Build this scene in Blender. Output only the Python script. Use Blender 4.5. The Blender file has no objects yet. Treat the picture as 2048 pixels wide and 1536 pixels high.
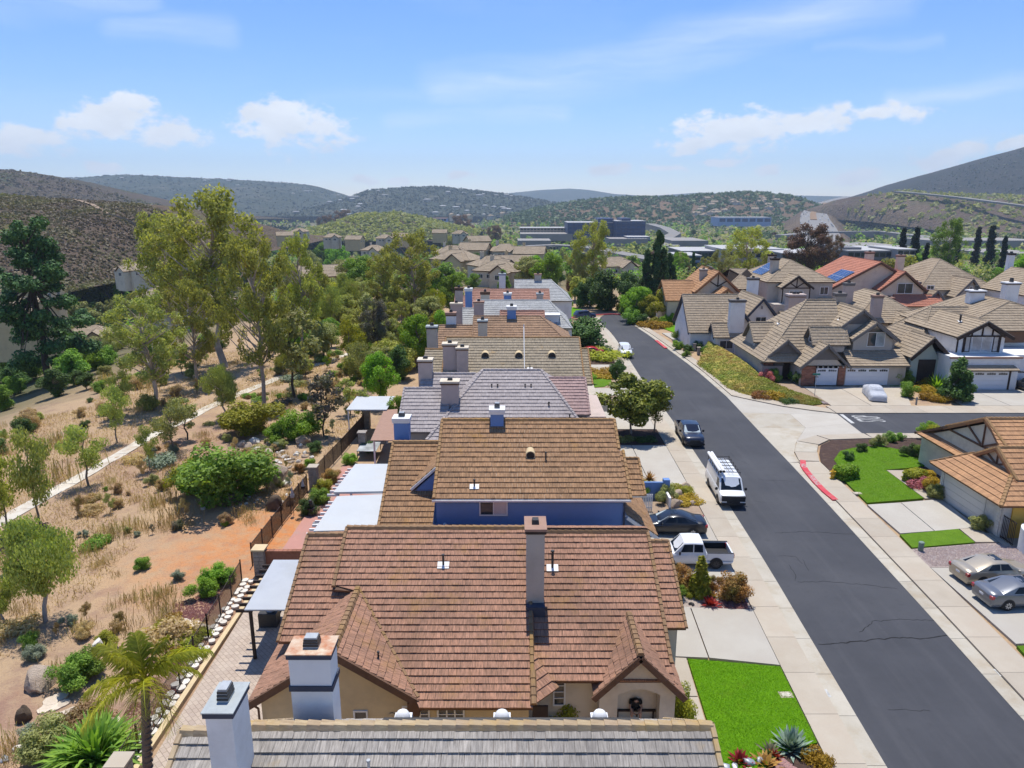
import bpy, bmesh, math, random
import numpy as np
from mathutils import Vector, Matrix, noise
SC = bpy.context.scene
RAD = math.radians
rnd = random.Random(11)
# ---------------------------------------------------------------- camera
CAM_H, PITCH, FPX = 23.0, RAD(14.34), 1420.0
cd = bpy.data.cameras.new('camera'); cam = bpy.data.objects.new('camera', cd)
SC.collection.objects.link(cam); SC.camera = cam
cd.sensor_fit = 'HORIZONTAL'; cd.sensor_width = 36.0; cd.lens = 36.0 * FPX / 2048.0
cd.clip_start = 0.5; cd.clip_end = 60000
cam.location = (0, 0, CAM_H); cam.rotation_euler = (RAD(90) - PITCH, 0, 0)
# ---------------------------------------------------------------- sun, exposure
SUN_EL, SUN_AZ = RAD(72), RAD(-3)          # azimuth clockwise from +Y
sl = bpy.data.lights.new('sun', 'SUN'); sun = bpy.data.objects.new('sun', sl); SC.collection.objects.link(sun)
sl.energy = 4.9; sl.angle = RAD(0.53); sl.color = (1.0, 0.955, 0.88)
SDIR = Vector((math.sin(SUN_AZ) * math.cos(SUN_EL), math.cos(SUN_AZ) * math.cos(SUN_EL), math.sin(SUN_EL)))
sun.rotation_euler = (-SDIR).to_track_quat('-Z', 'Y').to_euler(); sun.location = (0, 0, 300)
SC.view_settings.view_transform = 'Standard'; SC.view_settings.look = 'None'
SC.view_settings.exposure = 0.15; SC.view_settings.gamma = 1.0; SC.view_settings.use_curve_mapping = False
SC.render.engine = 'CYCLES'
SC.cycles.use_denoising = True; SC.cycles.max_bounces = 4; SC.cycles.diffuse_bounces = 2; SC.cycles.adaptive_threshold = 0.02
SC.cycles.transparent_max_bounces = 6; SC.cycles.volume_bounces = 0; SC.cycles.caustics_reflective = False; SC.cycles.caustics_refractive = False
# ---------------------------------------------------------------- node helpers
class NT:
 def __init__(s, tree): s.t = tree; s.n = tree.nodes; s.l = tree.links
 def new(s, kind, **kw):
  x = s.n.new(kind)
  for k, v in kw.items(): setattr(x, k, v)
  return x
 def put(s, sock, val):
  if val is None: return
  if hasattr(val, 'is_linked') or isinstance(val, bpy.types.NodeSocket): s.l.new(val, sock)
  else: sock.default_value = val
 def math(s, op, a, b=None, c=None, clamp=False):
  x = s.new('ShaderNodeMath', operation=op); x.use_clamp = clamp
  for i, q in enumerate((a, b, c)):
   if q is not None: s.put(x.inputs[i], q)
  return x.outputs[0]
 def vmath(s, op, a, b=None):
  x = s.new('ShaderNodeVectorMath', operation=op)
  s.put(x.inputs[0], a)
  if b is not None: s.put(x.inputs[1], b)
  return x.outputs['Value'] if op in ('LENGTH', 'DOT_PRODUCT') else x.outputs[0]
 def noise(s, vec, scale, detail=3.0, rough=0.55, w=None):
  x = s.new('ShaderNodeTexNoise'); x.noise_dimensions = '4D' if w is not None else '3D'
  if vec is not None: s.l.new(vec, x.inputs['Vector'])
  s.put(x.inputs['Scale'], scale); x.inputs['Detail'].default_value = detail; x.inputs['Roughness'].default_value = rough
  if w is not None: s.put(x.inputs['W'], w)
  return x.outputs['Fac']
 def ramp(s, fac, a, b, lo=0.0, hi=1.0, smooth=False):
  x = s.new('ShaderNodeMapRange'); x.clamp = True
  if smooth: x.interpolation_type = 'SMOOTHSTEP'
  s.put(x.inputs[0], fac); s.put(x.inputs[1], a); s.put(x.inputs[2], b); s.put(x.inputs[3], lo); s.put(x.inputs[4], hi)
  return x.outputs[0]
 def mix(s, fac, a, b, mode='MIX'):
  x = s.new('ShaderNodeMix', data_type='RGBA', blend_type=mode); x.clamp_factor = True
  s.put(x.inputs[0], fac)
  for i, q in ((6, a), (7, b)):
   if isinstance(q, (tuple, list)): q = tuple(q) + (1.0,) if len(q) == 3 else tuple(q)
   s.put(x.inputs[i], q)
  return x.outputs[2]
 def scale(s, vec, xyz):
  return s.vmath('MULTIPLY', vec, xyz)
# ---------------------------------------------------------------- sky
world = bpy.data.worlds.new('World'); SC.world = world; world.use_nodes = True
w = NT(world.node_tree); w.n.clear()
sky = w.new('ShaderNodeTexSky', sky_type='NISHITA'); sky.sun_disc = False
sky.sun_elevation = SUN_EL; sky.sun_rotation = SUN_AZ; sky.altitude = 600; sky.air_density = 1.0; sky.dust_density = 0.15; sky.ozone_density = 6.0
tc = w.new('ShaderNodeTexCoord'); DIR = tc.outputs['Generated']
sp = w.new('ShaderNodeSeparateXYZ'); w.l.new(DIR, sp.inputs[0])
az = w.math('ARCTAN2', sp.outputs[0], sp.outputs[1]); el = w.math('ARCSINE', sp.outputs[2])
cb = w.new('ShaderNodeCombineXYZ'); w.l.new(az, cb.inputs[0]); w.l.new(el, cb.inputs[1]); AE = cb.outputs[0]
def sky_ae(u, v):
 a, b = (u - 1024) / FPX, (768 - v) / FPX
 x, y, z = a, math.cos(PITCH) + b * math.sin(PITCH), -math.sin(PITCH) + b * math.cos(PITCH)
 return math.atan2(x, y), math.atan2(z, math.hypot(x, y))
wob = w.new('ShaderNodeTexNoise'); w.l.new(w.scale(AE, (9, 14, 1)), wob.inputs['Vector']); wob.inputs['Scale'].default_value = 1.0; wob.inputs['Detail'].default_value = 4
AEW = w.vmath('ADD', AE, w.scale(w.vmath('SUBTRACT', wob.outputs['Color'], (0.5, 0.5, 0.5)), (0.06, 0.03, 0)))
clouds = None
for (u, v, ru, rv) in [(585, 250, 130, 62), (640, 262, 95, 45), (520, 228, 60, 30), (215, 245, 110, 52), (330, 262, 110, 36), (30, 285, 120, 40), (250, 205, 60, 22), (1480, 262, 175, 52), (1400, 285, 120, 30), (1620, 250, 110, 34), (1750, 224, 100, 28), (1215, 340, 60, 17), (1330, 338, 70, 13), (1880, 322, 85, 34), (1950, 295, 60, 22), (2035, 285, 45, 24), (1705, 350, 70, 26), (1540, 338, 36, 15), (735, 360, 40, 14), (800, 360, 45, 14), (930, 352, 32, 11), (1430, 322, 80, 10), (220, 330, 60, 14)]:
 a, e = sky_ae(u, v); ra, re = ru / FPX * 1.05, rv / FPX * 1.05
 d = w.vmath('LENGTH', w.scale(w.vmath('SUBTRACT', AEW, (a, e, 0)), (1 / ra, 1 / re, 0)))
 g = w.ramp(d, 0.0, 1.25, 1.0, 0.0)
 clouds = g if clouds is None else w.math('MAXIMUM', clouds, g)
# the same kind of low cumulus goes on all round the horizon outside the view
ring = w.math('MULTIPLY', w.ramp(w.math('ABSOLUTE', az), 0.8, 1.1), w.ramp(w.math('ABSOLUTE', w.math('SUBTRACT', el, 0.1)), 0.03, 0.12, 1.0, 0.0))
ring = w.math('MULTIPLY', ring, w.ramp(w.noise(w.scale(AE, (3.2, 9, 1)), 1.0, 3), 0.48, 0.7))
clouds = w.math('MAXIMUM', clouds, ring)
nz = w.noise(w.scale(DIR, (30, 30, 52)), 1.0, 7, 0.6)
cum = w.ramp(w.math('ADD', w.math('MULTIPLY', clouds, 0.95), w.math('MULTIPLY', w.math('SUBTRACT', nz, 0.5), 1.5)), 0.38, 0.72, 0.0, 1.0, True)
# high thin cirrus
sn = w.noise(w.scale(AEW, (3.0, 26, 1)), 1.0, 6, 0.6)
cir = None
for (pts, wd, k) in [([(880, 172), (1060, 160), (1230, 120), (1430, 75), (1800, -20)], 52, 1.0), ([(1040, 185), (1200, 165), (1420, 110), (1640, 45)], 40, .7), ([(780, 250), (900, 228), (1120, 222)], 26, .8), ([(1800, 195), (1930, 178), (2100, 150)], 24, .9), ([(230, 50), (330, 52), (450, 70)], 30, .8), ([(-40, 10), (120, 8), (300, -8)], 30, .7), ([(1640, 95), (1880, 75)], 16, .45), ([(640, 195), (900, 185)], 22, .35)]:
 for (p, q) in zip(pts[:-1], pts[1:]):
  a0, a1 = Vector(sky_ae(*p)), Vector(sky_ae(*q)); dl = (a1 - a0); L = dl.length; dl /= L
  rel = w.vmath('SUBTRACT', AEW, (a0.x, a0.y, 0))
  along = w.vmath('DOT_PRODUCT', rel, (dl.x, dl.y, 0)); off = w.vmath('DOT_PRODUCT', rel, (-dl.y, dl.x, 0))
  past = w.math('SUBTRACT', along, w.ramp(along, 0.0, L, 0.0, L))
  dd = w.math('SQRT', w.math('ADD', w.math('MULTIPLY', off, off), w.math('MULTIPLY', past, past)))
  g = w.ramp(dd, 0.0, wd / FPX * 1.1, k, 0.0, True)
  cir = g if cir is None else w.math('MAXIMUM', cir, g)
gen = w.math('MULTIPLY', w.ramp(w.noise(w.scale(AEW, (1.6, 7, 1)), 1.0, 5, 0.6), 0.5, 0.75), 0.35)
cir = w.math('MAXIMUM', cir, gen)
cirm = w.math('MULTIPLY', cir, w.ramp(sn, 0.3, 0.75, 0.05, 1.0))
cirm = w.math('MULTIPLY', cirm, w.ramp(el, 0.01, 0.1, 0.0, 0.55))
SKY_S = 0.148
shade = w.ramp(w.noise(w.scale(DIR, (20, 20, 34)), 1.0, 5), 0.3, 0.7, 0.84, 1.0)
white = w.mix(1.0, (6.6, 6.8, 7.1), shade, 'MULTIPLY')
hsv = w.new('ShaderNodeHueSaturation'); hsv.inputs['Saturation'].default_value = 1.18; w.l.new(w.mix(1.0, sky.outputs[0], (1.04, 0.965, 1.03), 'MULTIPLY'), hsv.inputs['Color'])
col = w.mix(cirm, hsv.outputs[0], (6.0, 6.5, 7.2)); col = w.mix(w.math('MULTIPLY', cum, 0.95), col, white)
bg = w.new('ShaderNodeBackground'); w.l.new(col, bg.inputs[0]); bg.inputs[1].default_value = SKY_S
world.cycles.sampling_method = 'MANUAL'; world.cycles.sample_map_resolution = 256
wo = w.new('ShaderNodeOutputWorld'); w.l.new(bg.outputs[0], wo.inputs[0])
# ---------------------------------------------------------------- rays: photo pixel -> point of the place
_c, _s = math.cos(PITCH), math.sin(PITCH)
def _ray(u, v):
 a, b = (u - 1024) / FPX, (768 - v) / FPX
 return a, _c + b * _s, -_s + b * _c
def G(u, v, z=0.0):
 x, y, q = _ray(u, v); t = (z - CAM_H) / q
 return Vector((x * t, y * t, z))
def Dp(u, v, yy):
 x, y, q = _ray(u, v); t = yy / y
 return Vector((x * t, yy, CAM_H + q * t))
# ---------------------------------------------------------------- objects
MW = {}
ROOT = SC.collection.objects
def tag(o, label=None, cat=None, group=None, kind=None):
 for k, v in (('label', label), ('category', cat), ('group', group), ('kind', kind)):
  if v: o[k] = v
 return o
def thing(name, label, cat, loc=(0, 0, 0), rz=0.0, group=None, local=False, sc=1.0):
 o = bpy.data.objects.new(name, None); ROOT.link(o); o.location = loc; o.rotation_euler = (0, 0, rz); o.scale = (sc,) * 3 if isinstance(sc, (int, float)) else sc
 o.empty_display_size = 0.3
 MW[o.name] = (None if local else Matrix.Translation(Vector(loc)) @ Matrix.Rotation(rz, 4, 'Z'))
 return tag(o, label, cat, group)
def link(name, me, parent=None, basis=None):
 o = bpy.data.objects.new(name, me); ROOT.link(o)
 if parent is not None:
  o.parent = parent; pm = MW.get(parent.name)
  if pm is not None: o.matrix_parent_inverse = pm.inverted(); MW[o.name] = Matrix.Identity(4)
  else: MW[o.name] = None
 else: MW[o.name] = Matrix.Identity(4)
 if basis is not None: o.matrix_basis = basis; MW[o.name] = basis if MW[o.name] is not None else None
 return o
def clone(root, loc=None, rz=None, sc=None, label=None, group=None, cat=None):
 r = root.copy(); ROOT.link(r); MW[r.name] = None
 if loc is not None: r.location = loc
 if rz is not None: r.rotation_euler = (0, 0, rz)
 if sc is not None: r.scale = (sc,) * 3 if isinstance(sc, (int, float)) else sc
 tag(r, label, cat, group)
 for ch in root.children:
  q = ch.copy(); ROOT.link(q); q.parent = r
  for g in ch.children:
   k = g.copy(); ROOT.link(k); k.parent = q
 return r
def npmesh(name, verts, faces, mats=(), uv=None, mi=None):
 verts = np.asarray(verts, np.float32); faces = np.asarray(faces, np.int32); nf, k = faces.shape
 me = bpy.data.meshes.new(name); me.vertices.add(len(verts)); me.vertices.foreach_set('co', verts.ravel())
 me.loops.add(nf * k); me.loops.foreach_set('vertex_index', faces.ravel())
 me.polygons.add(nf); me.polygons.foreach_set('loop_start', np.arange(0, nf * k, k, dtype=np.int32))
 if uv is not None:
  l = me.uv_layers.new(name='UVMap'); l.data.foreach_set('uv', np.asarray(uv, np.float32).ravel())
 for m in mats: me.materials.append(m)
 if mi is not None: me.polygons.foreach_set('material_index', np.asarray(mi, np.int32))
 me.update(calc_edges=True); me.shade_flat(); return me
class MB:
 def __init__(s): s.v = []; s.f = []; s.m = []; s.uv = []
 def add(s, pts, faces, m=0):
  b = len(s.v); s.v += [tuple(p) for p in pts]
  for f in faces: s.f.append([b + i for i in f]); s.m.append(m)
  return s
 def hexa(s, p, m=0): return s.add(p, [(3, 2, 1, 0), (4, 5, 6, 7), (0, 1, 5, 4), (1, 2, 6, 5), (2, 3, 7, 6), (3, 0, 4, 7)], m)
 def box(s, x0, x1, y0, y1, z0, z1, m=0):
  return s.hexa([(x0, y0, z0), (x1, y0, z0), (x1, y1, z0), (x0, y1, z0), (x0, y0, z1), (x1, y0, z1), (x1, y1, z1), (x0, y1, z1)], m)
 def prism(s, a, off, m=0):
  n = len(a); a = [Vector(p) for p in a]; off = Vector(off)
  return s.add(a + [p + off for p in a], [tuple(range(n))[::-1], tuple(range(n, 2 * n))] + [(i, (i + 1) % n, n + (i + 1) % n, n + i) for i in range(n)], m)
 def poly(s, a, m=0): return s.add(a, [tuple(range(len(a)))], m)
 def slab(s, a, th, m=0):          # a: polygon seen from outside (CCW); thickness goes inwards
  a = [Vector(p) for p in a]; n = (a[1] - a[0]).cross(a[2] - a[0]).normalized()
  return s.prism([p - n * th for p in a], n * th, m)
 def bar(s, p0, p1, w, h, m=0, up=(0, 0, 1)):
  p0, p1 = Vector(p0), Vector(p1); d = (p1 - p0).normalized(); up = Vector(up)
  if abs(d.dot(up)) > 0.98: up = Vector((0, 1, 0))
  x = d.cross(up).normalized() * (w / 2); y = x.cross(d).normalized() * (h / 2)
  return s.hexa([p0 - x - y, p0 + x - y, p1 + x - y, p1 - x - y, p0 - x + y, p0 + x + y, p1 + x + y, p1 - x + y], m)
 def tube(s, path, rad, n=8, m=0, cap=True):
  path = [Vector(p) for p in path]; k = len(path); rad = [rad] * k if isinstance(rad, (int, float)) else rad; rings = []; ref = None
  for i, p in enumerate(path):
   d = (path[min(i + 1, k - 1)] - path[max(i - 1, 0)]).normalized()
   if ref is None: ref = Vector((1, 0, 0)) if abs(d.x) < 0.9 else Vector((0, 1, 0))
   x = (ref - d * ref.dot(d)).normalized(); ref = x; y = d.cross(x)
   rings.append([p + (x * math.cos(2 * math.pi * j / n) + y * math.sin(2 * math.pi * j / n)) * rad[i] for j in range(n)])
  fs = [(i * n + j, i * n + (j + 1) % n, (i + 1) * n + (j + 1) % n, (i + 1) * n + j) for i in range(k - 1) for j in range(n)]
  if cap: fs += [tuple(range(n))[::-1], tuple((k - 1) * n + j for j in range(n))]
  return s.add([p for r in rings for p in r], fs, m)
 def cyl(s, p0, p1, r0, r1=None, n=12, m=0): return s.tube([p0, p1], [r0, r0 if r1 is None else r1], n, m)
 def lathe(s, prof, n=16, c=(0, 0, 0), axis='z', m=0):
  pts = []
  for r, h in prof:
   for j in range(n):
    a = 2 * math.pi * j / n; x, y = r * math.cos(a), r * math.sin(a)
    q = (x, y, h) if axis == 'z' else ((x, h, y) if axis == 'y' else (h, x, y))
    pts.append((q[0] + c[0], q[1] + c[1], q[2] + c[2]))
  k = len(prof)
  fs = [(i * n + j, i * n + (j + 1) % n, (i + 1) * n + (j + 1) % n, (i + 1) * n + j) for i in range(k - 1) for j in range(n)]
  fs += [tuple(range(n))[::-1], tuple((k - 1) * n + j for j in range(n))]
  return s.add(pts, fs, m)
 def sph(s, c, r, nu=12, nv=8, m=0):
  r = (r, r, r) if isinstance(r, (int, float)) else r; pts = []
  for i in range(nv + 1):
   t = math.pi * i / nv
   for j in range(nu):
    a = 2 * math.pi * j / nu
    pts.append((c[0] + r[0] * math.sin(t) * math.cos(a), c[1] + r[1] * math.sin(t) * math.sin(a), c[2] + r[2] * math.cos(t)))
  return s.add(pts, [(i * nu + j, (i + 1) * nu + j, (i + 1) * nu + (j + 1) % nu, i * nu + (j + 1) % nu) for i in range(nv) for j in range(nu)], m)
 def mesh(s, name, mats, smooth=False, fix=True):
  me = bpy.data.meshes.new(name); me.from_pydata(s.v, [], s.f)
  for m in (mats if isinstance(mats, (list, tuple)) else [mats]): me.materials.append(m)
  me.polygons.foreach_set('material_index', s.m)
  if fix:
   bm = bmesh.new(); bm.from_mesh(me)
   if smooth: bmesh.ops.remove_doubles(bm, verts=bm.verts, dist=1e-4)
   bmesh.ops.recalc_face_normals(bm, faces=bm.faces); bm.to_mesh(me); bm.free()
  if smooth:
   me.polygons.foreach_set('use_smooth', [True] * len(me.polygons)); me.set_sharp_from_angle(angle=smooth if isinstance(smooth, float) else 0.7)
  me.update(); return me
 def build(s, name, mats, parent=None, smooth=False, fix=True): return link(name, s.mesh(name, mats, smooth, fix), parent)
# ---------------------------------------------------------------- materials
def newmat(name):
 m = bpy.data.materials.new(name); m.use_nodes = True; t = NT(m.node_tree); t.n.clear()
 out = t.new('ShaderNodeOutputMaterial'); b = t.new('ShaderNodeBsdfPrincipled'); t.l.new(b.outputs[0], out.inputs[0])
 return m, t, b, out
def pos(t): return t.new('ShaderNodeNewGeometry').outputs['Position']
def orand(t): return t.new('ShaderNodeObjectInfo').outputs['Random']
def bump(t, b, h, strength=0.3, dist=0.02):
 x = t.new('ShaderNodeBump'); x.inputs['Strength'].default_value = strength; x.inputs['Distance'].default_value = dist
 t.l.new(h, x.inputs['Height']); t.l.new(x.outputs[0], b.inputs['Normal'])
def M(name, c1, c2=None, scale=2.0, rough=0.8, bmp=0.0, fine=0.0, metal=0.0, spec=0.35, var=0.0, coat=0.0, dirt=None, bd=0.02):
 m, t, b, o = newmat(name); p = pos(t); n = t.noise(p, scale, 5, 0.6)
 c2 = c2 or tuple(x * 0.82 for x in c1)
 col = t.mix(t.ramp(n, 0.3, 0.7), c1, c2)
 if dirt: col = t.mix(t.ramp(t.noise(p, scale * 0.5, 6, 0.7), 0.5, 0.7, 0.0, 0.85), col, dirt)
 if fine:
  f = t.noise(p, 60.0, 2, 0.7); col = t.mix(fine, col, t.mix(f, (0.0, 0.0, 0.0), (1, 1, 1)), 'OVERLAY')
 if var:
  k = t.ramp(orand(t), 0, 1, 1 - var, 1 + var); hs = t.new('ShaderNodeHueSaturation'); t.l.new(k, hs.inputs['Value']); t.l.new(col, hs.inputs['Color']); col = hs.outputs[0]
 t.l.new(col, b.inputs['Base Color']); b.inputs['Roughness'].default_value = rough; b.inputs['Metallic'].default_value = metal
 b.inputs['Specular IOR Level'].default_value = spec
 if coat: b.inputs['Coat Weight'].default_value = coat; b.inputs['Coat Roughness'].default_value = 0.06
 if bmp: bump(t, b, t.noise(p, scale * 9, 4, 0.65), bmp, bd)
 return m
def leafmat(name, dark, light, trans=0.3, sc=0.9, dry=None, dryamt=0.25):
 m, t, b, o = newmat(name); p = pos(t)
 r = t.new('ShaderNodeNewGeometry').outputs['Random Per Island']
 f = t.math('ADD', t.math('MULTIPLY', t.noise(p, sc, 3), 0.75), t.math('MULTIPLY', r, 0.5))
 col = t.mix(t.ramp(f, 0.3, 0.95), dark, light)
 if dry: col = t.mix(t.ramp(t.noise(p, sc * 0.6, 3, 0.6), 0.62 - dryamt * 0.5, 0.78), col, dry)
 hs = t.new('ShaderNodeHueSaturation'); t.l.new(t.ramp(orand(t), 0, 1, 0.8, 1.2), hs.inputs['Value']); t.l.new(t.ramp(orand(t), 0, 1, 0.488, 0.512), hs.inputs['Hue']); t.l.new(col, hs.inputs['Color'])
 col = hs.outputs[0]
 t.l.new(col, b.inputs['Base Color']); b.inputs['Roughness'].default_value = 0.62; b.inputs['Specular IOR Level'].default_value = 0.25
 tr = t.new('ShaderNodeBsdfTranslucent'); t.l.new(t.mix(1.0, col, (1.5, 1.55, 0.8), 'MULTIPLY'), tr.inputs[0])
 mx = t.new('ShaderNodeMixShader'); mx.inputs[0].default_value = trans
 t.l.new(b.outputs[0], mx.inputs[1]); t.l.new(tr.outputs[0], mx.inputs[2]); t.l.new(mx.outputs[0], o.inputs[0])
 return m
def tilemat(name, base, tint, dark, moss=(0.30, 0.19, 0.05), moss_amt=0.3, streak=0.6, mscale=0.28):
 m, t, b, o = newmat(name)
 uv = t.new('ShaderNodeUVMap').outputs[0]; p = pos(t); orr = t.new('ShaderNodeObjectInfo').outputs['Random']
 cell = t.new('ShaderNodeVectorMath', operation='FLOOR'); t.l.new(uv, cell.inputs[0])
 wn = t.new('ShaderNodeTexWhiteNoise', noise_dimensions='4D'); t.l.new(cell.outputs[0], wn.inputs['Vector']); t.l.new(t.math('MULTIPLY', orr, 971.0), wn.inputs['W'])
 col = t.mix(t.ramp(wn.outputs['Value'], 0, 1, 0.0, 1.0), base, tint)
 st = t.noise(t.scale(uv, (5.0, 0.55, 1)), 1.6, 4, 0.65, w=t.math('ADD', t.math('MULTIPLY', orr, 53.0), t.math('MULTIPLY', wn.outputs['Value'], 1.3)))
 col = t.mix(t.ramp(st, 0.47, 0.64, 0, streak), col, dark)
 col = t.mix(t.ramp(st, 0.47, 0.32, 0, streak * 0.7), col, tuple(min(1, c * 1.45 + 0.02) for c in base))
 big = t.noise(p, mscale, 4, 0.6); col = t.mix(t.ramp(big, 0.52, 0.75, 0, 0.55), col, dark)
 ms = t.noise(p, mscale * 1.7, 6, 0.7); col = t.mix(t.ramp(ms, 0.66 - moss_amt * 0.35, 0.86 - moss_amt * 0.2, 0, 0.8), col, moss)
 spk = t.noise(p, 40, 2, 0.6); col = t.mix(t.ramp(spk, 0.35, 0.65, 0.0, 0.22), col, tuple(c * 0.5 for c in base))
 t.l.new(col, b.inputs['Base Color']); b.inputs['Roughness'].default_value = 0.9; b.inputs['Specular IOR Level'].default_value = 0.15
 bump(t, b, t.math('ADD', st, t.math('MULTIPLY', spk, 0.5)), 0.35, 0.012)
 return m
def paint(name, c, rough=0.28, metal=0.0, coat=0.8, dust=0.12):
 m, t, b, o = newmat(name); p = pos(t)
 col = t.mix(t.ramp(t.noise(p, 3.0, 4), 0.4, 0.8, 0.0, dust), c, tuple(x * .6 + .04 for x in c))
 t.l.new(col, b.inputs['Base Color']); b.inputs['Roughness'].default_value = rough; b.inputs['Metallic'].default_value = metal
 b.inputs['Coat Weight'].default_value = coat * .5; b.inputs['Coat Roughness'].default_value = 0.08; return m
def glassy(name, c, rough=0.05, spec=0.7):
 m, t, b, o = newmat(name); p = pos(t)
 col = t.mix(t.ramp(t.noise(p, 0.9, 3), 0.4, 0.7, 0, 1), c, tuple(x * 1.8 + 0.01 for x in c))
 t.l.new(col, b.inputs['Base Color']); b.inputs['Roughness'].default_value = rough; b.inputs['Specular IOR Level'].default_value = spec; return m
X = {}
X['stucco_tan'] = M('stucco_tan', (0.62, 0.49, 0.29), (0.56, 0.43, 0.25), 1.2, 0.92, 0.35, 0.15, dirt=(0.5, 0.4, 0.25))
X['stucco_cream'] = M('stucco_cream', (0.66, 0.58, 0.45), (0.6, 0.52, 0.4), 1.0, 0.92, 0.35, 0.12, dirt=(0.5, 0.43, 0.33))
X['stucco_blue'] = M('stucco_blue', (0.16, 0.27, 0.52), (0.145, 0.25, 0.49), 0.8, 0.9, 0.3, 0.12, dirt=(0.16, 0.25, 0.45))
X['stucco_white'] = M('stucco_white', (0.78, 0.78, 0.76), (0.72, 0.72, 0.71), 0.9, 0.9, 0.3, 0.1, dirt=(0.62, 0.61, 0.58))
X['stucco_grey'] = M('stucco_grey', (0.50, 0.45, 0.38), (0.46, 0.41, 0.35), 0.9, 0.92, 0.3, 0.12, dirt=(0.4, 0.36, 0.3))
X['stucco_taupe'] = M('stucco_taupe', (0.40, 0.35, 0.29), (0.36, 0.31, 0.26), 0.9, 0.92, 0.3, 0.12)
X['stucco_yellow'] = M('stucco_yellow', (0.68, 0.42, 0.08), (0.62, 0.38, 0.08), 1.0, 0.92, 0.3, 0.1)
X['stucco_sage'] = M('stucco_sage', (0.42, 0.47, 0.42), (0.38, 0.43, 0.38), 1.0, 0.92, 0.3, 0.1)
X['stucco_pink'] = M('stucco_pink', (0.52, 0.42, 0.37), (0.47, 0.38, 0.33), 0.8, 0.92, 0.3, 0.12, dirt=(0.4, 0.33, 0.29))
X['timber'] = M('timber', (0.05, 0.033, 0.026), (0.035, 0.023, 0.018), 4, 0.8, 0.2, 0.2)
X['timber_brown'] = M('timber_brown', (0.16, 0.085, 0.05), (0.11, 0.06, 0.035), 4, 0.8, 0.2, 0.2)
X['timber_orange'] = M('timber_orange', (0.34, 0.16, 0.07), (0.26, 0.12, 0.05), 4, 0.8, 0.2, 0.2)
X['trim_grey'] = M('trim_grey', (0.17, 0.155, 0.145), (0.14, 0.13, 0.12), 2, 0.8, 0.1, 0.1)
X['trim_white'] = M('trim_white', (0.78, 0.77, 0.74), (0.7, 0.69, 0.66), 2, 0.6, 0.05, 0.08)
X['navy_trim'] = M('navy_trim', (0.055, 0.065, 0.09), (0.045, 0.05, 0.075), 2, 0.7, 0.1)
X['metal_grey'] = M('metal_grey', (0.42, 0.44, 0.45), (0.32, 0.34, 0.36), 6, 0.5, 0.1, 0.1, metal=0.4)
X['metal_dark'] = M('metal_dark', (0.03, 0.03, 0.032), (0.05, 0.045, 0.04), 6, 0.55, 0.05)
X['pvc_black'] = M('pvc_black', (0.012, 0.012, 0.014), (0.02, 0.02, 0.02), 6, 0.4)
X['rust_cap'] = M('rust_cap', (0.62, 0.54, 0.40), (0.40, 0.11, 0.03), 2.2, 0.7, 0.1, 0.1, dirt=(0.42, 0.12, 0.03))
X['cap_grey'] = M('cap_grey', (0.40, 0.43, 0.42), (0.33, 0.36, 0.36), 2.5, 0.6, 0.1, 0.1, dirt=(0.28, 0.29, 0.29))
X['cap_brown'] = M('cap_brown', (0.36, 0.22, 0.16), (0.3, 0.18, 0.13), 3, 0.8, 0.1)
X['cover_white'] = M('cover_white', (0.50, 0.52, 0.53), (0.46, 0.48, 0.49), 0.7, 0.55, 0.05, 0.06, dirt=(0.5, 0.5, 0.48))
X['cover_grey'] = M('cover_grey', (0.42, 0.44, 0.46), (0.38, 0.40, 0.43), 0.7, 0.6, 0.08, 0.12, dirt=(0.36, 0.37, 0.37))
X['concrete'] = M('concrete', (0.44, 0.385, 0.305), (0.385, 0.33, 0.255), 0.55, 0.9, 0.15, 0.22, var=0.07, dirt=(0.42, 0.35, 0.27))
X['gutter'] = M('gutter', (0.455, 0.415, 0.34), (0.39, 0.35, 0.275), 0.8, 0.9, 0.15, 0.25, var=0.06, dirt=(0.37, 0.30, 0.21))
X['driveway'] = M('driveway', (0.45, 0.42, 0.36), (0.395, 0.36, 0.305), 0.4, 0.9, 0.12, 0.2, var=0.05, dirt=(0.42, 0.38, 0.32))
X['path_conc'] = M('path_conc', (0.60, 0.55, 0.46), (0.52, 0.47, 0.38), 0.8, 0.9, 0.12, 0.25, var=0.06, dirt=(0.42, 0.32, 0.23))
X['white_line'] = M('white_line', (0.55, 0.55, 0.53), (0.42, 0.42, 0.4), 3, 0.8, 0, 0.2, dirt=(0.2, 0.2, 0.2))
X['red_paint'] = M('red_paint', (0.55, 0.05, 0.07), (0.46, 0.045, 0.06), 3, 0.75, 0, 0.1, dirt=(0.5, 0.2, 0.17))
X['crack'] = M('crack', (0.012, 0.012, 0.013), None, 5, 0.9)
X['brick'] = M('brick', (0.34, 0.15, 0.09), (0.26, 0.11, 0.07), 6, 0.9, 0.3, 0.2, var=0.25)
X['mortar'] = M('mortar', (0.4, 0.36, 0.31), None, 5, 0.95, 0.2)
X['stone'] = M('stone', (0.50, 0.40, 0.30), (0.36, 0.27, 0.20), 1.6, 0.95, 0.9, 0.25, var=0.16, dirt=(0.24, 0.18, 0.13), bd=0.08)
X['stone_dark'] = M('stone_dark', (0.16, 0.115, 0.075), (0.10, 0.07, 0.05), 2.4, 0.95, 0.9, 0.25, var=0.2, bd=0.06)
X['stone_white'] = M('stone_white', (0.70, 0.66, 0.58), (0.58, 0.53, 0.46), 3.0, 0.9, 0.4, 0.2, var=0.1)
X['flagstone'] = M('flagstone', (0.62, 0.53, 0.42), (0.52, 0.43, 0.33), 2.0, 0.9, 0.3, 0.2, var=0.14)
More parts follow.
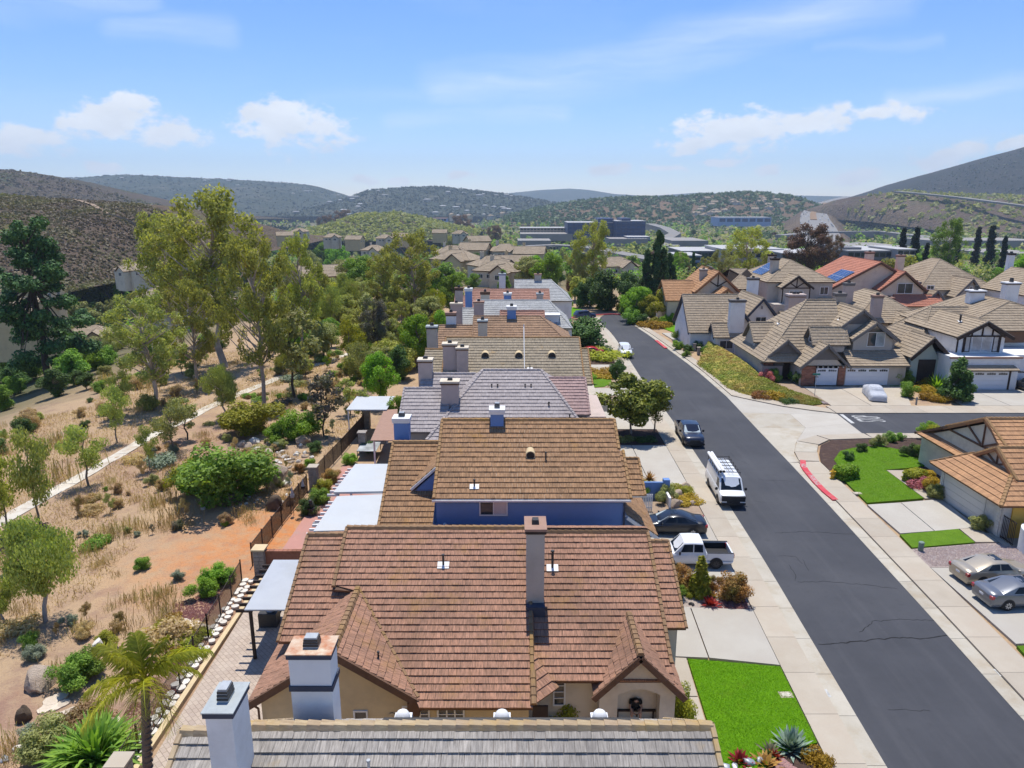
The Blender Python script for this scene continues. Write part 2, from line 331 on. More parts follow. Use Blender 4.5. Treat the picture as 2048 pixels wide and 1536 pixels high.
X['iron'] = M('iron', (0.022, 0.018, 0.017), (0.05, 0.026, 0.02), 5, 0.6, 0.1)
X['pillar_stone'] = M('pillar_stone', (0.36, 0.32, 0.28), (0.26, 0.23, 0.2), 3, 0.95, 0.6, 0.3, var=0.12, bd=0.05)
X['garage_white'] = M('garage_white', (0.74, 0.75, 0.77), (0.7, 0.71, 0.73), 1.0, 0.6, 0.05, 0.05)
X['garage_cream'] = M('garage_cream', (0.66, 0.62, 0.54), (0.62, 0.58, 0.5), 1.0, 0.7, 0.05, 0.05)
X['glass'] = glassy('window_glass', (0.03, 0.036, 0.042))
X['glass_light'] = glassy('window_glass_light', (0.30, 0.32, 0.32))
X['blinds'] = M('blinds', (0.62, 0.55, 0.52), (0.56, 0.49, 0.46), 3, 0.7)
X['solar'] = glassy('solar_glass', (0.025, 0.05, 0.13), 0.12, 0.8)
X['solar_line'] = M('solar_line', (0.5, 0.53, 0.57), None, 5, 0.5)
X['bark'] = M('bark', (0.30, 0.24, 0.18), (0.16, 0.12, 0.09), 3, 0.95, 0.5, 0.2)
X['bark_pale'] = M('bark_pale', (0.52, 0.44, 0.36), (0.30, 0.23, 0.18), 1.3, 0.9, 0.4, 0.2)
X['bark_dark'] = M('bark_dark', (0.10, 0.075, 0.055), (0.06, 0.045, 0.035), 3, 0.95, 0.5, 0.2)
X['palm_bark'] = M('palm_bark', (0.20, 0.155, 0.12), (0.12, 0.09, 0.07), 5, 0.95, 0.6, 0.3)
L = {}
L['euc'] = leafmat('leaf_eucalyptus', (0.15, 0.165, 0.035), (0.50, 0.49, 0.10), 0.36, 0.7, (0.42, 0.30, 0.12), 0.03)
L['eucbrown'] = leafmat('leaf_eucalyptus_brown', (0.09, 0.045, 0.025), (0.25, 0.135, 0.075), 0.22, 0.5, (0.16, 0.14, 0.05), 0.15)
L['willow'] = leafmat('leaf_willowy', (0.19, 0.23, 0.055), (0.48, 0.50, 0.13), 0.34, 0.8, (0.46, 0.37, 0.17), 0.08)
L['olive'] = leafmat('leaf_olive', (0.17, 0.19, 0.06), (0.45, 0.45, 0.16), 0.32, 0.9, (0.40, 0.32, 0.15), 0.08)
L['pine'] = leafmat('leaf_pine', (0.022, 0.060, 0.022), (0.116, 0.216, 0.056), 0.12, 0.45)
L['green'] = leafmat('leaf_green', (0.075, 0.155, 0.02), (0.29, 0.44, 0.06), 0.34, 0.8)
L['bright'] = leafmat('leaf_bright', (0.105, 0.209, 0.018), (0.299, 0.478, 0.038), 0.35, 0.8)
L['yellow'] = leafmat('leaf_yellowgreen', (0.179, 0.206, 0.020), (0.482, 0.469, 0.048), 0.35, 0.8)
L['gold'] = leafmat('leaf_gold', (0.240, 0.150, 0.015), (0.500, 0.330, 0.030), 0.3, 1.5)
L['copper'] = leafmat('leaf_copper', (0.193, 0.083, 0.028), (0.495, 0.261, 0.068), 0.25, 1.6, (0.138, 0.179, 0.041), 0.3)
L['darkgreen'] = leafmat('leaf_darkgreen', (0.03, 0.07, 0.018), (0.135, 0.22, 0.05), 0.25, 0.7)
L['cypress'] = leafmat('leaf_cypress', (0.007, 0.014, 0.007), (0.024, 0.040, 0.015), 0.05, 0.6)
L['purple'] = leafmat('leaf_greybrown', (0.12, 0.10, 0.075), (0.27, 0.235, 0.165), 0.2, 0.6, (0.16, 0.19, 0.06), 0.3)
L['magnolia'] = leafmat('leaf_magnolia', (0.030, 0.052, 0.008), (0.32, 0.31, 0.045), 0.22, 1.3)
L['red'] = leafmat('leaf_red', (0.200, 0.020, 0.015), (0.420, 0.050, 0.030), 0.25, 3)
L['pinkflower'] = leafmat('petal_pink', (0.440, 0.088, 0.132), (0.660, 0.275, 0.264), 0.3, 3)
L['sage'] = leafmat('leaf_sage', (0.138, 0.172, 0.117), (0.343, 0.385, 0.261), 0.2, 2)
L['agave'] = leafmat('leaf_agave', (0.110, 0.176, 0.132), (0.330, 0.418, 0.330), 0.1, 3)
L['palm'] = leafmat('leaf_palm', (0.17, 0.20, 0.02), (0.52, 0.50, 0.07), 0.4, 1.2)
L['dry'] = leafmat('leaf_dry', (0.34, 0.225, 0.12), (0.64, 0.50, 0.29), 0.45, 0.35, (0.32, 0.19, 0.11), 0.15)
L['reed'] = leafmat('leaf_reed', (0.286, 0.165, 0.083), (0.506, 0.352, 0.176), 0.4, 1.2, (0.220, 0.253, 0.077), 0.4)
L['chap'] = leafmat('leaf_chaparral', (0.116, 0.088, 0.066), (0.220, 0.171, 0.116), 0.2, 0.02, (0.231, 0.253, 0.055), 0.30)
L['ice'] = leafmat('leaf_groundcover', (0.13, 0.17, 0.025), (0.32, 0.33, 0.05), 0.25, 0.3, (0.40, 0.215, 0.08), 0.35)
L['far'] = leafmat('leaf_far_scrub', (0.05, 0.062, 0.045), (0.095, 0.105, 0.07), 0.1, 0.01)
L['farg'] = leafmat('leaf_far_trees', (0.05, 0.08, 0.03), (0.13, 0.17, 0.06), 0.15, 0.01)
# ---------------------------------------------------------------- terrain
def sstep(a, b, t):
 t = max(0.0, min(1.0, (t - a) / (b - a))); return t * t * (3 - 2 * t)
def fbm(x, y, o=4):
 return noise.fractal(Vector((x, y, 3.7)), 0.9, 2.0, o)
def terr(x, y):
 z = -27.0 * sstep(160, 900, y) - 5.0 * sstep(150, 300, y)
 z += 45 * sstep(4200, 8500, abs(y))
 if x < -17:
  s = -17 - x
  z += -0.03 * min(s, 22) - 15.0 * sstep(24, 105, s)
  z += min(1.0, s / 4) * 0.28 * fbm(x * 0.12, y * 0.12, 3)
 if x > 75 and y < 160: z += -10.0 * sstep(75, 200, x)
 if y > 160: z += sstep(160, 260, y) * 2.0 * fbm(x * 0.01, y * 0.01, 3)
 if x > -17 and y < 158 and x < 75: z -= 0.06
 return z
def T(u, v):
 x, y, q = _ray(u, v); t = 8.0; lt = t
 while t < 9000:
  if CAM_H + q * t < terr(x * t, y * t): break
  lt = t; t += max(0.5, t * 0.01)
 for _ in range(18):
  m = (lt + t) / 2
  if CAM_H + q * m < terr(x * m, y * m): t = m
  else: lt = m
 return Vector((x * t, y * t, terr(x * t, y * t)))
def lines(lo, hi, a, b, st, gr):
 out = list(np.arange(a, b + 1e-6, st)); d = st; p = b
 while p < hi: d *= gr; p += d; out.append(min(p, hi))
 d = st; p = a
 while p > lo: d *= gr; p -= d; out.insert(0, max(p, lo))
 return out
gx = lines(-7500, 7500, -62, -15, 0.9, 1.12); gy = lines(-600, 8600, 18, 140, 0.9, 1.1)
gx = [g for g in gx if g < -15] + list(np.arange(-15, 80, 4.0)) + lines(-80, 7500, 79, 81, 4, 1.18)[4:]
gx = sorted(set(round(g, 2) for g in gx))
nx, ny = len(gx), len(gy)
V = np.array([(x, y, terr(x, y)) for y in gy for x in gx])
Fc = np.array([(j * nx + i, j * nx + i + 1, (j + 1) * nx + i + 1, (j + 1) * nx + i) for j in range(ny - 1) for i in range(nx - 1)])
def groundmat():
 m, t, b, o = newmat('dry_ground'); p = pos(t)
 at = t.new('ShaderNodeAttribute', attribute_name='cover'); sep = t.new('ShaderNodeSeparateColor'); t.l.new(at.outputs['Color'], sep.inputs[0])
 n1 = t.noise(p, 0.16, 6, 0.65); n2 = t.noise(p, 1.1, 5, 0.65); n3 = t.noise(p, 9.0, 4, 0.7)
 col = t.mix(t.ramp(n1, 0.35, 0.65), (0.41, 0.285, 0.18), (0.47, 0.335, 0.20))
 col = t.mix(t.ramp(n2, 0.52, 0.72, 0, 0.7), col, (0.47, 0.34, 0.20))
 col = t.mix(t.ramp(t.noise(p, 0.5, 5, 0.7), 0.5, 0.68, 0, 0.75), col, (0.29, 0.19, 0.14))
 col = t.mix(t.math('MULTIPLY', sep.outputs[0], t.ramp(n2, 0.25, 0.6)), col, (0.58, 0.22, 0.07))
 col = t.mix(t.math('MULTIPLY', sep.outputs[1], t.ramp(n2, 0.3, 0.65)), col, (0.25, 0.125, 0.105))
 far = t.mix(t.ramp(t.noise(p, 0.011, 6, 0.6), 0.4, 0.62), (0.10, 0.105, 0.05), (0.24, 0.19, 0.115))
 far = t.mix(t.ramp(t.noise(p, 0.05, 4, 0.6), 0.5, 0.7, 0, 0.8), far, (0.07, 0.085, 0.04))
 col = t.mix(sep.outputs[2], col, far)
 col = t.mix(t.ramp(n3, 0.52, 0.72, 0, 0.6), col, (0.22, 0.14, 0.10)); col = t.mix(t.ramp(n3, 0.42, 0.2, 0, 0.4), col, (0.52, 0.40, 0.27))
 t.l.new(col, b.inputs['Base Color']); b.inputs['Roughness'].default_value = 1.0; b.inputs['Specular IOR Level'].default_value = 0.1
 bump(t, b, t.math('ADD', n3, n2), 0.7, 0.12); return m
me = npmesh('ground', V, Fc, [groundmat()])
cov = np.zeros((len(V), 4), np.float32); cov[:, 3] = 1
o1, o2 = G(545, 1075), G(420, 1110)
for i, (x, y, z) in enumerate(V):
 cov[i, 0] = max(math.exp(-(((x - o1.x) / 5.5) ** 2 + ((y - o1.y) / 7) ** 2)), 0.75 * math.exp(-(((x - o2.x) / 4.5) ** 2 + ((y - o2.y) / 5) ** 2))) * (1 if x > -34 else 0)
 cov[i, 1] = max(math.exp(-(((x + 17.5) / 2.0) ** 2 + ((y - 33) / 7) ** 2)), 0.7 * math.exp(-(((x + 33) / 6) ** 2 + ((y - 66) / 12) ** 2)), 0.8 * math.exp(-(((x + 24) / 3) ** 2 + ((y - 28) / 2.5) ** 2)))
 cov[i, 2] = max(sstep(150, 260, y), sstep(45, 80, -x) if y > 90 else sstep(52, 80, -x), sstep(80, 110, x))
ca = me.color_attributes.new('cover', 'FLOAT_COLOR', 'POINT'); ca.data.foreach_set('color', cov.ravel())
me.polygons.foreach_set('use_smooth', [True] * len(me.polygons))
tag(link('ground', me), 'dry brown sloping ground running out to the valley', 'ground', kind='structure')
# ---------------------------------------------------------------- flat sheets and slabs
def sheet(name, pts, z, mat, label, cat, th=0.25, kind='structure', parent=None):
 mb = MB(); pts = [(p[0], p[1]) for p in pts]
 a = sum(pts[i][0] * pts[(i + 1) % len(pts)][1] - pts[(i + 1) % len(pts)][0] * pts[i][1] for i in range(len(pts)))
 if a < 0: pts = pts[::-1]
 mb.prism([(x, y, z - th) for x, y in pts], (0, 0, th)); o = mb.build(name, mat, parent)
 return tag(o, label, cat, kind=kind) if parent is None else o
def piece(parent, name, pts, z, mat, th=0.14, gap=0.008):
 c = sum((Vector((p[0], p[1])) for p in pts), Vector((0, 0))) / len(pts)
 q = []
 for p in pts:
  d = Vector((p[0], p[1])) - c; q.append(tuple(c + d * (1 - gap * 1.6 / max(d.length, 0.1))))
 return sheet(name, q, z, mat, None, None, th, parent=parent)
def asphalt():
 m, t, b, o = newmat('asphalt'); p = pos(t)
 c = t.mix(t.ramp(t.noise(p, 0.35, 5, 0.6), 0.3, 0.7), (0.041, 0.043, 0.05), (0.054, 0.056, 0.064))
 c = t.mix(t.ramp(t.noise(t.scale(p, (1.4, 0.06, 1)), 1.0, 4, 0.6), 0.5, 0.75, 0, 0.6), c, (0.07, 0.071, 0.078))
 c = t.mix(t.ramp(t.noise(p, 0.12, 3, 0.5), 0.5, 0.62, 0, 0.45), c, (0.075, 0.076, 0.082)); c = t.mix(t.ramp(t.noise(p, 2.2, 5, 0.7), 0.54, 0.76, 0, 0.7), c, (0.040, 0.041, 0.046))
 c = t.mix(t.ramp(t.noise(p, 45, 2, 0.7), 0.45, 0.75, 0, 0.35), c, (0.11, 0.11, 0.115))
 t.l.new(c, b.inputs['Base Color']); b.inputs['Roughness'].default_value = 0.85; b.inputs['Specular IOR Level'].default_value = 0.3
 bump(t, b, t.noise(p, 60, 2, 0.7), 0.3, 0.01); return m
X['asphalt'] = asphalt()
RL = [(15.0, 10), (15.76, 24.9), (16.69, 41.7), (17.25, 58), (17.5, 71), (17.45, 93), (17.95, 115), (18.1, 128), (17.4, 138), (17.6, 144), (19.5, 149), (25, 152), (40, 153.5)]
RR = [(22.7, 10), (23.45, 27.8), (24.05, 37), (24.9, 52.6), (25.3, 61), (26.25, 84), (26.1, 98), (25.2, 114), (24.4, 126), (23.4, 137), (24.4, 143.2), (28.5, 146.2), (40, 147)]
def edge(E, y):
 for (x0, y0), (x1, y1) in zip(E[:-1], E[1:]):
  if y0 <= y <= y1: return x0 + (x1 - x0) * (y - y0) / (y1 - y0)
 return E[-1][0]
road = sheet('road', RL + RR[::-1], 0.0, X['asphalt'], 'dark grey asphalt street with hairline cracks between pale gutters', 'road', 0.4)
xst = sheet('road', [(36.5, 76.4), (36.0, 69.3), (80, 69.6), (80, 76.7)], 0.004, X['asphalt'], 'short asphalt side street with STOP painted at its end', 'road', 0.4)
# cracks
def crack(pts, wdt, seed):
 r = random.Random(seed); mb = MB(); L_, R_ = [], []; P = [Vector((a.x, a.y)) for a in pts]; Q = []
 for a, b in zip(P[:-1], P[1:]):
  k = max(2, int((b - a).length / 0.22))
  for i in range(k): Q.append(a.lerp(b, i / k) + Vector((r.uniform(-.035, .035), r.uniform(-.07, .07))))
 Q.append(P[-1])
 for i, q in enumerate(Q):
  d = (Q[min(i + 1, len(Q) - 1)] - Q[max(i - 1, 0)]).normalized(); n = Vector((-d.y, d.x)); hw = wdt * r.uniform(.35, .75)
  L_.append((*(q + n * hw), 0.005)); R_.append((*(q - n * hw), 0.005))
 for i in range(len(Q) - 1): mb.add([L_[i], R_[i], R_[i + 1], L_[i + 1]], [(0, 1, 2, 3)])
 mb.build('crack', X['crack'], road, fix=False)
for i, (px, wd) in enumerate([([(1636, 1289), (1700, 1285), (1790, 1275), (1850, 1278), (1905, 1268)], .06), ([(1720, 1265), (1745, 1243), (1800, 1238), (1868, 1241)], .03), ([(1595, 1164), (1660, 1163), (1730, 1170), (1795, 1178)], .028), ([(1550, 1066), (1610, 1063), (1710, 1069)], .03), ([(1775, 1418), (1800, 1419), (1860, 1422)], .02), ([(1558, 1112), (1590, 1113), (1605, 1128)], .025), ([(1578, 1130), (1592, 1150), (1590, 1162)], .025), ([(1605, 1118), (1618, 1142)], .02), ([(1520, 960), (1560, 961), (1590, 963)], .025), ([(1505, 1002), (1530, 1004)], .02), ([(1460, 905), (1472, 918), (1500, 930)], .02), ([(1310, 715), (1345, 732)], .02), ([(1400, 850), (1425, 852)], .02)]):
 crack([G(*p) for p in px], wd, i)
# pale gutters and sidewalks, slab by slab
def walk(label, E, side, y0, y1, w0, w1, name='sidewalk', step=3.0, mat=None, z=0.11, skip=()):
 root = thing(name, label, 'sidewalk', (edge(E, y0) + side * w0, y0, 0)); root['kind'] = 'structure'
 y = y0; i = 0
 while y < y1 - 0.2:
  st = step * (1 if y < 70 else 2); e = min(y + st, y1)
  q = [(edge(E, a) + side * wv, a) for a, wv in ((y, w0), (y, w1), (e, w1), (e, w0))]
  if not any(a < y + .1 < b for a, b in skip): piece(root, 'slab', q, z, mat or X['concrete'])
  y = e; i += 1
 return root
walk('pale concrete sidewalk along the house row beside the street', RL, -1, 19, 146, 0.86, 2.42)
walk('pale rolled concrete gutter along the house row', RL, -1, 19, 146, 0.0, 0.84, 'gutter', 3.0, X['gutter'], 0.012)
walk('pale concrete sidewalk on the far side of the street with the hydrant', RR, 1, 22, 61, 0.86, 2.78)
walk('pale concrete gutter on the hydrant side of the street', RR, 1, 22, 61, 0.0, 0.84, 'gutter', 3.0, X['gutter'], 0.012)
walk('sidewalk strip below the grassy corner bank', RR, 1, 84, 146, 0.7, 1.9, step=2.5)
walk('gutter strip below the grassy corner bank', RR, 1, 84, 146, 0.0, 0.68, 'gutter', 3.0, X['gutter'], 0.012)
# concrete apron where the side street meets the road
ap = thing('concrete_apron', 'broad pale concrete apron at the mouth of the side street', 'pavement', (30, 73, 0)); ap['kind'] = 'structure'
arcS = [(25.3, 61), (26.3, 61.2), (26.7, 63.5), (28.2, 66.8), (30.8, 68.6), (36.0, 69.3)]
arcN = [(36.5, 76.4), (34.2, 77.5), (31.5, 79.2), (28.7, 82), (26.9, 84), (26.25, 84)]
piece(ap, 'slab', [(25.3, 61), (26.3, 61.2), (26.7, 63.5), (28.2, 66.8), (30.9, 71.3), (25.7, 71.3)], 0.008, X['gutter'])
piece(ap, 'slab', [(28.2, 66.8), (30.8, 68.6), (36.0, 69.3), (36.24, 72.8), (30.9, 71.3)], 0.008, X['driveway'])
piece(ap, 'slab', [(25.7, 71.3), (30.9, 71.3), (31.2, 76.4), (25.95, 77)], 0.008, X['gutter'])
piece(ap, 'slab', [(30.9, 71.3), (36.24, 72.8), (36.5, 76.4), (31.2, 76.4)], 0.008, X['driveway'])
piece(ap, 'slab', [(25.95, 77), (31.2, 76.4), (36.5, 76.4), (34.2, 77.5), (31.5, 79.2), (28.7, 82), (26.9, 84), (26.25, 84)], 0.008, X['driveway'])
# sidewalks around the two corners
cs = thing('corner_sidewalk', 'curved corner sidewalk with ramp beside the hydrant', 'sidewalk', (29, 66, 0)); cs['kind'] = 'structure'
piece(cs, 'slab', [(26.3, 61.3), (28.1, 61.1), (28.9, 63.5), (26.8, 63.6)], .11, X['concrete'])
piece(cs, 'slab', [(26.8, 63.7), (28.9, 63.6), (29.9, 65.7), (28.25, 66.8)], .09, X['gutter'])
piece(cs, 'slab', [(28.3, 66.85), (30.0, 65.8), (31.6, 67.2), (30.85, 68.6)], .10, X['concrete'])
piece(cs, 'slab', [(30.95, 68.6), (31.7, 67.25), (36.2, 67.7), (36.0, 69.2)], .11, X['concrete'])
for k in range(5): piece(cs, 'slab', [(36.2 + k * 4, 67.7), (40.2 + k * 4, 67.7), (40.2 + k * 4, 69.25), (36.2 + k * 4, 69.2)], .11, X['concrete'])
ns = thing('sidewalk', 'pale sidewalk in front of the grey corner house', 'sidewalk', (45, 78, 0)); ns['kind'] = 'structure'
piece(ns, 'slab', [(26.9, 84.1), (28.7, 82.1), (31.5, 79.3), (34.2, 77.6), (36.4, 76.5), (36.4, 78.4), (32.3, 81), (29.3, 83.6), (27.9, 85.8)], .10, X['concrete'])
for k in range(11): piece(ns, 'slab', [(36.5 + k * 3.4, 76.5), (39.9 + k * 3.4, 76.5), (39.9 + k * 3.4, 79.4), (36.5 + k * 3.4, 79.4)], .10 , X['concrete'])
# driveways
def drive(label, polys, mat='driveway', z=.10, name='driveway', cat='driveway'):
 c = polys[0][0]; r = thing(name, label, cat, (c[0], c[1], 0)); r['kind'] = 'structure'
 for p in polys: piece(r, 'slab', p, z, X[mat])
 return r
def wx(y, w=2.43): return edge(RL, y) - w
drive('pale driveway between the bright lawn and the copper shrub bed', [[(7.3, 32.4), (10.2, 32.2), (10.4, 37.0), (7.3, 37.0)], [(10.25, 32.2), (wx(31.6), 31.6), (wx(36.7), 36.7), (10.45, 36.95)]])
drive('narrow pale walkway along the edge of the bright lawn', [[(7.0, 23.6), (8.55, 23.6), (8.75, 26.1), (7.1, 26.1)], [(7.1, 26.15), (8.75, 26.15), (8.9, 29.2), (7.2, 29.2)], [(7.2, 29.25), (8.9, 29.25), (9.05, 32.2), (7.3, 32.35)]], 'concrete', .09, 'walkway', 'walkway')
drive('pale driveway under the white pickup truck', [[(7.2, 40.4), (wx(40.3), 40.3), (wx(44.2), 44.2), (7.2, 44.2)]])
drive('bright pale driveway under the black sedan', [[(7.4, 44.25), (wx(44.2), 44.2), (wx(49.4), 49.4), (7.4, 50.2)]])
drive('pale driveway beside the spiky red plant', [[(8.0, 55.6), (11.6, 55.6), (11.6, 65.5), (8.0, 65.5)], [(11.65, 55.6), (wx(55.6), 55.6), (wx(65.5), 65.5), (11.65, 65.5)]])
drive('pale driveway beyond the magnolia tree', [[(7.0, 70.6), (wx(70.6), 70.6), (wx(79), 79), (7.0, 79)]])
drive('pale driveway beside the small oval lawn', [[(7.0, 80), (10, 80), (10, 92), (7, 92)], [(10, 84), (wx(84), 84), (wx(87.5), 87.5), (10, 87.5)], [(10, 96), (wx(96), 96), (wx(101), 101), (10, 101)]])
drive('pale driveway beyond the round dark shrub', [[(7.0, 112), (wx(112), 112), (wx(120), 120), (7.0, 120)]])
drive('pale driveway in front of the brown roofed garage', [[(27.75, 46.5), (30.4, 46.9), (30.6, 51.9), (27.8, 51.5)], [(30.45, 46.9), (33.9, 47.5), (34.3, 52.6), (30.65, 51.9)]])
drive('pale walk joining the garage drive to the flower hedge', [[(33.0, 52.7), (34.5, 52.8), (35.2, 58.9), (33.1, 58.9)]], 'concrete', .09, 'walkway', 'walkway')
drive('pale walk past the garage corner to the iron gate', [[(32.3, 45.2), (33.9, 45.2), (33.9, 47.4), (32.45, 47.3)], [(33.95, 44.6), (36, 44.6), (36, 46.6), (33.95, 46.6)]], 'concrete', .09, 'walkway', 'walkway')
drive('broad pale driveway under the two silver sedans', [[(27.0, 33.4), (31, 33.6), (31, 41.6), (27.1, 41.6)], [(31.05, 33.6), (38, 33.8), (38, 41.6), (31.05, 41.6)]])
drive('tan driveway under the covered car', [[(37.2, 79.45), (41.8, 79.45), (41.8, 88.3), (37.4, 88.3)], [(41.85, 79.45), (46.5, 79.45), (50.3, 88.3), (41.85, 88.3)]], 'concrete')
drive('broad pale driveway of the half timbered white house', [[(52.6, 79.45), (58, 79.45), (58, 86.6), (53.4, 86.6)], [(58.05, 79.45), (66, 79.45), (66, 86.6), (58.05, 86.6)]], 'driveway')
drive('pale driveway apron of the small white house', [[(27.9, 118.5), (36, 118.5), (38, 127), (27.2, 127)]], 'driveway')
# lawns
def lawnmat(name, a, b_, c):
 m, t, b, o = newmat(name); p = pos(t)
 col = t.mix(t.ramp(t.noise(p, 0.9, 5, 0.65), 0.3, 0.7), a, b_); col = t.mix(t.ramp(t.noise(p, 25, 3, 0.7), 0.4, 0.7, 0, 0.75), col, c); col = t.mix(t.ramp(t.noise(p, 2.6, 4, 0.7), 0.5, 0.72, 0, 0.55), col, c)
 col = t.mix(t.ramp(t.noise(t.scale(p, (1.0, 3.0, 1)), 0.55, 5, 0.7), 0.58, 0.8, 0, 0.4), col, tuple(min(1, q * 1.5) for q in b_))
 t.l.new(col, b.inputs['Base Color']); b.inputs['Roughness'].default_value = 0.95; b.inputs['Specular IOR Level'].default_value = 0.1
 bump(t, b, t.noise(p, 40, 4, 0.75), 0.9, 0.04); return m
X['lawn'] = lawnmat('lawn_bright', (0.115, 0.265, 0.006), (0.145, 0.315, 0.008), (0.065, 0.165, 0.005))
X['lawn2'] = lawnmat('lawn_mid', (0.105, 0.205, 0.014), (0.14, 0.25, 0.02), (0.06, 0.125, 0.01))
X['mulch'] = M('mulch', (0.085, 0.05, 0.038), (0.05, 0.03, 0.024), 4, 1.0, 0.9, 0.4, dirt=(0.14, 0.09, 0.06), bd=0.05)
X['mulch_red'] = M('mulch_red', (0.26, 0.115, 0.095), (0.17, 0.07, 0.06), 5, 1.0, 0.9, 0.4, dirt=(0.32, 0.2, 0.17), bd=0.05)
X['soil_tan'] = M('soil_tan', (0.36, 0.27, 0.19), (0.28, 0.2, 0.14), 2, 1.0, 0.7, 0.3, bd=0.04)
X['gravel_mat'] = M('gravel_mat', (0.52, 0.43, 0.38), (0.34, 0.27, 0.24), 14, 1.0, 1.0, 0.5, dirt=(0.2, 0.15, 0.13), bd=0.05)
X['pebble'] = M('pebble', (0.56, 0.46, 0.42), (0.42, 0.33, 0.3), 8, 0.9, 0.2, 0.2, var=0.35)
X['terracotta'] = M('terracotta', (0.47, 0.24, 0.19), (0.41, 0.2, 0.16), 1.0, 0.85, 0.1, 0.15, dirt=(0.4, 0.27, 0.22))
lp = [(9.1, 32.1), (wx(31.5) - .05, 31.45), (wx(26.2) - .05, 26.2), (12.6, 26.0), (11.4, 25.6), (10.6, 24.6), (9.4, 24.1), (8.7, 24.0), (8.6, 24.4), (8.85, 26.2)]
sheet('lawn', lp, 0.12, X['lawn'], 'bright green front lawn beside the pale driveway and street', 'lawn')
sheet('lawn', [(28.3, 57.2), (29.0, 58.6), (29.6, 61.5), (31.2, 63.8), (32.6, 64.6), (34.6, 65.2), (36.2, 65.0), (37.3, 63.9), (37.9, 61.8), (37.7, 60.2), (36.2, 59.6), (33.0, 58.9), (32.9, 52.7), (27.95, 51.8)], 0.12, X['lawn2'], 'curved green lawn between the yellow hydrant and the brown roofed house', 'lawn')
sheet('lawn', [(27.6, 46.3), (32.3, 47.2), (32.2, 45.1), (27.4, 44.3)], 0.12, X['lawn2'], 'narrow green lawn strip beside the garage driveway', 'lawn')
sheet('lawn', [(26.9, 33.2), (34, 33.4), (34, 29.8), (26.5, 30.4)], 0.12, X['lawn2'], 'corner of a green lawn at the photo edge below the sedans', 'lawn')
sheet('lawn', [(10.3, 87.8), (11.8, 88.2), (13, 90), (13.3, 92.5), (12.8, 95.2), (10.4, 95.7)], 0.11, X['lawn2'], 'small oval lawn edged with yellow ground cover', 'lawn')
sheet('lawn', [(10, 146), (14.4, 147.5), (17.5, 151), (14, 160), (8, 156)], 0.05, X['lawn'], 'small lawn where the street bends', 'lawn')
sheet('lawn', [(29.5, 128), (36, 129), (37, 138), (31, 140), (28, 134)], 0.06, X['lawn'], 'lawn before the tan half timbered house', 'lawn')
sheet('lawn', [(48.9, 88), (51.5, 86.8), (52.6, 92), (51, 104), (48.9, 104)], 0.05, X['lawn2'], 'small lawn between the grey house and the half timbered house', 'lawn')
# planting beds
def bed(pts, mat, label, z=.06): return sheet('planting_bed', pts, z, X[mat], label, 'planting bed')
bed([(8.7, 20), (13.0, 20), (wx(26.1) - .02, 26.1), (12.6, 25.9), (11.4, 25.5), (10.6, 24.5), (9.4, 24.0), (8.65, 23.9)], 'mulch', 'dark mulch bed with the blue agave beside the lawn', .08)
bed([(7.3, 37.0), (wx(36.75) - .02, 36.75), (wx(40.3) - .02, 40.3), (7.3, 40.4)], 'gravel_mat', 'pale gravel bed holding the copper shrubs', .07)
bed([(10.3, 50.0), (wx(49.5) - .02, 49.5), (wx(55.5) - .02, 55.5), (10.3, 55.5)], 'soil_tan', 'rocky tan bed beside the blue garden wall')
bed([(9.0, 65.6), (wx(65.6) - .02, 65.6), (wx(70.5) - .02, 70.5), (9, 70.5)], 'mulch', 'dark bed under the magnolia tree')
bed([(9.0, 79.1), (wx(79.1) - .02, 79.1), (wx(83.9) - .02, 83.9), (10.1, 83.9), (9, 82)], 'soil_tan', 'tan bed under the small street tree')
bed([(9.0, 87.6), (wx(87.6) - .02, 87.6), (wx(95.9) - .02, 95.9), (9, 95.9)], 'soil_tan', 'bed around the small oval lawn', .05)
bed([(9.0, 101.1), (wx(101.1) - .02, 101.1), (wx(111.9) - .02, 111.9), (9, 111.9)], 'mulch', 'dark bed with the round clipped shrub')
bed([(28.0, 56.8), (28.3, 57.2), (29.0, 58.6), (29.6, 61.5), (31.2, 63.8), (32.6, 64.6), (34.6, 65.2), (36.2, 65.0), (37.3, 63.9), (37.9, 61.8), (38.4, 60.5), (44, 61), (44, 67.6), (36.2, 67.6), (31.8, 67.1), (30.1, 65.6), (29.0, 63.3), (28.2, 61)], 'mulch', 'mulch bed with low shrubs around the curved lawn')
bed([(33.3, 58.95), (35.25, 58.95), (36.3, 59.5), (37.5, 60.0), (37.5, 55.6), (34.9, 55.0)], 'mulch', 'mulch bed with clipped yellow hedge before the brown roofed house', .075)
bed([(27.25, 44.2), (32.2, 45.0), (33.9, 45.1), (35.6, 44.5), (36, 41.7), (27.1, 41.7)], 'gravel_mat', 'pink gravel strip beside the silver sedan')
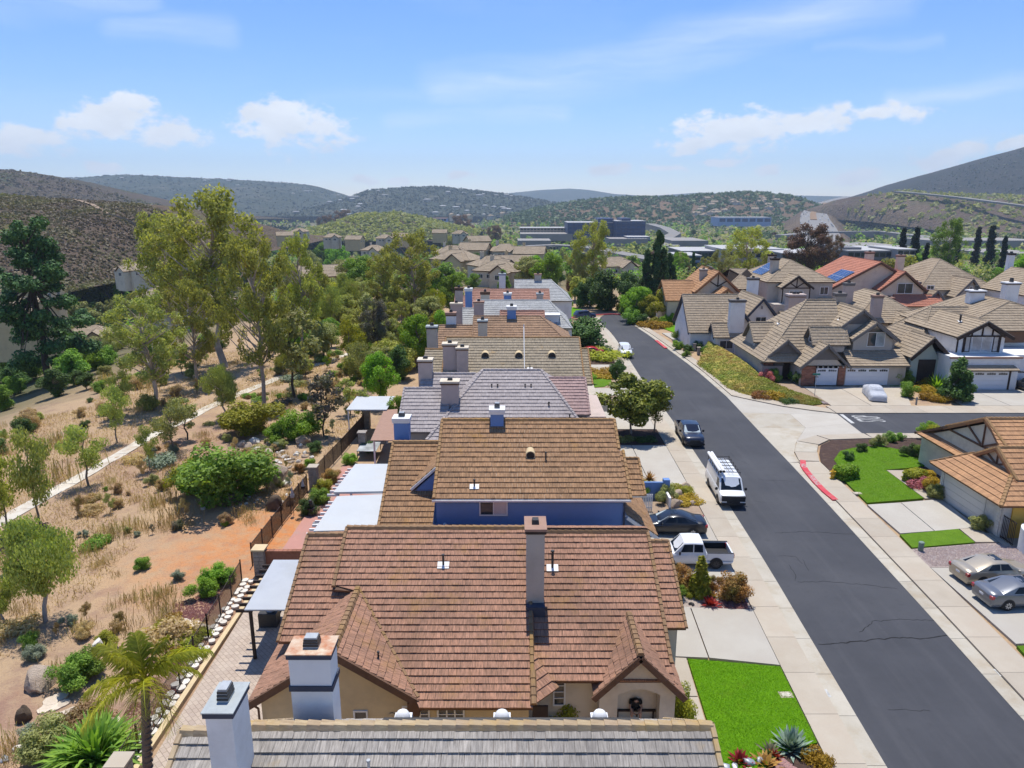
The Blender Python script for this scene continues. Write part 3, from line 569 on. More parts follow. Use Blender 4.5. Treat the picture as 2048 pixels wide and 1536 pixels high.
# grassy bank at the corner
mb = MB(); out = [(27.0, 101), (27.2, 95), (27.4, 87), (28.6, 84.6), (30.2, 83.2), (32.5, 81.3), (35.0, 80.0), (36.3, 80.6)]
inn = [(31.5, 112), (32.6, 104), (33.0, 97), (32.9, 92), (33.4, 88), (34.6, 84.6), (36.2, 82.4), (36.9, 81.4)]
N = 5; grid = []
for k in range(len(out)):
 for i in range(N + 1):
  t = i / N; zz = 0.06 + 1.5 * (t ** 0.8) * max(0.0, 1 - k / 7.2); x = out[k][0] + (inn[k][0] - out[k][0]) * t; y = out[k][1] + (inn[k][1] - out[k][1]) * t
  grid.append((x, y, zz))
fs = [(k * (N + 1) + i, k * (N + 1) + i + 1, (k + 1) * (N + 1) + i + 1, (k + 1) * (N + 1) + i) for k in range(len(out) - 1) for i in range(N)]
mb.add(grid, fs)
def bankmat():
 m, t, b, o = newmat('bank_cover'); p = pos(t)
 col = t.mix(t.ramp(t.noise(p, 0.35, 5, 0.6), 0.38, 0.62), (0.15, 0.21, 0.02), (0.38, 0.29, 0.06)); col = t.mix(t.ramp(t.noise(p, 0.3, 4, 0.6), 0.55, 0.68), col, (0.38, 0.21, 0.08))
 t.l.new(col, b.inputs['Base Color']); b.inputs['Roughness'].default_value = 1; bump(t, b, t.noise(p, 8, 4, 0.7), 0.9, 0.1); return m
bank = tag(mb.build('grass_bank', bankmat(), smooth=True), 'sloping bank of green and rusty ground cover at the street corner', 'bank', kind='structure')
BANK = (out, inn)
sheet('path', [(36.5, 80.7), (37.1, 81.5), (36.5, 82.6), (34.9, 84.8), (33.9, 88), (33.6, 90), (37.5, 90), (37.3, 88.6), (37.3, 80.3)], .075, X['soil_tan'], 'tan path curving beside the brick garage', 'path')
# concrete footpath on the dry slope
pr = thing('footpath', 'pale concrete footpath running down the dry slope', 'path', (-38.5, 60, terr(-38.5, 60))); pr['kind'] = 'structure'
ctr = [(-40.5, 36), (-39.6, 45), (-38.7, 52), (-38.2, 60), (-37.6, 70), (-36.0, 80), (-34.0, 90), (-31.5, 98), (-27.5, 106), (-24.0, 116), (-22, 128)]
for (a, b) in zip(ctr[:-1], ctr[1:]):
 A, B = Vector(a), Vector(b); k = max(1, round((B - A).length / 2.6)); d = (B - A).normalized(); n = Vector((-d.y, d.x)) * 0.75
 for i in range(k):
  p, q = A.lerp(B, i / k), A.lerp(B, (i + .985) / k); mb = MB()
  c4 = [p - n, q - n, q + n, p + n]; zs = [max(terr(*(c + (c - (p + q) / 2) * g)) for g in (0, .3)) + 0.05 for c in c4]
  mb.hexa([(c.x, c.y, z - .3) for c, z in zip(c4, zs)] + [(c.x, c.y, z) for c, z in zip(c4, zs)]); mb.build('slab', X['path_conc'], pr)
# paved patios behind the houses
def paver():
 m, t, b, o = newmat('patio_pavers'); p = pos(t)
 br = t.new('ShaderNodeTexBrick'); rot = t.new('ShaderNodeMapping'); rot.inputs['Rotation'].default_value = (0, 0, RAD(45)); t.l.new(p, rot.inputs[0]); t.l.new(rot.outputs[0], br.inputs['Vector'])
 br.inputs['Scale'].default_value = 1.0; br.inputs['Brick Width'].default_value = 0.34; br.inputs['Row Height'].default_value = 0.22; br.inputs['Mortar Size'].default_value = 0.012
 br.inputs['Color1'].default_value = (0.46, 0.37, 0.29, 1); br.inputs['Color2'].default_value = (0.38, 0.30, 0.24, 1); br.inputs['Mortar'].default_value = (0.22, 0.17, 0.13, 1)
 col = t.mix(t.ramp(t.noise(p, 0.8, 4), 0.4, 0.7, 0, 0.5), br.outputs['Color'], (0.5, 0.42, 0.34)); t.l.new(col, b.inputs['Base Color']); b.inputs['Roughness'].default_value = 0.9
 bump(t, b, br.outputs['Fac'], -0.5, 0.02); return m
sheet('patio', [(-15.2, 22), (-9, 22), (-9, 41.2), (-15.6, 41.2)], 0.07, paver(), 'tan paver patio between the iron fence and the tan house', 'patio')
sheet('patio', [(-15.7, 41.3), (-9, 41.3), (-9, 60), (-15.2, 60), (-15.6, 52)], 0.08, X['terracotta'], 'pink terracotta patio behind the blue house', 'patio')
# ---------------------------------------------------------------- tiled roofs
class Roof:
 def __init__(s, house, mat, fascia, ex=0.34, tw=0.33, near=0, cap=None, th=0.14, label=None):
  s.h, s.mat, s.fa, s.ex, s.tw, s.near, s.th = house, mat, fascia, ex, tw, near, th; s.cap = cap or mat
  s.deck = MB(); s.T = []; s.caps = []; s.k = 0
 def plane(s, *P, ex=None):
  P = [Vector(p) for p in P]; ex = ex or s.ex
  U = (P[1] - P[0]).normalized(); nn = (P[1] - P[0]).cross(P[-1] - P[0]).normalized()
  if nn.z < 0: nn = -nn
  Vv = nn.cross(U).normalized()
  if Vv.z < 0: Vv = -Vv
  Nn = U.cross(Vv).normalized()
  if Nn.z < 0: Nn = -Nn
  s.deck.prism([p - Nn * (s.th + .02) for p in P], Nn * s.th)
  q = [((p - P[0]).dot(U), (p - P[0]).dot(Vv)) for p in P]
  bmax = max(b for a, b in q); rows = max(1, round(bmax / ex)); e = bmax / rows; s.k += 1
  def span(b):
   xs = []
   for (a0, b0), (a1, b1) in zip(q, q[1:] + q[:1]):
    lo, hi = min(b0, b1), max(b0, b1)
    if hi - lo < 1e-6:
     if abs(b - b0) < 1e-4: xs += [a0, a1]
    elif lo - 1e-5 <= b <= hi + 1e-5: xs.append(a0 + (a1 - a0) * (b - b0) / (b1 - b0))
   return (min(xs), max(xs)) if xs else (0, 0)
  for r in range(rows):
   b0, b1 = r * e, (r + 1) * e; L0, R0 = span(b0 + 1e-4); L1, R1 = span(b1 - 1e-4); lo, hi = min(L0, L1), max(R0, R1)
   off = (0.5 if r % 2 else 0.0) * s.tw + s.k * 0.13; i0 = math.floor((lo - off) / s.tw); i1 = math.ceil((hi - off) / s.tw)
   for i in range(i0, i1):
    a, c = off + i * s.tw, off + (i + 1) * s.tw
    la, lc, ta, tcx = max(a, L0), min(c, R0), max(a, L1), min(c, R1)
    if lc < la: la = lc = (a + c) / 2 if L0 < a < R0 else (L0 if a < L0 else R0)
    if tcx < ta: ta = tcx = min(max((a + c) / 2, L1), R1)
    if lc - la < .01 and tcx - ta < .01: continue
    s.T.append((P[0], U, Vv, Nn, la, lc, ta, tcx, b0, b1, abs(la - a) + abs(lc - c) + abs(ta - a) + abs(tcx - c) < 1e-4, i + s.k * 37, r + s.k * 11))
 def line(s, p0, p1, wd=0.34, lift=0.05, up=None):
  p0, p1 = Vector(p0), Vector(p1); L = (p1 - p0).length; n = max(1, round(L / 0.36)); d = (p1 - p0) / n
  for i in range(n): s.caps.append((p0 + d * i, p0 + d * (i + 1.04), wd, lift, Vector(up) if up else Vector((0, 0, 1))))
 def done(s, name='roof'):
  o = s.deck.build(name, s.fa, s.h); w0 = MW.get(s.h.name) is None; r = random.Random(5)
  def geo(la, lc, ta, tcx, b0, b1, h):
   return [(la, b0, h), (lc, b0, h), (tcx, b1 + .03, .012), (ta, b1 + .03, .012), (la, b0, -.012), (lc, b0, -.012)]
  FA = [(0, 1, 2, 3), (4, 5, 1, 0)]; SD = [(4, 0, 3), (5, 2, 1)]
  idx = []
  if s.near:
   full = [i for i, t in enumerate(s.T) if t[10]]
   def key(i):
    t = s.T[i]; c = t[0] + t[1] * (t[4] + t[5]) / 2 + t[2] * (t[8] + t[9]) / 2; e = Vector((0, 0, CAM_H)) - c
    z = _c * c.y + _s * (CAM_H - c.z); u = 1024 + FPX * c.x / max(z, 1); vv = 768 - FPX * ((c.z - CAM_H) * _c + c.y * _s) / max(z, 1)
    f = t[3].dot(e.normalized()) / e.length_squared
    return f if (-20 < u < 2068 and vv < 1545 and f > 0) else -1
   full = sorted(((key(i), i) for i in full), reverse=True); idx = [i for k, i in full[:s.near] if k > 0]
  ch = set(idx)
  if idx:
   t = s.T[idx[0]]; variants = []
   for h in (.06, .072, .08, .066):
    q = geo(-s.tw / 2 + .003, s.tw / 2 - .003, -s.tw / 2 + .003, s.tw / 2 - .003, 0, t[9] - t[8], h)
    f = FA; me = bpy.data.meshes.new('tile'); me.from_pydata(q, [], FA + SD); me.materials.append(s.mat)
    uvl = me.uv_layers.new(name='UVMap'); k = 0
    for fc in FA + SD:
     for vi in fc: uvl.data[k].uv = (0.05 + 0.9 * (q[vi][0] / s.tw + .5), 0.02 + 0.9 * q[vi][1] / (t[9] - t[8])); k += 1
    variants.append(me)
   for i in idx:
    t = s.T[i]; c = t[0] + t[1] * ((t[4] + t[5]) / 2) + t[2] * t[8]
    m = Matrix((t[1], t[2], t[3])).transposed().to_4x4(); m.translation = c
    rr = r.uniform(-.012, .012); m = m @ Matrix.Rotation(rr, 4, 'Z') @ Matrix.Scale((t[9] - t[8]) / (s.T[idx[0]][9] - s.T[idx[0]][8]), 4, (0, 1, 0))
    link('tile', variants[r.randrange(4)], o, m)
  vs, f4, f3, uv = [], [], [], []
  for i, t in enumerate(s.T):
   if i in ch: continue
   P0, U, Vv, Nn, la, lc, ta, tcx, b0, b1, full, ci, ri = t
   h = r.choice((.06, .066, .074, .082)); q = geo(la + .003, lc - .003, ta + .003, tcx - .003, b0, b1, h); b = len(vs)
   vs += [P0 + U * a + Vv * bb + Nn * n for a, bb, n in q]; f4 += [(b, b + 1, b + 2, b + 3), (b + 4, b + 5, b + 1, b)]
   g = lambda a, v_: (ci + .02 + .96 * min(max((a - la) / max(lc - la, .01), 0), 1), ri + v_)
   uv += [g(la, .02), g(lc, .02), g(lc, .96), g(la, .96), g(la, .02), g(lc, .02), g(lc, .03), g(la, .03)]
  if f4:
   me = npmesh('tile_courses', [tuple(v) for v in vs], f4, [s.mat], uv); tag(link('tile_courses', me, o), kind='stuff')
  for j, (a, b, wd, lift, up) in enumerate(s.caps):
   pass
  def capgeo(a, b, wd, lift, up):
   d = (b - a).normalized(); x = d.cross(up).normalized(); n = x.cross(d).normalized();
   if n.z < 0: n = -n
   res = []
   for p, k in ((a, 1.0), (b, .9)):
    hh = lift + (.035 if p is a else 0)
    res += [p - x * wd * .5 * k - n * .07, p - x * wd * .3 * k + n * hh, p + x * wd * .3 * k + n * hh, p + x * wd * .5 * k - n * .07]
   return res, [(0, 4, 5, 1), (1, 5, 6, 2), (2, 6, 7, 3), (0, 1, 2, 3)]
  U8 = [(0.1, .0), (.1, .9), (.3, .9), (.3, 0), (.3, 0), (.3, .9), (.7, .9), (.7, 0), (.7, 0), (.7, .9), (.9, .9), (.9, 0), (0, 0), (.3, .0), (.7, 0), (.9, 0)]
  vs, fs, uv = [], [], []; cn = 0
  for j, (a, b, wd, lift, up) in enumerate(s.caps):
   q, f = capgeo(a, b, wd, lift, up)
   if s.near and cn < 260:
    c = (a + b) / 2; me = npmesh('ridge_tile', [tuple(p) for p in q], f, [s.cap], U8); link('ridge_tile', me, o); cn += 1
   else:
    bb = len(vs); vs += [tuple(p) for p in q]; fs += [tuple(bb + i for i in ff) for ff in f]; uv += [(x_ + j, y_ + 3) for x_, y_ in U8]
  if fs: tag(link('ridge_courses', npmesh('ridge_courses', vs, fs, [s.cap], uv), o), kind='stuff')
  return o
 def gable_x(s, x0, x1, y0, y1, ze, zr, yr=None, ze2=None, rakes=True, back=True):
  yr = (y0 + y1) / 2 if yr is None else yr; ze2 = ze if ze2 is None else ze2
  s.plane((x0, y0, ze), (x1, y0, ze), (x1, yr, zr), (x0, yr, zr))
  if back: s.plane((x1, y1, ze2), (x0, y1, ze2), (x0, yr, zr), (x1, yr, zr))
  s.line((x0, yr, zr + .04), (x1, yr, zr + .04))
  if rakes:
   for x in (x0, x1):
    s.line((x, y0, ze + .03), (x, yr, zr + .03), .22, .06)
    if back: s.line((x, y1, ze2 + .03), (x, yr, zr + .03), .22, .06)
 def gable_y(s, x0, x1, y0, y1, ze, zr, xr=None, rakes=True, ze2=None):
  xr = (x0 + x1) / 2 if xr is None else xr; ze2 = ze if ze2 is None else ze2
  s.plane((x0, y1, ze), (x0, y0, ze), (xr, y0, zr), (xr, y1, zr)); s.plane((x1, y0, ze2), (x1, y1, ze2), (xr, y1, zr), (xr, y0, zr))
  s.line((xr, y0, zr + .04), (xr, y1, zr + .04))
  if rakes:
   s.line((x0, y0, ze + .03), (xr, y0, zr + .03), .22, .05); s.line((x1, y0, ze2 + .03), (xr, y0, zr + .03), .22, .05)
 def hip(s, x0, x1, y0, y1, ze, zr, inset=None, axis='x', l=True, r=True):
  if axis == 'x':
   i = (y1 - y0) / 2 if inset is None else inset; ym = (y0 + y1) / 2; xl, xr = (x0 + i if l else x0), (x1 - i if r else x1)
   s.plane((x0, y0, ze), (x1, y0, ze), (xr, ym, zr), (xl, ym, zr)); s.plane((x1, y1, ze), (x0, y1, ze), (xl, ym, zr), (xr, ym, zr))
   if l: s.plane((x0, y1, ze), (x0, y0, ze), (xl, ym, zr)); s.line((x0, y0, ze + .03), (xl, ym, zr + .03)); s.line((x0, y1, ze + .03), (xl, ym, zr + .03))
   if r: s.plane((x1, y0, ze), (x1, y1, ze), (xr, ym, zr)); s.line((x1, y0, ze + .03), (xr, ym, zr + .03)); s.line((x1, y1, ze + .03), (xr, ym, zr + .03))
   s.line((xl, ym, zr + .04), (xr, ym, zr + .04))
  else:
   i = (x1 - x0) / 2 if inset is None else inset; xm = (x0 + x1) / 2; yl, yr = (y0 + i if l else y0), (y1 - i if r else y1)
   s.plane((x0, y1, ze), (x0, y0, ze), (xm, yl, zr), (xm, yr, zr)); s.plane((x1, y0, ze), (x1, y1, ze), (xm, yr, zr), (xm, yl, zr))
   if l: s.plane((x0, y0, ze), (x1, y0, ze), (xm, yl, zr)); s.line((x0, y0, ze + .03), (xm, yl, zr + .03)); s.line((x1, y0, ze + .03), (xm, yl, zr + .03))
   if r: s.plane((x1, y1, ze), (x0, y1, ze), (xm, yr, zr)); s.line((x0, y1, ze + .03), (xm, yr, zr + .03)); s.line((x1, y1, ze + .03), (xm, yr, zr + .03))
   s.line((xm, yl, zr + .04), (xm, yr, zr + .04))
# ---------------------------------------------------------------- house parts
def wall_gx(mb, x0, x1, y0, y1, ze, zr, z0=0.0, yr=None, d=.2, m=0):       # body under a roof whose ridge runs along x
 yr = (y0 + y1) / 2 if yr is None else yr; mb.prism([(x0, y0, z0), (x0, y1, z0), (x0, y1, ze - d), (x0, yr, zr - d), (x0, y0, ze - d)], (x1 - x0, 0, 0), m)
def wall_gy(mb, x0, x1, y0, y1, ze, zr, z0=0.0, xr=None, d=.2, m=0):
 xr = (x0 + x1) / 2 if xr is None else xr; mb.prism([(x0, y0, z0), (x1, y0, z0), (x1, y0, ze - d), (xr, y0, zr - d), (x0, y0, ze - d)], (0, y1 - y0, 0), m)
def window(house, c, wd, ht, face='-y', cols=2, rows=1, frame='trim_white', glass='glass', fw=.07, mun=.03, name='window', depth=.06, half=None):
 c = Vector(c); ax = {'-y': (Vector((1, 0, 0)), Vector((0, -1, 0))), '+y': (Vector((-1, 0, 0)), Vector((0, 1, 0))), '-x': (Vector((0, -1, 0)), Vector((-1, 0, 0))), '+x': (Vector((0, 1, 0)), Vector((1, 0, 0)))}[face]
 R_, N_ = ax; Z = Vector((0, 0, 1)); f = MB()
 def bx(mb, a0, a1, h0, h1, d0, d1):
  p = lambda a, h, d: c + R_ * a + Z * h + N_ * d
  mb.hexa([p(a0, h0, d1), p(a1, h0, d1), p(a1, h0, d0), p(a0, h0, d0), p(a0, h1, d1), p(a1, h1, d1), p(a1, h1, d0), p(a0, h1, d0)])
 hw = wd / 2
 bx(f, -hw, hw, 0, fw, -.02, depth); bx(f, -hw, hw, ht - fw, ht, -.02, depth); bx(f, -hw, -hw + fw, fw, ht - fw, -.02, depth); bx(f, hw - fw, hw, fw, ht - fw, -.02, depth)
 iw, ih = wd - 2 * fw, ht - 2 * fw
 for i in range(1, cols): a = -hw + fw + iw * i / cols; bx(f, a - mun, a + mun, fw, ht - fw, -.02, depth - .012)
 for j in range(1, rows): h = fw + ih * j / rows; bx(f, -hw + fw, hw - fw, h - mun * .7, h + mun * .7, -.02, depth - .016)
 fo = f.build(name, X[frame], house)
 if cols * rows > 8: g = MB(); bx(g, -hw + fw, hw - fw, fw, ht - fw, -.03, .012); g.build('pane', X[glass], fo); return fo
 for i in range(cols):
  for j in range(rows):
   g = MB(); bx(g, -hw + fw + iw * i / cols + .004, -hw + fw + iw * (i + 1) / cols - .004, fw + ih * j / rows, fw + ih * (j + 1) / rows - .002, -.03, .012)
   g.build('pane', X[half if half and i == 1 else glass], fo)
 return fo
def chimney(house, x0, x1, y0, y1, z0, z1, body='stucco_white', cap='cap_grey', over=.08, caph=.14, trim=None, arr='metal_grey', arrs=1, arrh=.32, band=None):
 b = MB(); b.box(x0, x1, y0, y1, z0, z1 - caph); o = b.build('chimney', X[body], house)
 if trim: t = MB(); t.box(x0 - over * .7, x1 + over * .7, y0 - over * .7, y1 + over * .7, z1 - caph - .14, z1 - caph + .0); t.build('chimney_collar', X[trim], o)
 if band: t = MB(); t.box(x0 - .04, x1 + .04, y0 - .04, y1 + .04, band, band + .16); t.build('chimney_band', X[trim], o)
 c = MB(); c.box(x0 - over, x1 + over, y0 - over, y1 + over, z1 - caph + .002, z1); c.build('chimney_cap', X[cap], o)
 xm, ym = (x0 + x1) / 2, (y0 + y1) / 2; w_, d_ = min(.42, (x1 - x0) * .42), min(.42, (y1 - y0) * .42)
 for k in range(arrs):
  xx = xm + (k - (arrs - 1) / 2) * w_ * 1.3; a = MB(); q = w_ / 2; r_ = d_ / 2
  a.hexa([(xx - q, ym - r_, z1), (xx + q, ym - r_, z1), (xx + q, ym + r_, z1), (xx - q, ym + r_, z1), (xx - q * .8, ym - r_ * .8, z1 + arrh), (xx + q * .8, ym - r_ * .8, z1 + arrh), (xx + q * .8, ym + r_ * .8, z1 + arrh), (xx - q * .8, ym + r_ * .8, z1 + arrh)])
  ao = a.build('spark_arrestor', X['metal_dark'] if arr != 'metal_grey' else X['metal_grey'], o)
  if arr == 'metal_grey':
   g = MB()
   for h in (.25, .5, .75): g.box(xx - q * (1 - .2 * h) - .012, xx + q * (1 - .2 * h) + .012, ym - r_ * (1 - .2 * h) - .012, ym + r_ * (1 - .2 * h) + .012, z1 + arrh * h - .03, z1 + arrh * h + .03)
   g.build('louver', X['metal_dark'], ao)
 return o
def vent_pipe(house, p, h=.5, r=.05, flash=True, mat='metal_dark', n=(0, -.4, .9)):
 p = Vector(p); m = MB(); m.cyl(p - Vector((0, 0, .1)), p + Vector((0, 0, h)), r); m.cyl(p + Vector((0, 0, h)), p + Vector((0, 0, h + .06)), r * 1.5)
 o = m.build('vent_pipe', X[mat], house, smooth=True)
 if flash:
  f = MB(); N_ = Vector(n).normalized(); U = Vector((1, 0, 0)); V_ = N_.cross(U); c = p + N_ * .075
  f.slab([c - U * .28 - V_ * .2, c + U * .28 - V_ * .2, c + U * .28 + V_ * .2, c - U * .28 + V_ * .2], .02); f.build('flashing', X['trim_white'], o)
def garage_door(house, xc, y, z0, wd, ht, mat='garage_white', cols=4, win=True, face='-y', panels=4):
 def P(a, h, d): return (xc + a, y - d, z0 + h) if face == '-y' else (xc - d, y - a, z0 + h)
 def bx(mb, a0, a1, h0, h1, d0, d1): mb.hexa([P(a0, h0, d1), P(a1, h0, d1), P(a1, h0, d0), P(a0, h0, d0), P(a0, h1, d1), P(a1, h1, d1), P(a1, h1, d0), P(a0, h1, d0)])
 m = MB(); bx(m, -wd / 2, wd / 2, 0, ht, -.06, .0); o = m.build('garage_door', X[mat], house); ph = ht / panels
 for k in range(panels):
  m = MB(); bx(m, -wd / 2 + .01, wd / 2 - .01, k * ph + .012, (k + 1) * ph - .012, .002, .035); m.build('panel', X[mat], o)
 if win:
  for i in range(cols):
   cw = wd / cols; a0 = -wd / 2 + i * cw + cw * .12; a1 = a0 + cw * .76
   for j in range(4):
    q = (a1 - a0) / 4; m = MB(); hh = ht - ph + .30 + .10 * (1 - abs((i + .1 + j * .25) / cols * 2 - 1) ** 2) if cols < 3 else ht - ph + .36 + (.05 if j in (1, 2) else 0)
    bx(m, a0 + j * q + .02, a0 + (j + 1) * q - .02, ht - ph + .14, hh, .034, .045); m.build('pane', X['glass'], o)
 return o
def solar(house, p0, U, V_, nu, nv, pw=1.0, ph=1.65, lift=.14, name='solar_panel'):
 p0, U, V_ = Vector(p0), Vector(U).normalized(), Vector(V_).normalized(); N_ = U.cross(V_)
 if N_.z < 0: N_ = -N_
 for i in range(nu):
  for j in range(nv):
   a = p0 + U * (i * (pw + .03)) + V_ * (j * (ph + .03)) + N_ * lift; m = MB()
   q = [a, a + U * pw, a + U * pw + V_ * ph, a + V_ * ph]; m.prism([x - N_ * .04 for x in q], N_ * .035); o = m.build(name, X['solar_line'], house)
   g = MB(); ins = .03
   for cx in range(3):
    for cy in range(5):
     c0 = a + U * (ins + (pw - 2 * ins) * cx / 3 + .008) + V_ * (ins + (ph - 2 * ins) * cy / 5 + .008); du, dv = U * ((pw - 2 * ins) / 3 - .016), V_ * ((ph - 2 * ins) / 5 - .016)
     g.prism([c0 - N_ * .004, c0 + du - N_ * .004, c0 + du + dv - N_ * .004, c0 + dv - N_ * .004], N_ * .008)
   g.build('cells', X['solar'], o)
# ---------------------------------------------------------------- houses of the row on this side of the street
TM = {}
TM['grey'] = tilemat('tile_grey', (0.403, 0.364, 0.314), (0.325, 0.297, 0.263), (0.168, 0.151, 0.134), (0.381, 0.246, 0.078), .05, .75)
TM['greycap'] = tilemat('tile_greycap', (0.462, 0.363, 0.220), (0.396, 0.297, 0.198), (0.275, 0.187, 0.110), (0.528, 0.319, 0.055), .45, .5)
TM['redbrown'] = tilemat('tile_redbrown', (0.40, 0.215, 0.14), (0.33, 0.185, 0.125), (0.14, 0.09, 0.062), (0.35, 0.20, 0.06), .36, .85, .3)
TM['mosscap'] = tilemat('tile_mosscap', (0.30, 0.185, 0.10), (0.26, 0.16, 0.09), (0.15, 0.10, 0.06), (0.34, 0.21, 0.05), .4, .5)
TM['tanbrown'] = tilemat('tile_tanbrown', (0.37, 0.215, 0.115), (0.29, 0.17, 0.094), (0.13, 0.085, 0.05), (0.44, 0.23, 0.035), .16, .9, .25)
TM['orangecap'] = tilemat('tile_orangecap', (0.37, 0.225, 0.11), (0.31, 0.185, 0.09), (0.17, 0.11, 0.055), (0.46, 0.27, 0.05), .3, .5)
TM['mauve'] = tilemat('tile_mauve', (0.416, 0.370, 0.351), (0.351, 0.312, 0.299), (0.208, 0.182, 0.176), (0.390, 0.312, 0.234), .05, .6)
TM['pinkbrown'] = tilemat('tile_pinkbrown', (0.408, 0.282, 0.252), (0.348, 0.240, 0.222), (0.204, 0.144, 0.132), (0.360, 0.240, 0.144), .05, .5)
TM['olive'] = tilemat('tile_olive', (0.358, 0.297, 0.209), (0.290, 0.243, 0.176), (0.162, 0.135, 0.097), (0.446, 0.257, 0.068), .1, .8, .2)
TM['brown'] = tilemat('tile_brown', (0.37, 0.235, 0.145), (0.30, 0.19, 0.12), (0.16, 0.11, 0.075), (0.42, 0.25, 0.07), .12, .75)
TM['ash'] = tilemat('tile_ash', (0.473, 0.473, 0.451), (0.407, 0.407, 0.391), (0.253, 0.253, 0.242), (0.440, 0.418, 0.363), .05, .7)
TM['rust'] = tilemat('tile_rust', (0.425, 0.237, 0.175), (0.350, 0.188, 0.138), (0.188, 0.112, 0.088), (0.375, 0.250, 0.125), .05, .6)
TM['taupe'] = tilemat('tile_taupe', (0.42, 0.335, 0.235), (0.355, 0.28, 0.195), (0.21, 0.165, 0.12), (0.42, 0.31, 0.16), .1, .6)
TM['terra'] = tilemat('tile_terra', (0.516, 0.216, 0.138), (0.432, 0.186, 0.126), (0.288, 0.132, 0.096), (0.480, 0.288, 0.192), .05, .4)
TM['orange'] = tilemat('tile_orange', (0.504, 0.282, 0.144), (0.408, 0.228, 0.120), (0.228, 0.132, 0.078), (0.528, 0.312, 0.108), .12, .65)
# ---- nearest house: weathered grey roof, two white chimneys
h = thing('house', 'nearest house at the photo bottom with weathered grey tile roof and two white chimneys', 'house', (-1.5, 16, 0), group='houses in the row along the street')
R = Roof(h, TM['grey'], X['timber_brown'], .35, .30, 300, TM['greycap'])
R.gable_x(-7.2, 5.3, 11.0, 21.0, 7.05, 9.55, 16.0, 5.55)
R.gable_x(-8.75, -7.3, 11.0, 20.4, 6.95, 9.42, 15.95, 5.6); R.done()
m = MB(); m.prism([(-8.5, 11.4, 0), (-8.5, 20.5, 0), (-8.5, 20.5, 5.4), (-8.5, 16, 9.0), (-8.5, 11.4, 6.7)], (13.6, 0, 0)); m.build('wall', X['stucco_tan'], h)
chimney(h, -7.25, -6.62, 14.3, 15.3, 7.0, 11.38, 'stucco_white', 'cap_grey', .07, .03, 'navy_trim', arrh=.34)
chimney(h, -6.05, -4.93, 16.75, 17.5, 7.6, 11.22, 'stucco_white', 'rust_cap', .07, .03, 'navy_trim', arrh=.3, band=10.05)
sp_ = MB()
for k in range(4): yy = 16.2 + k * .12; zz = 9.5 - .6 * (yy - 16.2); sp_.cyl((-3.5, yy, zz), (3.45, yy, zz), .055, n=8)
pan = sp_.build('pool_heater_header', X['pvc_black'], h, smooth=True)
for k in range(6):
 a = -3.45 + k * 1.15; m = MB(); m.slab([(a, 16.4, 9.55 - .32 + .1), (a + 1.08, 16.4, 9.33), (a + 1.08, 19.6, 9.55 - 2.88 + .1), (a, 19.6, 6.77)], .03); m.build('pool_heater_panel', X['pvc_black'], h)
for x in (-3.05, -.28, 2.45):
 m = MB(); m.sph((x, 16.9, 9.05), (.22, .22, .26), 14, 8); m.box(x - .24, x + .24, 16.66, 17.14, 8.6, 9.04); m.build('skylight_dome', X['stucco_white'], h, smooth=True)
m = MB(); m.cyl((-3.6, 14.9, 8.9), (-3.6, 14.9, 9.42), .035); m.cyl((-3.6, 14.9, 9.42), (-3.6, 14.9, 9.47), .05); m.build('vent_pipe', X['metal_grey'], h)
m = MB(); m.slab([(-3.8, 14.6, 8.96), (-3.38, 14.6, 8.96), (-3.38, 14.95, 9.13), (-3.8, 14.95, 9.13)], .02); m.build('flashing', X['trim_white'], h)
# ---- second house: red brown roof, tan walls
h = thing('house', 'tan stucco house with broad mossy red brown tile roof and arched porch', 'house', (-1, 30, 0), group='houses in the row along the street')
R = Roof(h, TM['redbrown'], X['timber_brown'], .34, .32, 300, TM['mosscap'])
zA = lambda y: 7.05 - .464 * (33 - y)
R.plane((-3.75, 24.6, zA(24.6)), (.85, 24.6, zA(24.6)), (.85, 33, 7.05), (-8.35, 33, 7.05), (-8.35, 29.7, zA(29.7)), (-7.15, 29.6, zA(29.6)))
R.plane((6.86, 38, 4.7), (-8.35, 38, 4.7), (-8.35, 33, 7.05), (6.86, 33, 7.05)); R.line((-8.35, 33, 7.1), (.85, 33, 7.1))
R.line((-8.35, 29.8, zA(29.8) + .04), (-8.35, 33, 7.09), .24, .06); R.line((.85, 26.0, zA(26) + .04), (.85, 33, 7.09), .24, .06)
zB = lambda y: 6.84 - .48 * (33 - y)
R.plane((.9, 25.9, zB(25.9)), (6.86, 25.9, zB(25.9)), (6.86, 33, 6.84), (.9, 33, 6.84)); R.line((.9, 33, 6.9), (6.86, 33, 6.9)); R.line((6.86, 26.6, zB(26.6) + .04), (6.86, 33, 6.88), .24, .06)
zC = lambda y: 6.3 - .48 * (33 - y)
R.plane((6.9, 28.6, zC(28.6)), (7.95, 28.6, zC(28.6)), (7.95, 33, 6.3), (6.9, 33, 6.3)); R.line((7.95, 28.6, zC(28.6) + .03), (7.95, 33, 6.33), .2, .05); R.line((6.9, 33, 6.34), (7.95, 33, 6.34))
R.plane((.9, 24.7, 3.25), (1.95, 25.75, 3.25), (.9, 26.9, 4.2)); R.line((.88, 24.65, 3.3), (.88, 26.0, 3.9), .3, .06)
zF = lambda y: 6.66 - .464 * (33 - y)
R.plane((-10.35, 27.6, zF(27.6)), (-7.0, 27.6, zF(27.6)), (-7.0, 33, 6.66), (-10.35, 33, 6.66)); R.plane((-8.4, 38, 4.35), (-10.35, 38, 4.35), (-10.35, 33, 6.66), (-8.4, 33, 6.66))
R.line((-10.35, 27.6, zF(27.6) + .03), (-10.35, 33, 6.7), .22, .06); R.line((-10.35, 33, 6.72), (-8.4, 33, 6.72))
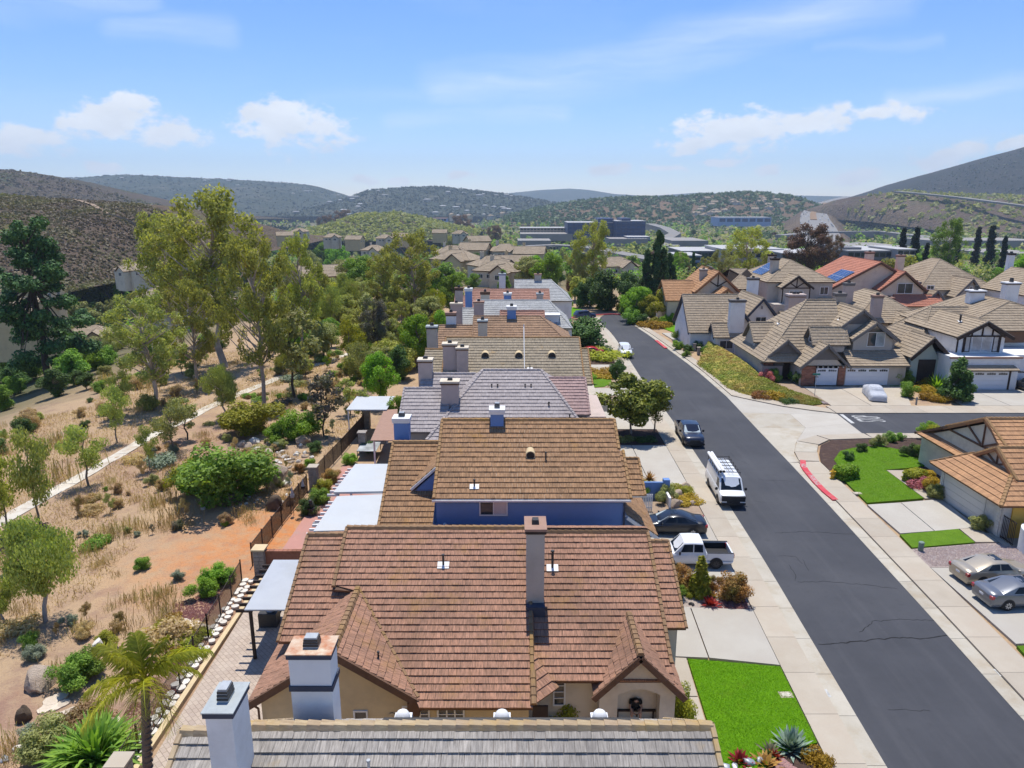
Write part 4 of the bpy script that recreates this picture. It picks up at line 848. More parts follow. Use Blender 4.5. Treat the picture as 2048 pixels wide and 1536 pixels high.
R.plane((-10.8, 30.5, 3.15), (-10.8, 24.95, 3.15), (-7.2, 24.95, 5.55), (-7.2, 30.5, 5.55)); R.plane((-3.85, 24.95, 3.3), (-3.85, 25.0, 3.3), (-7.2, 29.8, 5.55), (-7.2, 24.95, 5.55))
R.line((-7.2, 24.9, 5.6), (-7.2, 29.8, 5.6)); R.line((-3.85, 25.0, 3.36), (-7.2, 29.8, 5.6), .2, .03)
R.plane((3.45, 28.6, 3.0), (3.45, 25.55, 3.0), (5.3, 25.55, 4.95), (5.3, 28.6, 4.95)); R.plane((7.2, 25.55, 3.0), (7.2, 28.6, 3.0), (5.3, 28.6, 4.95), (5.3, 25.55, 4.95)); R.line((5.3, 25.5, 5.0), (5.3, 28.6, 5.0))
R.done()
def rake_board(hh, pts, w_=.12, hgt=.3, mat='timber_brown', name='barge_board'):
 for a, b in zip(pts[:-1], pts[1:]): m = MB(); m.bar(Vector(a) - Vector((0, 0, hgt * .55)), Vector(b) - Vector((0, 0, hgt * .55)), w_, hgt); m.build(name, X[mat], hh)
rake_board(h, [(-10.85, 24.88, 3.15), (-7.2, 24.88, 5.57)]); rake_board(h, [(-7.2, 24.88, 5.57), (-3.8, 24.88, 3.3)])
rake_board(h, [(3.4, 25.47, 3.0), (5.3, 25.47, 4.97)], .1, .26); rake_board(h, [(5.3, 25.47, 4.97), (7.25, 25.47, 3.0)], .1, .26)
m = MB(); wall_gx(m, -8.2, .7, 25.3, 37.5, 3.3, 6.9, .0, 33, .3); m.build('wall', X['stucco_tan'], h)
m = MB(); wall_gx(m, .7, 6.7, 26.6, 37.5, 3.55, 6.6, .0, 33, .3); m.box(6.7, 7.7, 29.2, 37, 0, 3.9); m.build('wall', X['stucco_cream'], h)
m = MB(); wall_gy(m, -10.4, -4.3, 25.25, 32, 3.3, 5.5, 0, -7.2, .25); m.build('wall', X['stucco_tan'], h)
# porch front with an arched recess
m = MB(); x0, x1, a0, a1 = 3.72, 6.95, 4.5, 6.3; yf = 25.95
arc = [(a0 + (a1 - a0) * i / 10, 2.72 + .3 * math.sin(math.pi * i / 10)) for i in range(11)]
m.box(x0, a0, yf, 28.5, 0, 2.72); m.box(a1, x1, yf, 28.5, 0, 2.72)
m.prism([(x0, yf, 2.72)] + [(p[0], yf, p[1]) for p in arc] + [(x1, yf, 2.72), (x1, yf, 3.1), (5.33, yf, 4.75), (x0, yf, 3.1)], (0, 2.5, 0)); m.build('porch_wall', X['stucco_cream'], h)
m = MB(); m.box(a0, a1, 27.4, 27.5, 1.05, 3.0); m.box(a0, a1, yf, 27.4, 0, 1.05); m.build('porch_recess', X['stucco_cream'], h)
bn = thing('bench', 'dark bench in the arched porch recess', 'bench', (5.4, 26.8, 1.05)); m = MB(); m.box(4.52, 6.28, 26.5, 27.0, 1.45, 1.52); m.build('seat', X['timber'], bn)
m = MB()
for k in range(9): m.box(4.53 + k * .195, 4.715 + k * .195, 26.98, 27.03, 1.52, 2.05)
m.build('backrest', X['timber'], bn)
for a in (4.6, 6.15):
 for b in (26.55, 26.95): m = MB(); m.box(a, a + .06, b - .03, b + .03, 1.05, 1.45); m.build('leg', X['timber'], bn)
window(h, (-4.0, 25.3, 1.55), 1.15, 1.2, cols=3, rows=3, frame='trim_white'); window(h, (-2.55, 25.3, 1.55), 1.15, 1.2, cols=3, rows=3, frame='trim_white')
window(h, (-6.3, 25.25, 1.35), .6, 1.2, cols=1, frame='trim_white'); window(h, (2.05, 26.6, 1.7), .55, 1.4, cols=1, rows=4)
m = MB(); m.box(.85, 1.5, 25.22, 25.3, .2, 2.75); m.build('door', X['timber'], h)
m = MB(); m.box(-4.3, -3.8, 24.95, 25.5, 2.5, 3.1); m.build('eave_soffit', X['timber_brown'], h)
m = MB(); m.tube([(-10.5, 25.15, .1), (-10.5, 25.15, 2.7), (-10.6, 25.0, 2.95)], .05, 8); m.build('downspout', X['timber_brown'], h)
chimney(h, .66, 1.46, 29.0, 30.2, 4.3, 8.95, 'metal_dark' and 'stucco_grey', 'cap_brown', .1, .12, 'timber', arrh=.2, arr='dark')
m = MB(); m.box(.66, 1.5, 28.6, 29.0, 4.3, 5.25); m.build('flue_flashing', X['navy_trim'], h)
vent_pipe(h, (-3.3, 30.9, zA(30.9)), .55); vent_pipe(h, (1.95, 31.0, zB(31)), .9, .06)
vent_pipe(h, (-5.6, 26.0, 4.45), .3, .04, False); m = MB(); m.cyl((-5.0, 25.24, 2.3), (-5.0, 25.18, 2.3), .14); m.build('wall_vent', X['stucco_tan'], h)
# ---- blue house
h = thing('house', 'blue stucco house with tan brown tile roof and small blue dormer wall', 'house', (0, 44, 0), group='houses in the row along the street')
R = Roof(h, TM['tanbrown'], X['trim_white'], .42, .32, 300, TM['orangecap'])
zM = lambda y: 6.1 + .5 * (y - 38.8)
R.plane((-4.6, 38.8, 6.1), (6.75, 38.8, 6.1), (6.75, 44.8, 9.1), (-4.6, 44.8, 9.1)); R.plane((6.75, 51, 6.0), (-4.6, 51, 6.0), (-4.6, 44.8, 9.1), (6.75, 44.8, 9.1)); R.line((-4.6, 44.8, 9.15), (6.75, 44.8, 9.15))
R.line((-4.6, 38.8, 6.14), (-4.6, 44.8, 9.14), .26, .06); R.line((6.75, 42.4, zM(42.4) + .04), (6.75, 44.8, 9.14), .26, .06)
R.plane((6.75, 38.8, 6.08), (7.0, 38.8, 6.08), (7.0, 42.3, zM(42.3) - .02), (6.75, 42.3, zM(42.3) - .02)); R.line((7.0, 38.8, 6.12), (7.0, 42.3, zM(42.3) + .03), .24, .06)
R.plane((7.1, 39.6, 5.95), (8.0, 39.6, 5.95), (8.0, 42.3, 7.3), (7.1, 42.3, 7.3)); R.line((8.0, 39.6, 6.0), (8.0, 42.3, 7.35), .2, .05); R.line((7.1, 42.3, 7.36), (8.0, 42.3, 7.36), .25)
R.plane((9.0, 40.2, 3.0), (9.0, 46, 3.0), (6.9, 46, 4.8), (6.9, 39.4, 4.8))
zL = lambda y: 7.53 - .5 * (44.8 - y)
R.plane((-7.9, 36.6, zL(36.6)), (-4.7, 36.6, zL(36.6)), (-4.7, 44.8, 7.53), (-7.9, 44.8, 7.53)); R.plane((-4.7, 50, 4.9), (-7.9, 50, 4.9), (-7.9, 44.8, 7.53), (-4.7, 44.8, 7.53))
R.line((-7.9, 36.6, zL(36.6) + .04), (-7.9, 44.8, 7.57), .24, .06); R.line((-7.9, 44.8, 7.6), (-4.7, 44.8, 7.6))
R.plane((-6.2, 43.5, 5.9), (-6.2, 41.0, 5.9), (-4.65, 41.0, 7.3), (-4.65, 43.5, 7.3)); R.done()
m = MB(); wall_gx(m, -4.5, 6.6, 39.0, 50.5, 6.0, 9.0, 0, 44.8, .25); m.build('wall', X['stucco_blue'], h)
m = MB(); m.box(-7.7, -4.5, 37.2, 49.5, 0, 3.5); m.box(6.6, 8.6, 40.5, 46, 0, 2.9); m.prism([(6.6, 40.35, 2.9), (8.75, 40.35, 2.95), (6.6, 40.35, 4.55)], (0, .3, 0)); m.build('wall', X['stucco_blue'], h)
m = MB(); m.prism([(-6.1, 41.05, 5.6), (-4.5, 41.05, 5.6), (-4.5, 41.05, 7.1)], (0, .3, 0)); m.build('dormer_wall', X['stucco_blue'], h)
rake_board(h, [(-6.25, 40.95, 5.85), (-4.66, 40.95, 7.28)], .1, .14, 'trim_white'); rake_board(h, [(6.9, 39.35, 4.75), (9.05, 40.12, 2.95)], .1, .2, 'trim_white')
m = MB(); m.box(-4.7, 7.0, 38.68, 38.8, 5.94, 6.06); m.build('rain_gutter', X['trim_white'], h)
w_ = window(h, (-1.1, 39.0, 4.95), 1.68, .95, cols=2, frame='trim_white', glass='glass', half='blinds')
m = MB(); m.box(6.62, 6.72, 38.9, 39.0, 3.0, 5.9); m.build('downspout', X['navy_trim'], h)
chimney(h, -7.95, -6.95, 45.5, 46.4, 4, 9.0, 'stucco_blue', 'trim_white', .1, .2, 'trim_white', arrh=.3); chimney(h, -1.4, -.55, 44.2, 45.0, 7.5, 10.0, 'stucco_blue', 'trim_white', .1, .2, 'trim_white', arrh=.35)
def round_vent(hh, x, y, zf, slope=.5, mat='stucco_tan', r=.3):
 m = MB(); n = 9; z = zf(y); A = [(x + r * math.cos(math.pi + math.pi * 2 * i / 16), y, z + .18 + r * math.sin(math.pi + math.pi * 2 * i / 16)) for i in range(16)]
 m.prism(A, (0, 1.0, 0)); o = m.build('roof_vent', X[mat], hh, smooth=True)
 g = MB(); A = [(x + (r - .05) * math.cos(2 * math.pi * i / 16), y - .008, z + .18 + (r - .05) * math.sin(2 * math.pi * i / 16)) for i in range(16)]; g.prism(A, (0, .007, 0)); g.build('louver', X['pvc_black'], o)
round_vent(h, 1.15, 41.7, zM); vent_pipe(h, (-2.25, 39.6, zM(39.6)), .45); vent_pipe(h, (2.1, 41.6, zM(41.6)), .45, .05, False)
m = MB(); m.sph((-4.0, 38.9, 4.4), .12, 8, 6); m.build('wall_lamp', X['trim_white'], h)
# ---- rear patio covers
def patio_cover(label, q, z, mat, posts, th=.14, rafters=True, step=.02):
 q = [G(u, v, z) for u, v in q]; c = sum(q, Vector()) / 4; t = thing('patio_cover', label, 'patio cover', (c.x, c.y, .08))
 m = MB(); m.slab([Vector((p.x, p.y, z)) for p in q], th); o = m.build('roof', X[mat], t)
 for (u, v) in posts:
  p = G(u, v, z); m = MB(); m.box(p.x - .07, p.x + .07, p.y - .07, p.y + .07, .08, z - th); m.build('post', X['timber'] if mat == 'cover_grey' else X['trim_white'], t)
 if rafters:
  e0, e1 = q[0], q[3]
  for i in range(9):
   a = e0.lerp(e1, (i + .5) / 9); m = MB(); m.box(a.x - .55, a.x + .3, a.y - .05, a.y + .05, z - th - .16, z - th - .002); m.build('rafter', X['timber'] if mat == 'cover_grey' else X['trim_white'], t)
 return t, q
pc, q = patio_cover('flat grey patio cover with a dark slot on brown posts', [(547, 1122), (603, 1122), (588, 1222), (489, 1222)], 3.05, 'cover_grey', [(500, 1215), (552, 1130), (578, 1216)], .08)
m = MB(); a, b = G(566, 1131, 3.055), G(552, 1183, 3.055); m.slab([Vector((a.x - .12, b.y, 3.058)), Vector((a.x + .12, b.y, 3.058)), Vector((a.x + .12, a.y, 3.058)), Vector((a.x - .12, a.y, 3.058))], .006); m.build('roof_slot', X['metal_dark'], pc)
pc, q = patio_cover('white patio cover with deck board roof behind the blue house', [(711, 931), (776, 931), (767, 986), (667, 988)], 3.1, 'cover_white', [(700, 950), (675, 985)])
for i in range(14):
 t = (i + .5) / 14; A = q[0].lerp(q[3], t); B = q[1].lerp(q[2], t); m = MB(); m.box(A.x + .05, B.x - .05, A.y - .16, A.y + .16, 3.1, 3.13); m.build('board', X['cover_white'], pc)
patio_cover('smooth white patio cover nearest the iron fence', [(674, 996), (766, 992), (752, 1063), (627, 1066)], 2.95, 'cover_white', [(680, 1000), (640, 1055)])
pc, q = patio_cover('corrugated red brown pergola roof behind the blue house', [(768, 821), (795, 819), (792, 882), (741, 882)], 3.0, 'cap_brown', [(772, 830), (748, 880), (788, 880)], .06, False)
for i in range(16):
 t = (i + .5) / 16; A = q[0].lerp(q[1], t); B = q[3].lerp(q[2], t); m = MB(); m.bar((A.x, A.y, 3.02), (B.x, B.y, 3.02), .1, .05); m.build('corrugation', X['cap_brown'], pc)
pc = thing('glass_table', 'dark framed glass table beside the red pergola', 'table', tuple(G(738, 905, .1))); p0 = G(738, 893, .85); m = MB(); m.box(p0.x - .9, p0.x + .9, p0.y - 1.3, p0.y + 1.3, .82, .86); m.build('top', X['glass_light'], pc)
for a in (-.85, .85):
 for b in (-1.2, 1.2): m = MB(); m.box(p0.x + a - .03, p0.x + a + .03, p0.y + b - .03, p0.y + b + .03, .09, .82); m.build('leg', X['metal_dark'], pc)
m = MB(); p0 = G(727, 800, 3.2); m.box(p0.x - 1.0, p0.x + 3.0, p0.y - 3.5, p0.y + 1.5, 3.1, 3.2); t = thing('patio_cover', 'pale flat patio cover beside the mauve grey roof', 'patio cover', (p0.x, p0.y, 0)); m.build('roof', X['cover_white'], t)
for a in (-.9, 2.8): m = MB(); m.box(p0.x + a, p0.x + a + .1, p0.y - 3.4, p0.y - 3.3, 0, 3.1); m.build('post', X['trim_white'], t)
# ---- grey mauve house
h = thing('house', 'house with mauve grey hipped tile roof and tall beige chimneys behind the blue house', 'house', (0, 59.6, 0), group='houses in the row along the street')
R = Roof(h, TM['mauve'], X['trim_grey'], .42, .33, 220)
R.plane((-6.6, 52, 5.2), (6.3, 52, 5.2), (2.5, 59.6, 9.0), (-2.5, 59.6, 9.0)); R.plane((6.3, 67, 5.2), (-6.6, 67, 5.2), (-2.5, 59.6, 9.0), (2.5, 59.6, 9.0))
R.plane((-6.6, 67, 5.2), (-6.6, 52, 5.2), (-2.5, 59.6, 9.0)); R.plane((6.3, 52, 5.2), (6.3, 67, 5.2), (2.5, 59.6, 9.0))
R.line((-2.5, 59.6, 9.05), (2.5, 59.6, 9.05)); R.line((-6.6, 52, 5.25), (-2.5, 59.6, 9.05)); R.line((6.3, 52, 5.25), (2.5, 59.6, 9.05))
R.gable_x(-9.0, -5.2, 52.8, 62, 5.6, 7.95, 57.4); R.gable_x(-8.0, -3.2, 58.4, 64, 6.7, 8.35, 61.0, rakes=False); R.done()
R = Roof(h, TM['pinkbrown'], X['trim_grey'], .42, .33, 0); R.gable_x(2.7, 6.3, 55.0, 66, 6.35, 8.35, 59.4); R.gable_x(6.6, 8.5, 51.5, 56.5, 3.2, 4.2); R.done('side_roof')
m = MB(); m.box(-6.2, 6.0, 52.5, 66, 0, 5.1); wall_gx(m, -8.8, -5.4, 53.2, 61.6, 5.7, 7.9, 0, 57.4, .3); wall_gx(m, 2.9, 6.1, 55.5, 65.5, 6.3, 8.2, 4, 59.4, .3); m.build('wall', X['stucco_taupe'], h)
m = MB(); m.box(6.1, 8.3, 52.2, 62, 0, 3.1); m.box(6.1, 7.9, 57, 64, 3, 5.6); m.build('wall', X['stucco_pink'], h)
chimney(h, -5.75, -4.35, 55.6, 56.6, 4, 9.0, 'stucco_pink', 'stucco_cream', .1, .16, 'timber_brown', arr='dark', arrh=.2); chimney(h, -8.2, -7.0, 60.4, 61.4, 5, 9.75, 'stucco_pink', 'stucco_cream', .08, .16, 'timber_brown', arr='dark', arrh=.2)
for x in (-1.7, -1.2, 1.1, 1.6): vent_pipe(h, (x, 57.6, 8.0), .22, .05, False)
vent_pipe(h, (3.0, 55.5, 6.95), .3, .06, False); vent_pipe(h, (4.6, 54.2, 6.3), .3, .05, False)
window(h, (-6.0, 52.5, 3.4), .8, 1.4, cols=1, rows=2)
# ---- long olive brown house
h = thing('house', 'house with long weathered olive brown tile roof and three round vents', 'house', (0, 74, 0), group='houses in the row along the street')
R = Roof(h, TM['olive'], X['trim_grey'], .45, .34, 0, TM['orangecap'])
R.gable_x(-7.0, 7.15, 67.8, 81, 5.85, 9.1, 74.3); R.gable_x(-9.2, -7.0, 68.4, 79, 5.2, 7.9, 74, rakes=False); R.gable_x(7.3, 8.1, 69, 79, 5.3, 7.9, 74.3); R.done()
m = MB(); wall_gx(m, -6.8, 7.0, 68.3, 80.5, 5.8, 9.0, 0, 74.3, .3); wall_gx(m, -9.0, -6.8, 69, 78.5, 5.2, 7.8, 0, 74, .3); m.box(7.0, 9.2, 69, 79, 0, 3.0); m.build('wall', X['stucco_grey'], h)
zO = lambda y: 5.85 + .5 * (y - 67.8)
for x in (-2.75, .7, 4.1): round_vent(h, x, 71.2, zO, mat='stucco_tan', r=.42)
m = MB(); m.cyl((1.25, 69.5, zO(69.5)), (1.25, 74.0, 10.4), .04); m.cyl((1.25, 74.0, 8.9), (1.25, 74.0, 10.6), .05); m.build('antenna_mast', X['trim_white'], h)
vent_pipe(h, (1.8, 69.6, zO(69.6)), .3, .05); chimney(h, -6.9, -5.55, 69.4, 70.4, 5, 9.4, 'stucco_pink', 'stucco_cream', .1, .16, 'timber_brown', arr='dark', arrh=.22); chimney(h, -5.5, -4.4, 68.9, 69.9, 5, 9.1, 'stucco_pink', 'stucco_cream', .1, .16, 'timber_brown', arr='dark', arrh=.22)
m = MB(); m.box(7.3, 9.4, 67.2, 72.5, 3.0, 3.1); m.box(7.3, 9.4, 67.2, 67.3, 3.1, 3.6); m.box(9.3, 9.4, 67.3, 72.5, 3.1, 3.6); m.build('balcony', X['stucco_cream'], h)
# ---- four further houses of the row
def row_house(label, y, x0, x1, tile, wallm, zr=9.1, hipr=0, wing=None, fas='trim_grey'):
 h = thing('house', label, 'house', ((x0 + x1) / 2, y, 0), group='houses in the row along the street')
 R = Roof(h, TM[tile], X[fas], .48, .36, 0)
 if hipr:
  R.plane((x0, y - 6.2, zr - 3.1), (x1 + hipr, y - 6.2, zr - 3.1), (x1, y, zr), (x0, y, zr)); R.plane((x1 + hipr, y + 6, zr - 3), (x0, y + 6, zr - 3), (x0, y, zr), (x1, y, zr)); R.plane((x1 + hipr, y - 6.2, zr - 3.1), (x1 + hipr, y + 6, zr - 3.1), (x1, y, zr))
  R.line((x0, y, zr + .04), (x1, y, zr + .04)); R.line((x1 + hipr, y - 6.2, zr - 3.06), (x1, y, zr + .04)); R.line((x0, y - 6.2, zr - 3.06), (x0, y, zr + .04), .24)
 else: R.gable_x(x0, x1, y - 6.2, y + 6, zr - 3.1, zr, y)
 if wing: R.gable_x(wing[0], x0 - .1, y - 5.5, y + 4, zr - 3.6, zr - 1.1, y - .5, rakes=False)
 R.done(); m = MB(); wall_gx(m, x0 + .25, x1 - .2 + hipr * .8 * 0, y - 5.7, y + 5.5, zr - 3.2, zr - .1, 0, y, .3); m.box(x1 - .3, x1 + hipr, y - 5.6, y + 5.5, 0, zr - 3.2)
 if wing: m.box(wing[0] + .2, x0 + .2, y - 5, y + 3.6, 0, zr - 3.7)
 m.box(x1, 8.5, y - 4.5, y + 4.5, 0, 3.0); m.build('wall', X[wallm], h); return h
h = row_house('house with brown tile roof hipped at the street end and one white chimney', 89, -4.8, 3.6, 'brown', 'stucco_cream', hipr=4, wing=(-9.2,)); chimney(h, -4.1, -3.0, 84.5, 85.5, 6, 9.3, 'stucco_cream', 'cap_grey', .1, .2, 'timber_brown', arr='dark'); chimney(h, -10.0, -8.8, 82, 83, 3, 9.0, 'stucco_grey', 'cap_grey', .1, .2, 'timber', arr='dark'); chimney(h, -8.3, -7.1, 88.6, 89.6, 5, 9.6, 'stucco_white', 'cap_brown', .1, .3, 'timber_brown', arr='dark'); chimney(h, -.6, .5, 88.4, 89.4, 7, 10.4, 'stucco_blue', 'trim_white', .1, .3, 'trim_white', arr='dark')
h = row_house('house with pale ash grey tile roof and flat topped bay', 104, -5.2, 5.4, 'ash', 'stucco_white', hipr=3.0, wing=(-8.8,)); chimney(h, -8.6, -7.0, 98.6, 99.6, 3, 9.4, 'stucco_pink', 'stucco_cream', .1, .2, 'stucco_pink', arr='dark'); chimney(h, -5.4, -4.0, 99.6, 100.6, 3, 9.5, 'stucco_pink', 'cap_brown', .1, .2, 'stucco_cream', arr='dark'); chimney(h, -7.0, -6.0, 106, 107, 3, 10.6, 'stucco_blue', 'trim_white', .1, .3, 'trim_white', arr='dark')
m = MB(); m.box(2.9, 6.6, 99, 100.6, 5, 7.6); m.box(2.7, 6.8, 98.8, 100.8, 7.6, 7.75); m.build('flat_bay', X['stucco_white'], h); window(h, (4.7, 99, 5.9), 1.6, 1.1)
R = Roof(h, TM['rust'], X['trim_grey'], .48, .36, 0); R.gable_x(-1.6, 4.4, 94.0, 99.5, 6.6, 8.6, 96.8); R.done('front_roof')
h = row_house('house with red brown tile roof beside the bright clipped tree', 118, -6.6, 6.1, 'rust', 'stucco_cream', wing=(-9.5,)); chimney(h, -5.0, -3.6, 113.2, 114.2, 5, 9.2, 'stucco_cream', 'timber_brown', .1, .3, 'timber_brown', arr='dark'); chimney(h, -1.3, -.1, 114, 115, 5, 8.9, 'stucco_blue', 'trim_white', .1, .2, 'trim_white', arr='dark'); chimney(h, 4.0, 5.0, 114.5, 115.5, 5, 8.8, 'stucco_grey', 'cap_grey', .1, .2, 'stucco_grey', arr='dark'); chimney(h, -9.0, -7.8, 112, 113, 3, 10, 'stucco_pink', 'timber_brown', .1, .3, 'timber', arr='dark')
h = row_house('farthest grey roofed house of the row before the bend', 132.5, .5, 7.2, 'ash', 'stucco_white', hipr=3.5); chimney(h, -2.4, -1.2, 131, 132, 3, 10.4, 'stucco_white', 'cap_grey', .1, .2, 'stucco_blue', arr='dark'); chimney(h, 4.2, 5.4, 132, 133, 7, 10.2, 'stucco_grey', 'cap_brown', .1, .2, 'stucco_grey', arr='dark')
# ---------------------------------------------------------------- houses across the street
GR = 'houses across the street'
def half_timber(hh, pts, mat='timber', w_=.16, y=None, d=.06, name='timber_strip'):
 for a, b in pts: m = MB(); m.bar(a, b, w_, d, up=(0, 1, 0) if abs(Vector(a).y - Vector(b).y) < .01 else (1, 0, 0)); m.build(name, X[mat], hh)
# ---- brown roof with half timbered gablets, near corner
h = thing('house', 'brown tiled house with half timbered gablets and wide cream garage door', 'house', (40, 52, 0), group=GR)
R = Roof(h, TM['orange'], X['timber_brown'], .46, .34, 300, TM['orangecap'])
R.plane((33.6, 45.2, 2.75), (62, 45.2, 2.75), (62, 52.9, 6.7), (36.9, 52.9, 6.7), (36.0, 47.9, 4.13))
R.plane((62, 61.5, 2.75), (36.6, 61.5, 2.75), (36.9, 52.9, 6.7), (62, 52.9, 6.7)); R.line((36.9, 52.9, 6.75), (62, 52.9, 6.75)); R.line((36.9, 52.9, 6.74), (36.9, 49.2, 4.85), .3, .06); R.line((36.9, 52.9, 6.74), (36.9, 57.6, 4.6), .3, .06)
R.plane((33.6, 53.8, 2.75), (33.6, 45.2, 2.75), (36.0, 47.9, 4.13), (36.0, 52.2, 4.13)); R.line((33.6, 45.2, 2.8), (36.0, 47.9, 4.17)); R.line((33.6, 53.8, 2.8), (36.0, 52.2, 4.17), .2)
R.plane((36.4, 60.8, 2.9), (36.4, 53.4, 2.9), (38.2, 54.6, 4.0), (38.2, 59.0, 4.0)); R.line((36.4, 60.8, 2.95), (38.2, 59.0, 4.05), .2)
R.plane((35.9, 47.2, 3.85), (38.4, 47.2, 3.85), (38.4, 49.7, 5.45), (35.9, 49.7, 5.45)); R.plane((38.4, 52.4, 3.9), (35.9, 52.4, 3.9), (35.9, 49.7, 5.45), (38.4, 49.7, 5.45))
R.line((35.9, 49.7, 5.5), (35.9, 47.2, 3.9), .3, .05); R.line((35.9, 49.7, 5.5), (35.9, 52.3, 3.98), .24, .05); R.line((35.9, 49.7, 5.5), (38.0, 49.7, 5.5), .3); R.done()
m = MB(); wall_gx(m, 37.05, 61, 46.0, 61, 2.9, 6.6, 0, 52.9, .3); m.build('wall', X['stucco_cream'], h)
m = MB(); m.prism([(36.1, 47.6, 3.9), (36.1, 51.9, 3.9), (36.1, 49.7, 5.3)], (.5, 0, 0)); m.build('gablet_wall', X['stucco_cream'], h)
m = MB(); m.box(34.35, 37.1, 45.9, 53.2, 0, 2.75); m.build('garage_wall', X['stone_white'], h)
m = MB(); m.box(34.95, 60, 45.78, 45.89, 0, 2.6); m.build('side_wall', X['stucco_yellow'], h)
half_timber(h, [((37.0, 52.9, 4.4), (37.0, 52.9, 6.5)), ((37.0, 52.9, 4.4), (37.0, 55.2, 5.6)), ((37.0, 52.9, 4.4), (37.0, 50.6, 5.5)), ((37.0, 49.2, 4.4), (37.0, 57.2, 4.4)), ((36.05, 49.7, 4.1), (36.05, 49.7, 5.2)), ((36.05, 49.7, 4.1), (36.05, 50.9, 4.6)), ((36.05, 49.7, 4.1), (36.05, 48.5, 4.6)), ((36.05, 47.9, 4.05), (36.05, 51.6, 4.05))], 'timber_brown')
rake_board(h, [(36.8, 57.7, 4.5), (36.8, 52.9, 6.72), (36.8, 49.0, 4.7)], .1, .24, 'timber_orange'); rake_board(h, [(35.8, 52.4, 3.85), (35.8, 49.7, 5.42), (35.8, 47.1, 3.8)], .1, .22, 'timber_orange')
garage_door(h, 34.34, 50.2, .1, 5.0, 2.2, 'garage_cream', 1, False, '-x')
for a, b in ((46.0, 46.25), (52.75, 53.1)):
 for k in range(9):
  for q in range(2): m = MB(); m.box(34.28 - (k % 2) * .02, 34.34, a + q * .18 + (k % 2) * .04, a + q * .18 + .2, .1 + k * .28, .36 + k * .28); m.build('stone', X['stone_white'], h)
m = MB(); m.box(34.3, 34.36, 47.55, 52.85, 2.35, 2.5); m.build('door_lintel', X['timber_brown'], h)
m = MB(); m.tube([(36.3, 45.75, 1.9), (36.3, 45.68, 2.1), (36.6, 45.68, 2.2), (36.9, 45.75, 2.1)], .03); m.build('wall_lamp_bracket', X['metal_dark'], h)
gt = thing('iron_gate', 'dark iron garden gate between stone corner and curved white wall', 'gate', (34.5, 45.2, 0));
for k in range(9): m = MB(); m.box(34.42, 34.45, 44.6 + k * .15, 44.63 + k * .15, .1, 1.85); m.build('bar', X['iron'], gt)
for z in (.2, 1.75): m = MB(); m.box(34.41, 34.46, 44.55, 45.85, z, z + .05); m.build('rail', X['iron'], gt)
m = MB()
for k in range(12):
 a0, a1 = RAD(200 - k * 10), RAD(200 - (k + 1) * 10); c = Vector((35.9, 43.6, 0)); r0, r1 = 1.3, 1.5
 m.hexa([(c.x + r * math.cos(a), c.y + r * math.sin(a), z) for z in (.05, 1.65) for r, a in ((r0, a0), (r1, a0), (r1, a1), (r0, a1))])
m.box(37.1, 52, 42.9, 43.1, .05, 1.65); tag(m.build('garden_wall', X['stucco_white'], smooth=.6), 'curved white stucco garden wall beside the silver sedan', 'wall', kind='thing')
# ---- grey beige corner house
h = thing('house', 'grey beige two storey corner house with brick garage pillars and many gables', 'house', (43, 95, 0), group=GR)
R = Roof(h, TM['taupe'], X['trim_grey'], .48, .38, 0)
R.plane((33.0, 91.0, 2.7), (44.0, 91.0, 2.7), (45.0, 98.5, 9.9), (40.9, 98.5, 9.9), ex=.5); R.plane((50, 106, 2.7), (33, 106, 2.7), (40.9, 98.5, 9.9), (45, 98.5, 9.9)); R.plane((33, 106, 2.7), (33, 91, 2.7), (40.9, 98.5, 9.9)); R.line((33, 91, 2.75), (40.9, 98.5, 9.95)); R.line((40.9, 98.5, 9.95), (45, 98.5, 9.95))
R.gable_y(41.2, 51.4, 92.6, 103, 5.3, 9.35, 46.2); R.gable_y(44.3, 50.1, 90.9, 95, 5.75, 7.9, 47.2); R.gable_y(36.9, 43.3, 88.5, 94.5, 2.55, 5.5, 40.2)
R.plane((43.3, 88.5, 2.75), (51.0, 88.5, 2.75), (51.0, 91.6, 4.3), (43.3, 91.6, 4.3)); R.gable_y(33.0, 39.2, 91.6, 97, 2.7, 5.5, 36.2); R.gable_x(39.2, 44.0, 90.8, 94.4, 5.0, 7.1, 92.6); R.gable_x(33.6, 37.0, 97, 102, 4.2, 6.6); R.done()
m = MB(); wall_gy(m, 41.6, 51.0, 93.0, 102.5, 5.4, 9.35, 0, 46.2, .3); wall_gy(m, 44.7, 49.8, 91.4, 94, 5.8, 7.9, 3.5, 47.2, .25); m.box(37.2, 50.7, 89.0, 93.2, 0, 2.7); wall_gy(m, 37.4, 42.8, 89.0, 93, 2.6, 5.4, 0, 40.2, .3); m.box(33.5, 45, 93.5, 105, 0, 2.8); wall_gy(m, 33.4, 38.8, 93.2, 96.5, 2.7, 5.4, 0, 36.2, .3); wall_gx(m, 39.6, 43.5, 91.2, 94.0, 4.9, 7.0, 4, 92.6, .25); wall_gx(m, 33.9, 37, 97.4, 101.6, 4.2, 6.5, 0, None, .25); m.build('wall', X['stucco_grey'], h)
m = MB()
for (x0, x1, yy, zb, zt, xm) in ((41.9, 50.4, 92.96, 7.4, 9.0, 46.2), (38.1, 42.3, 88.96, 3.45, 5.15, 40.2), (34.2, 38.2, 91.9, 3.7, 5.2, 36.2)):
 k = (zt - zb) ; m.prism([(xm - k * 1.15, yy, zb), (xm + k * 1.15, yy, zb), (xm, yy, zt)], (0, .03, 0))
m.build('gable_boards', X['trim_grey'], h)
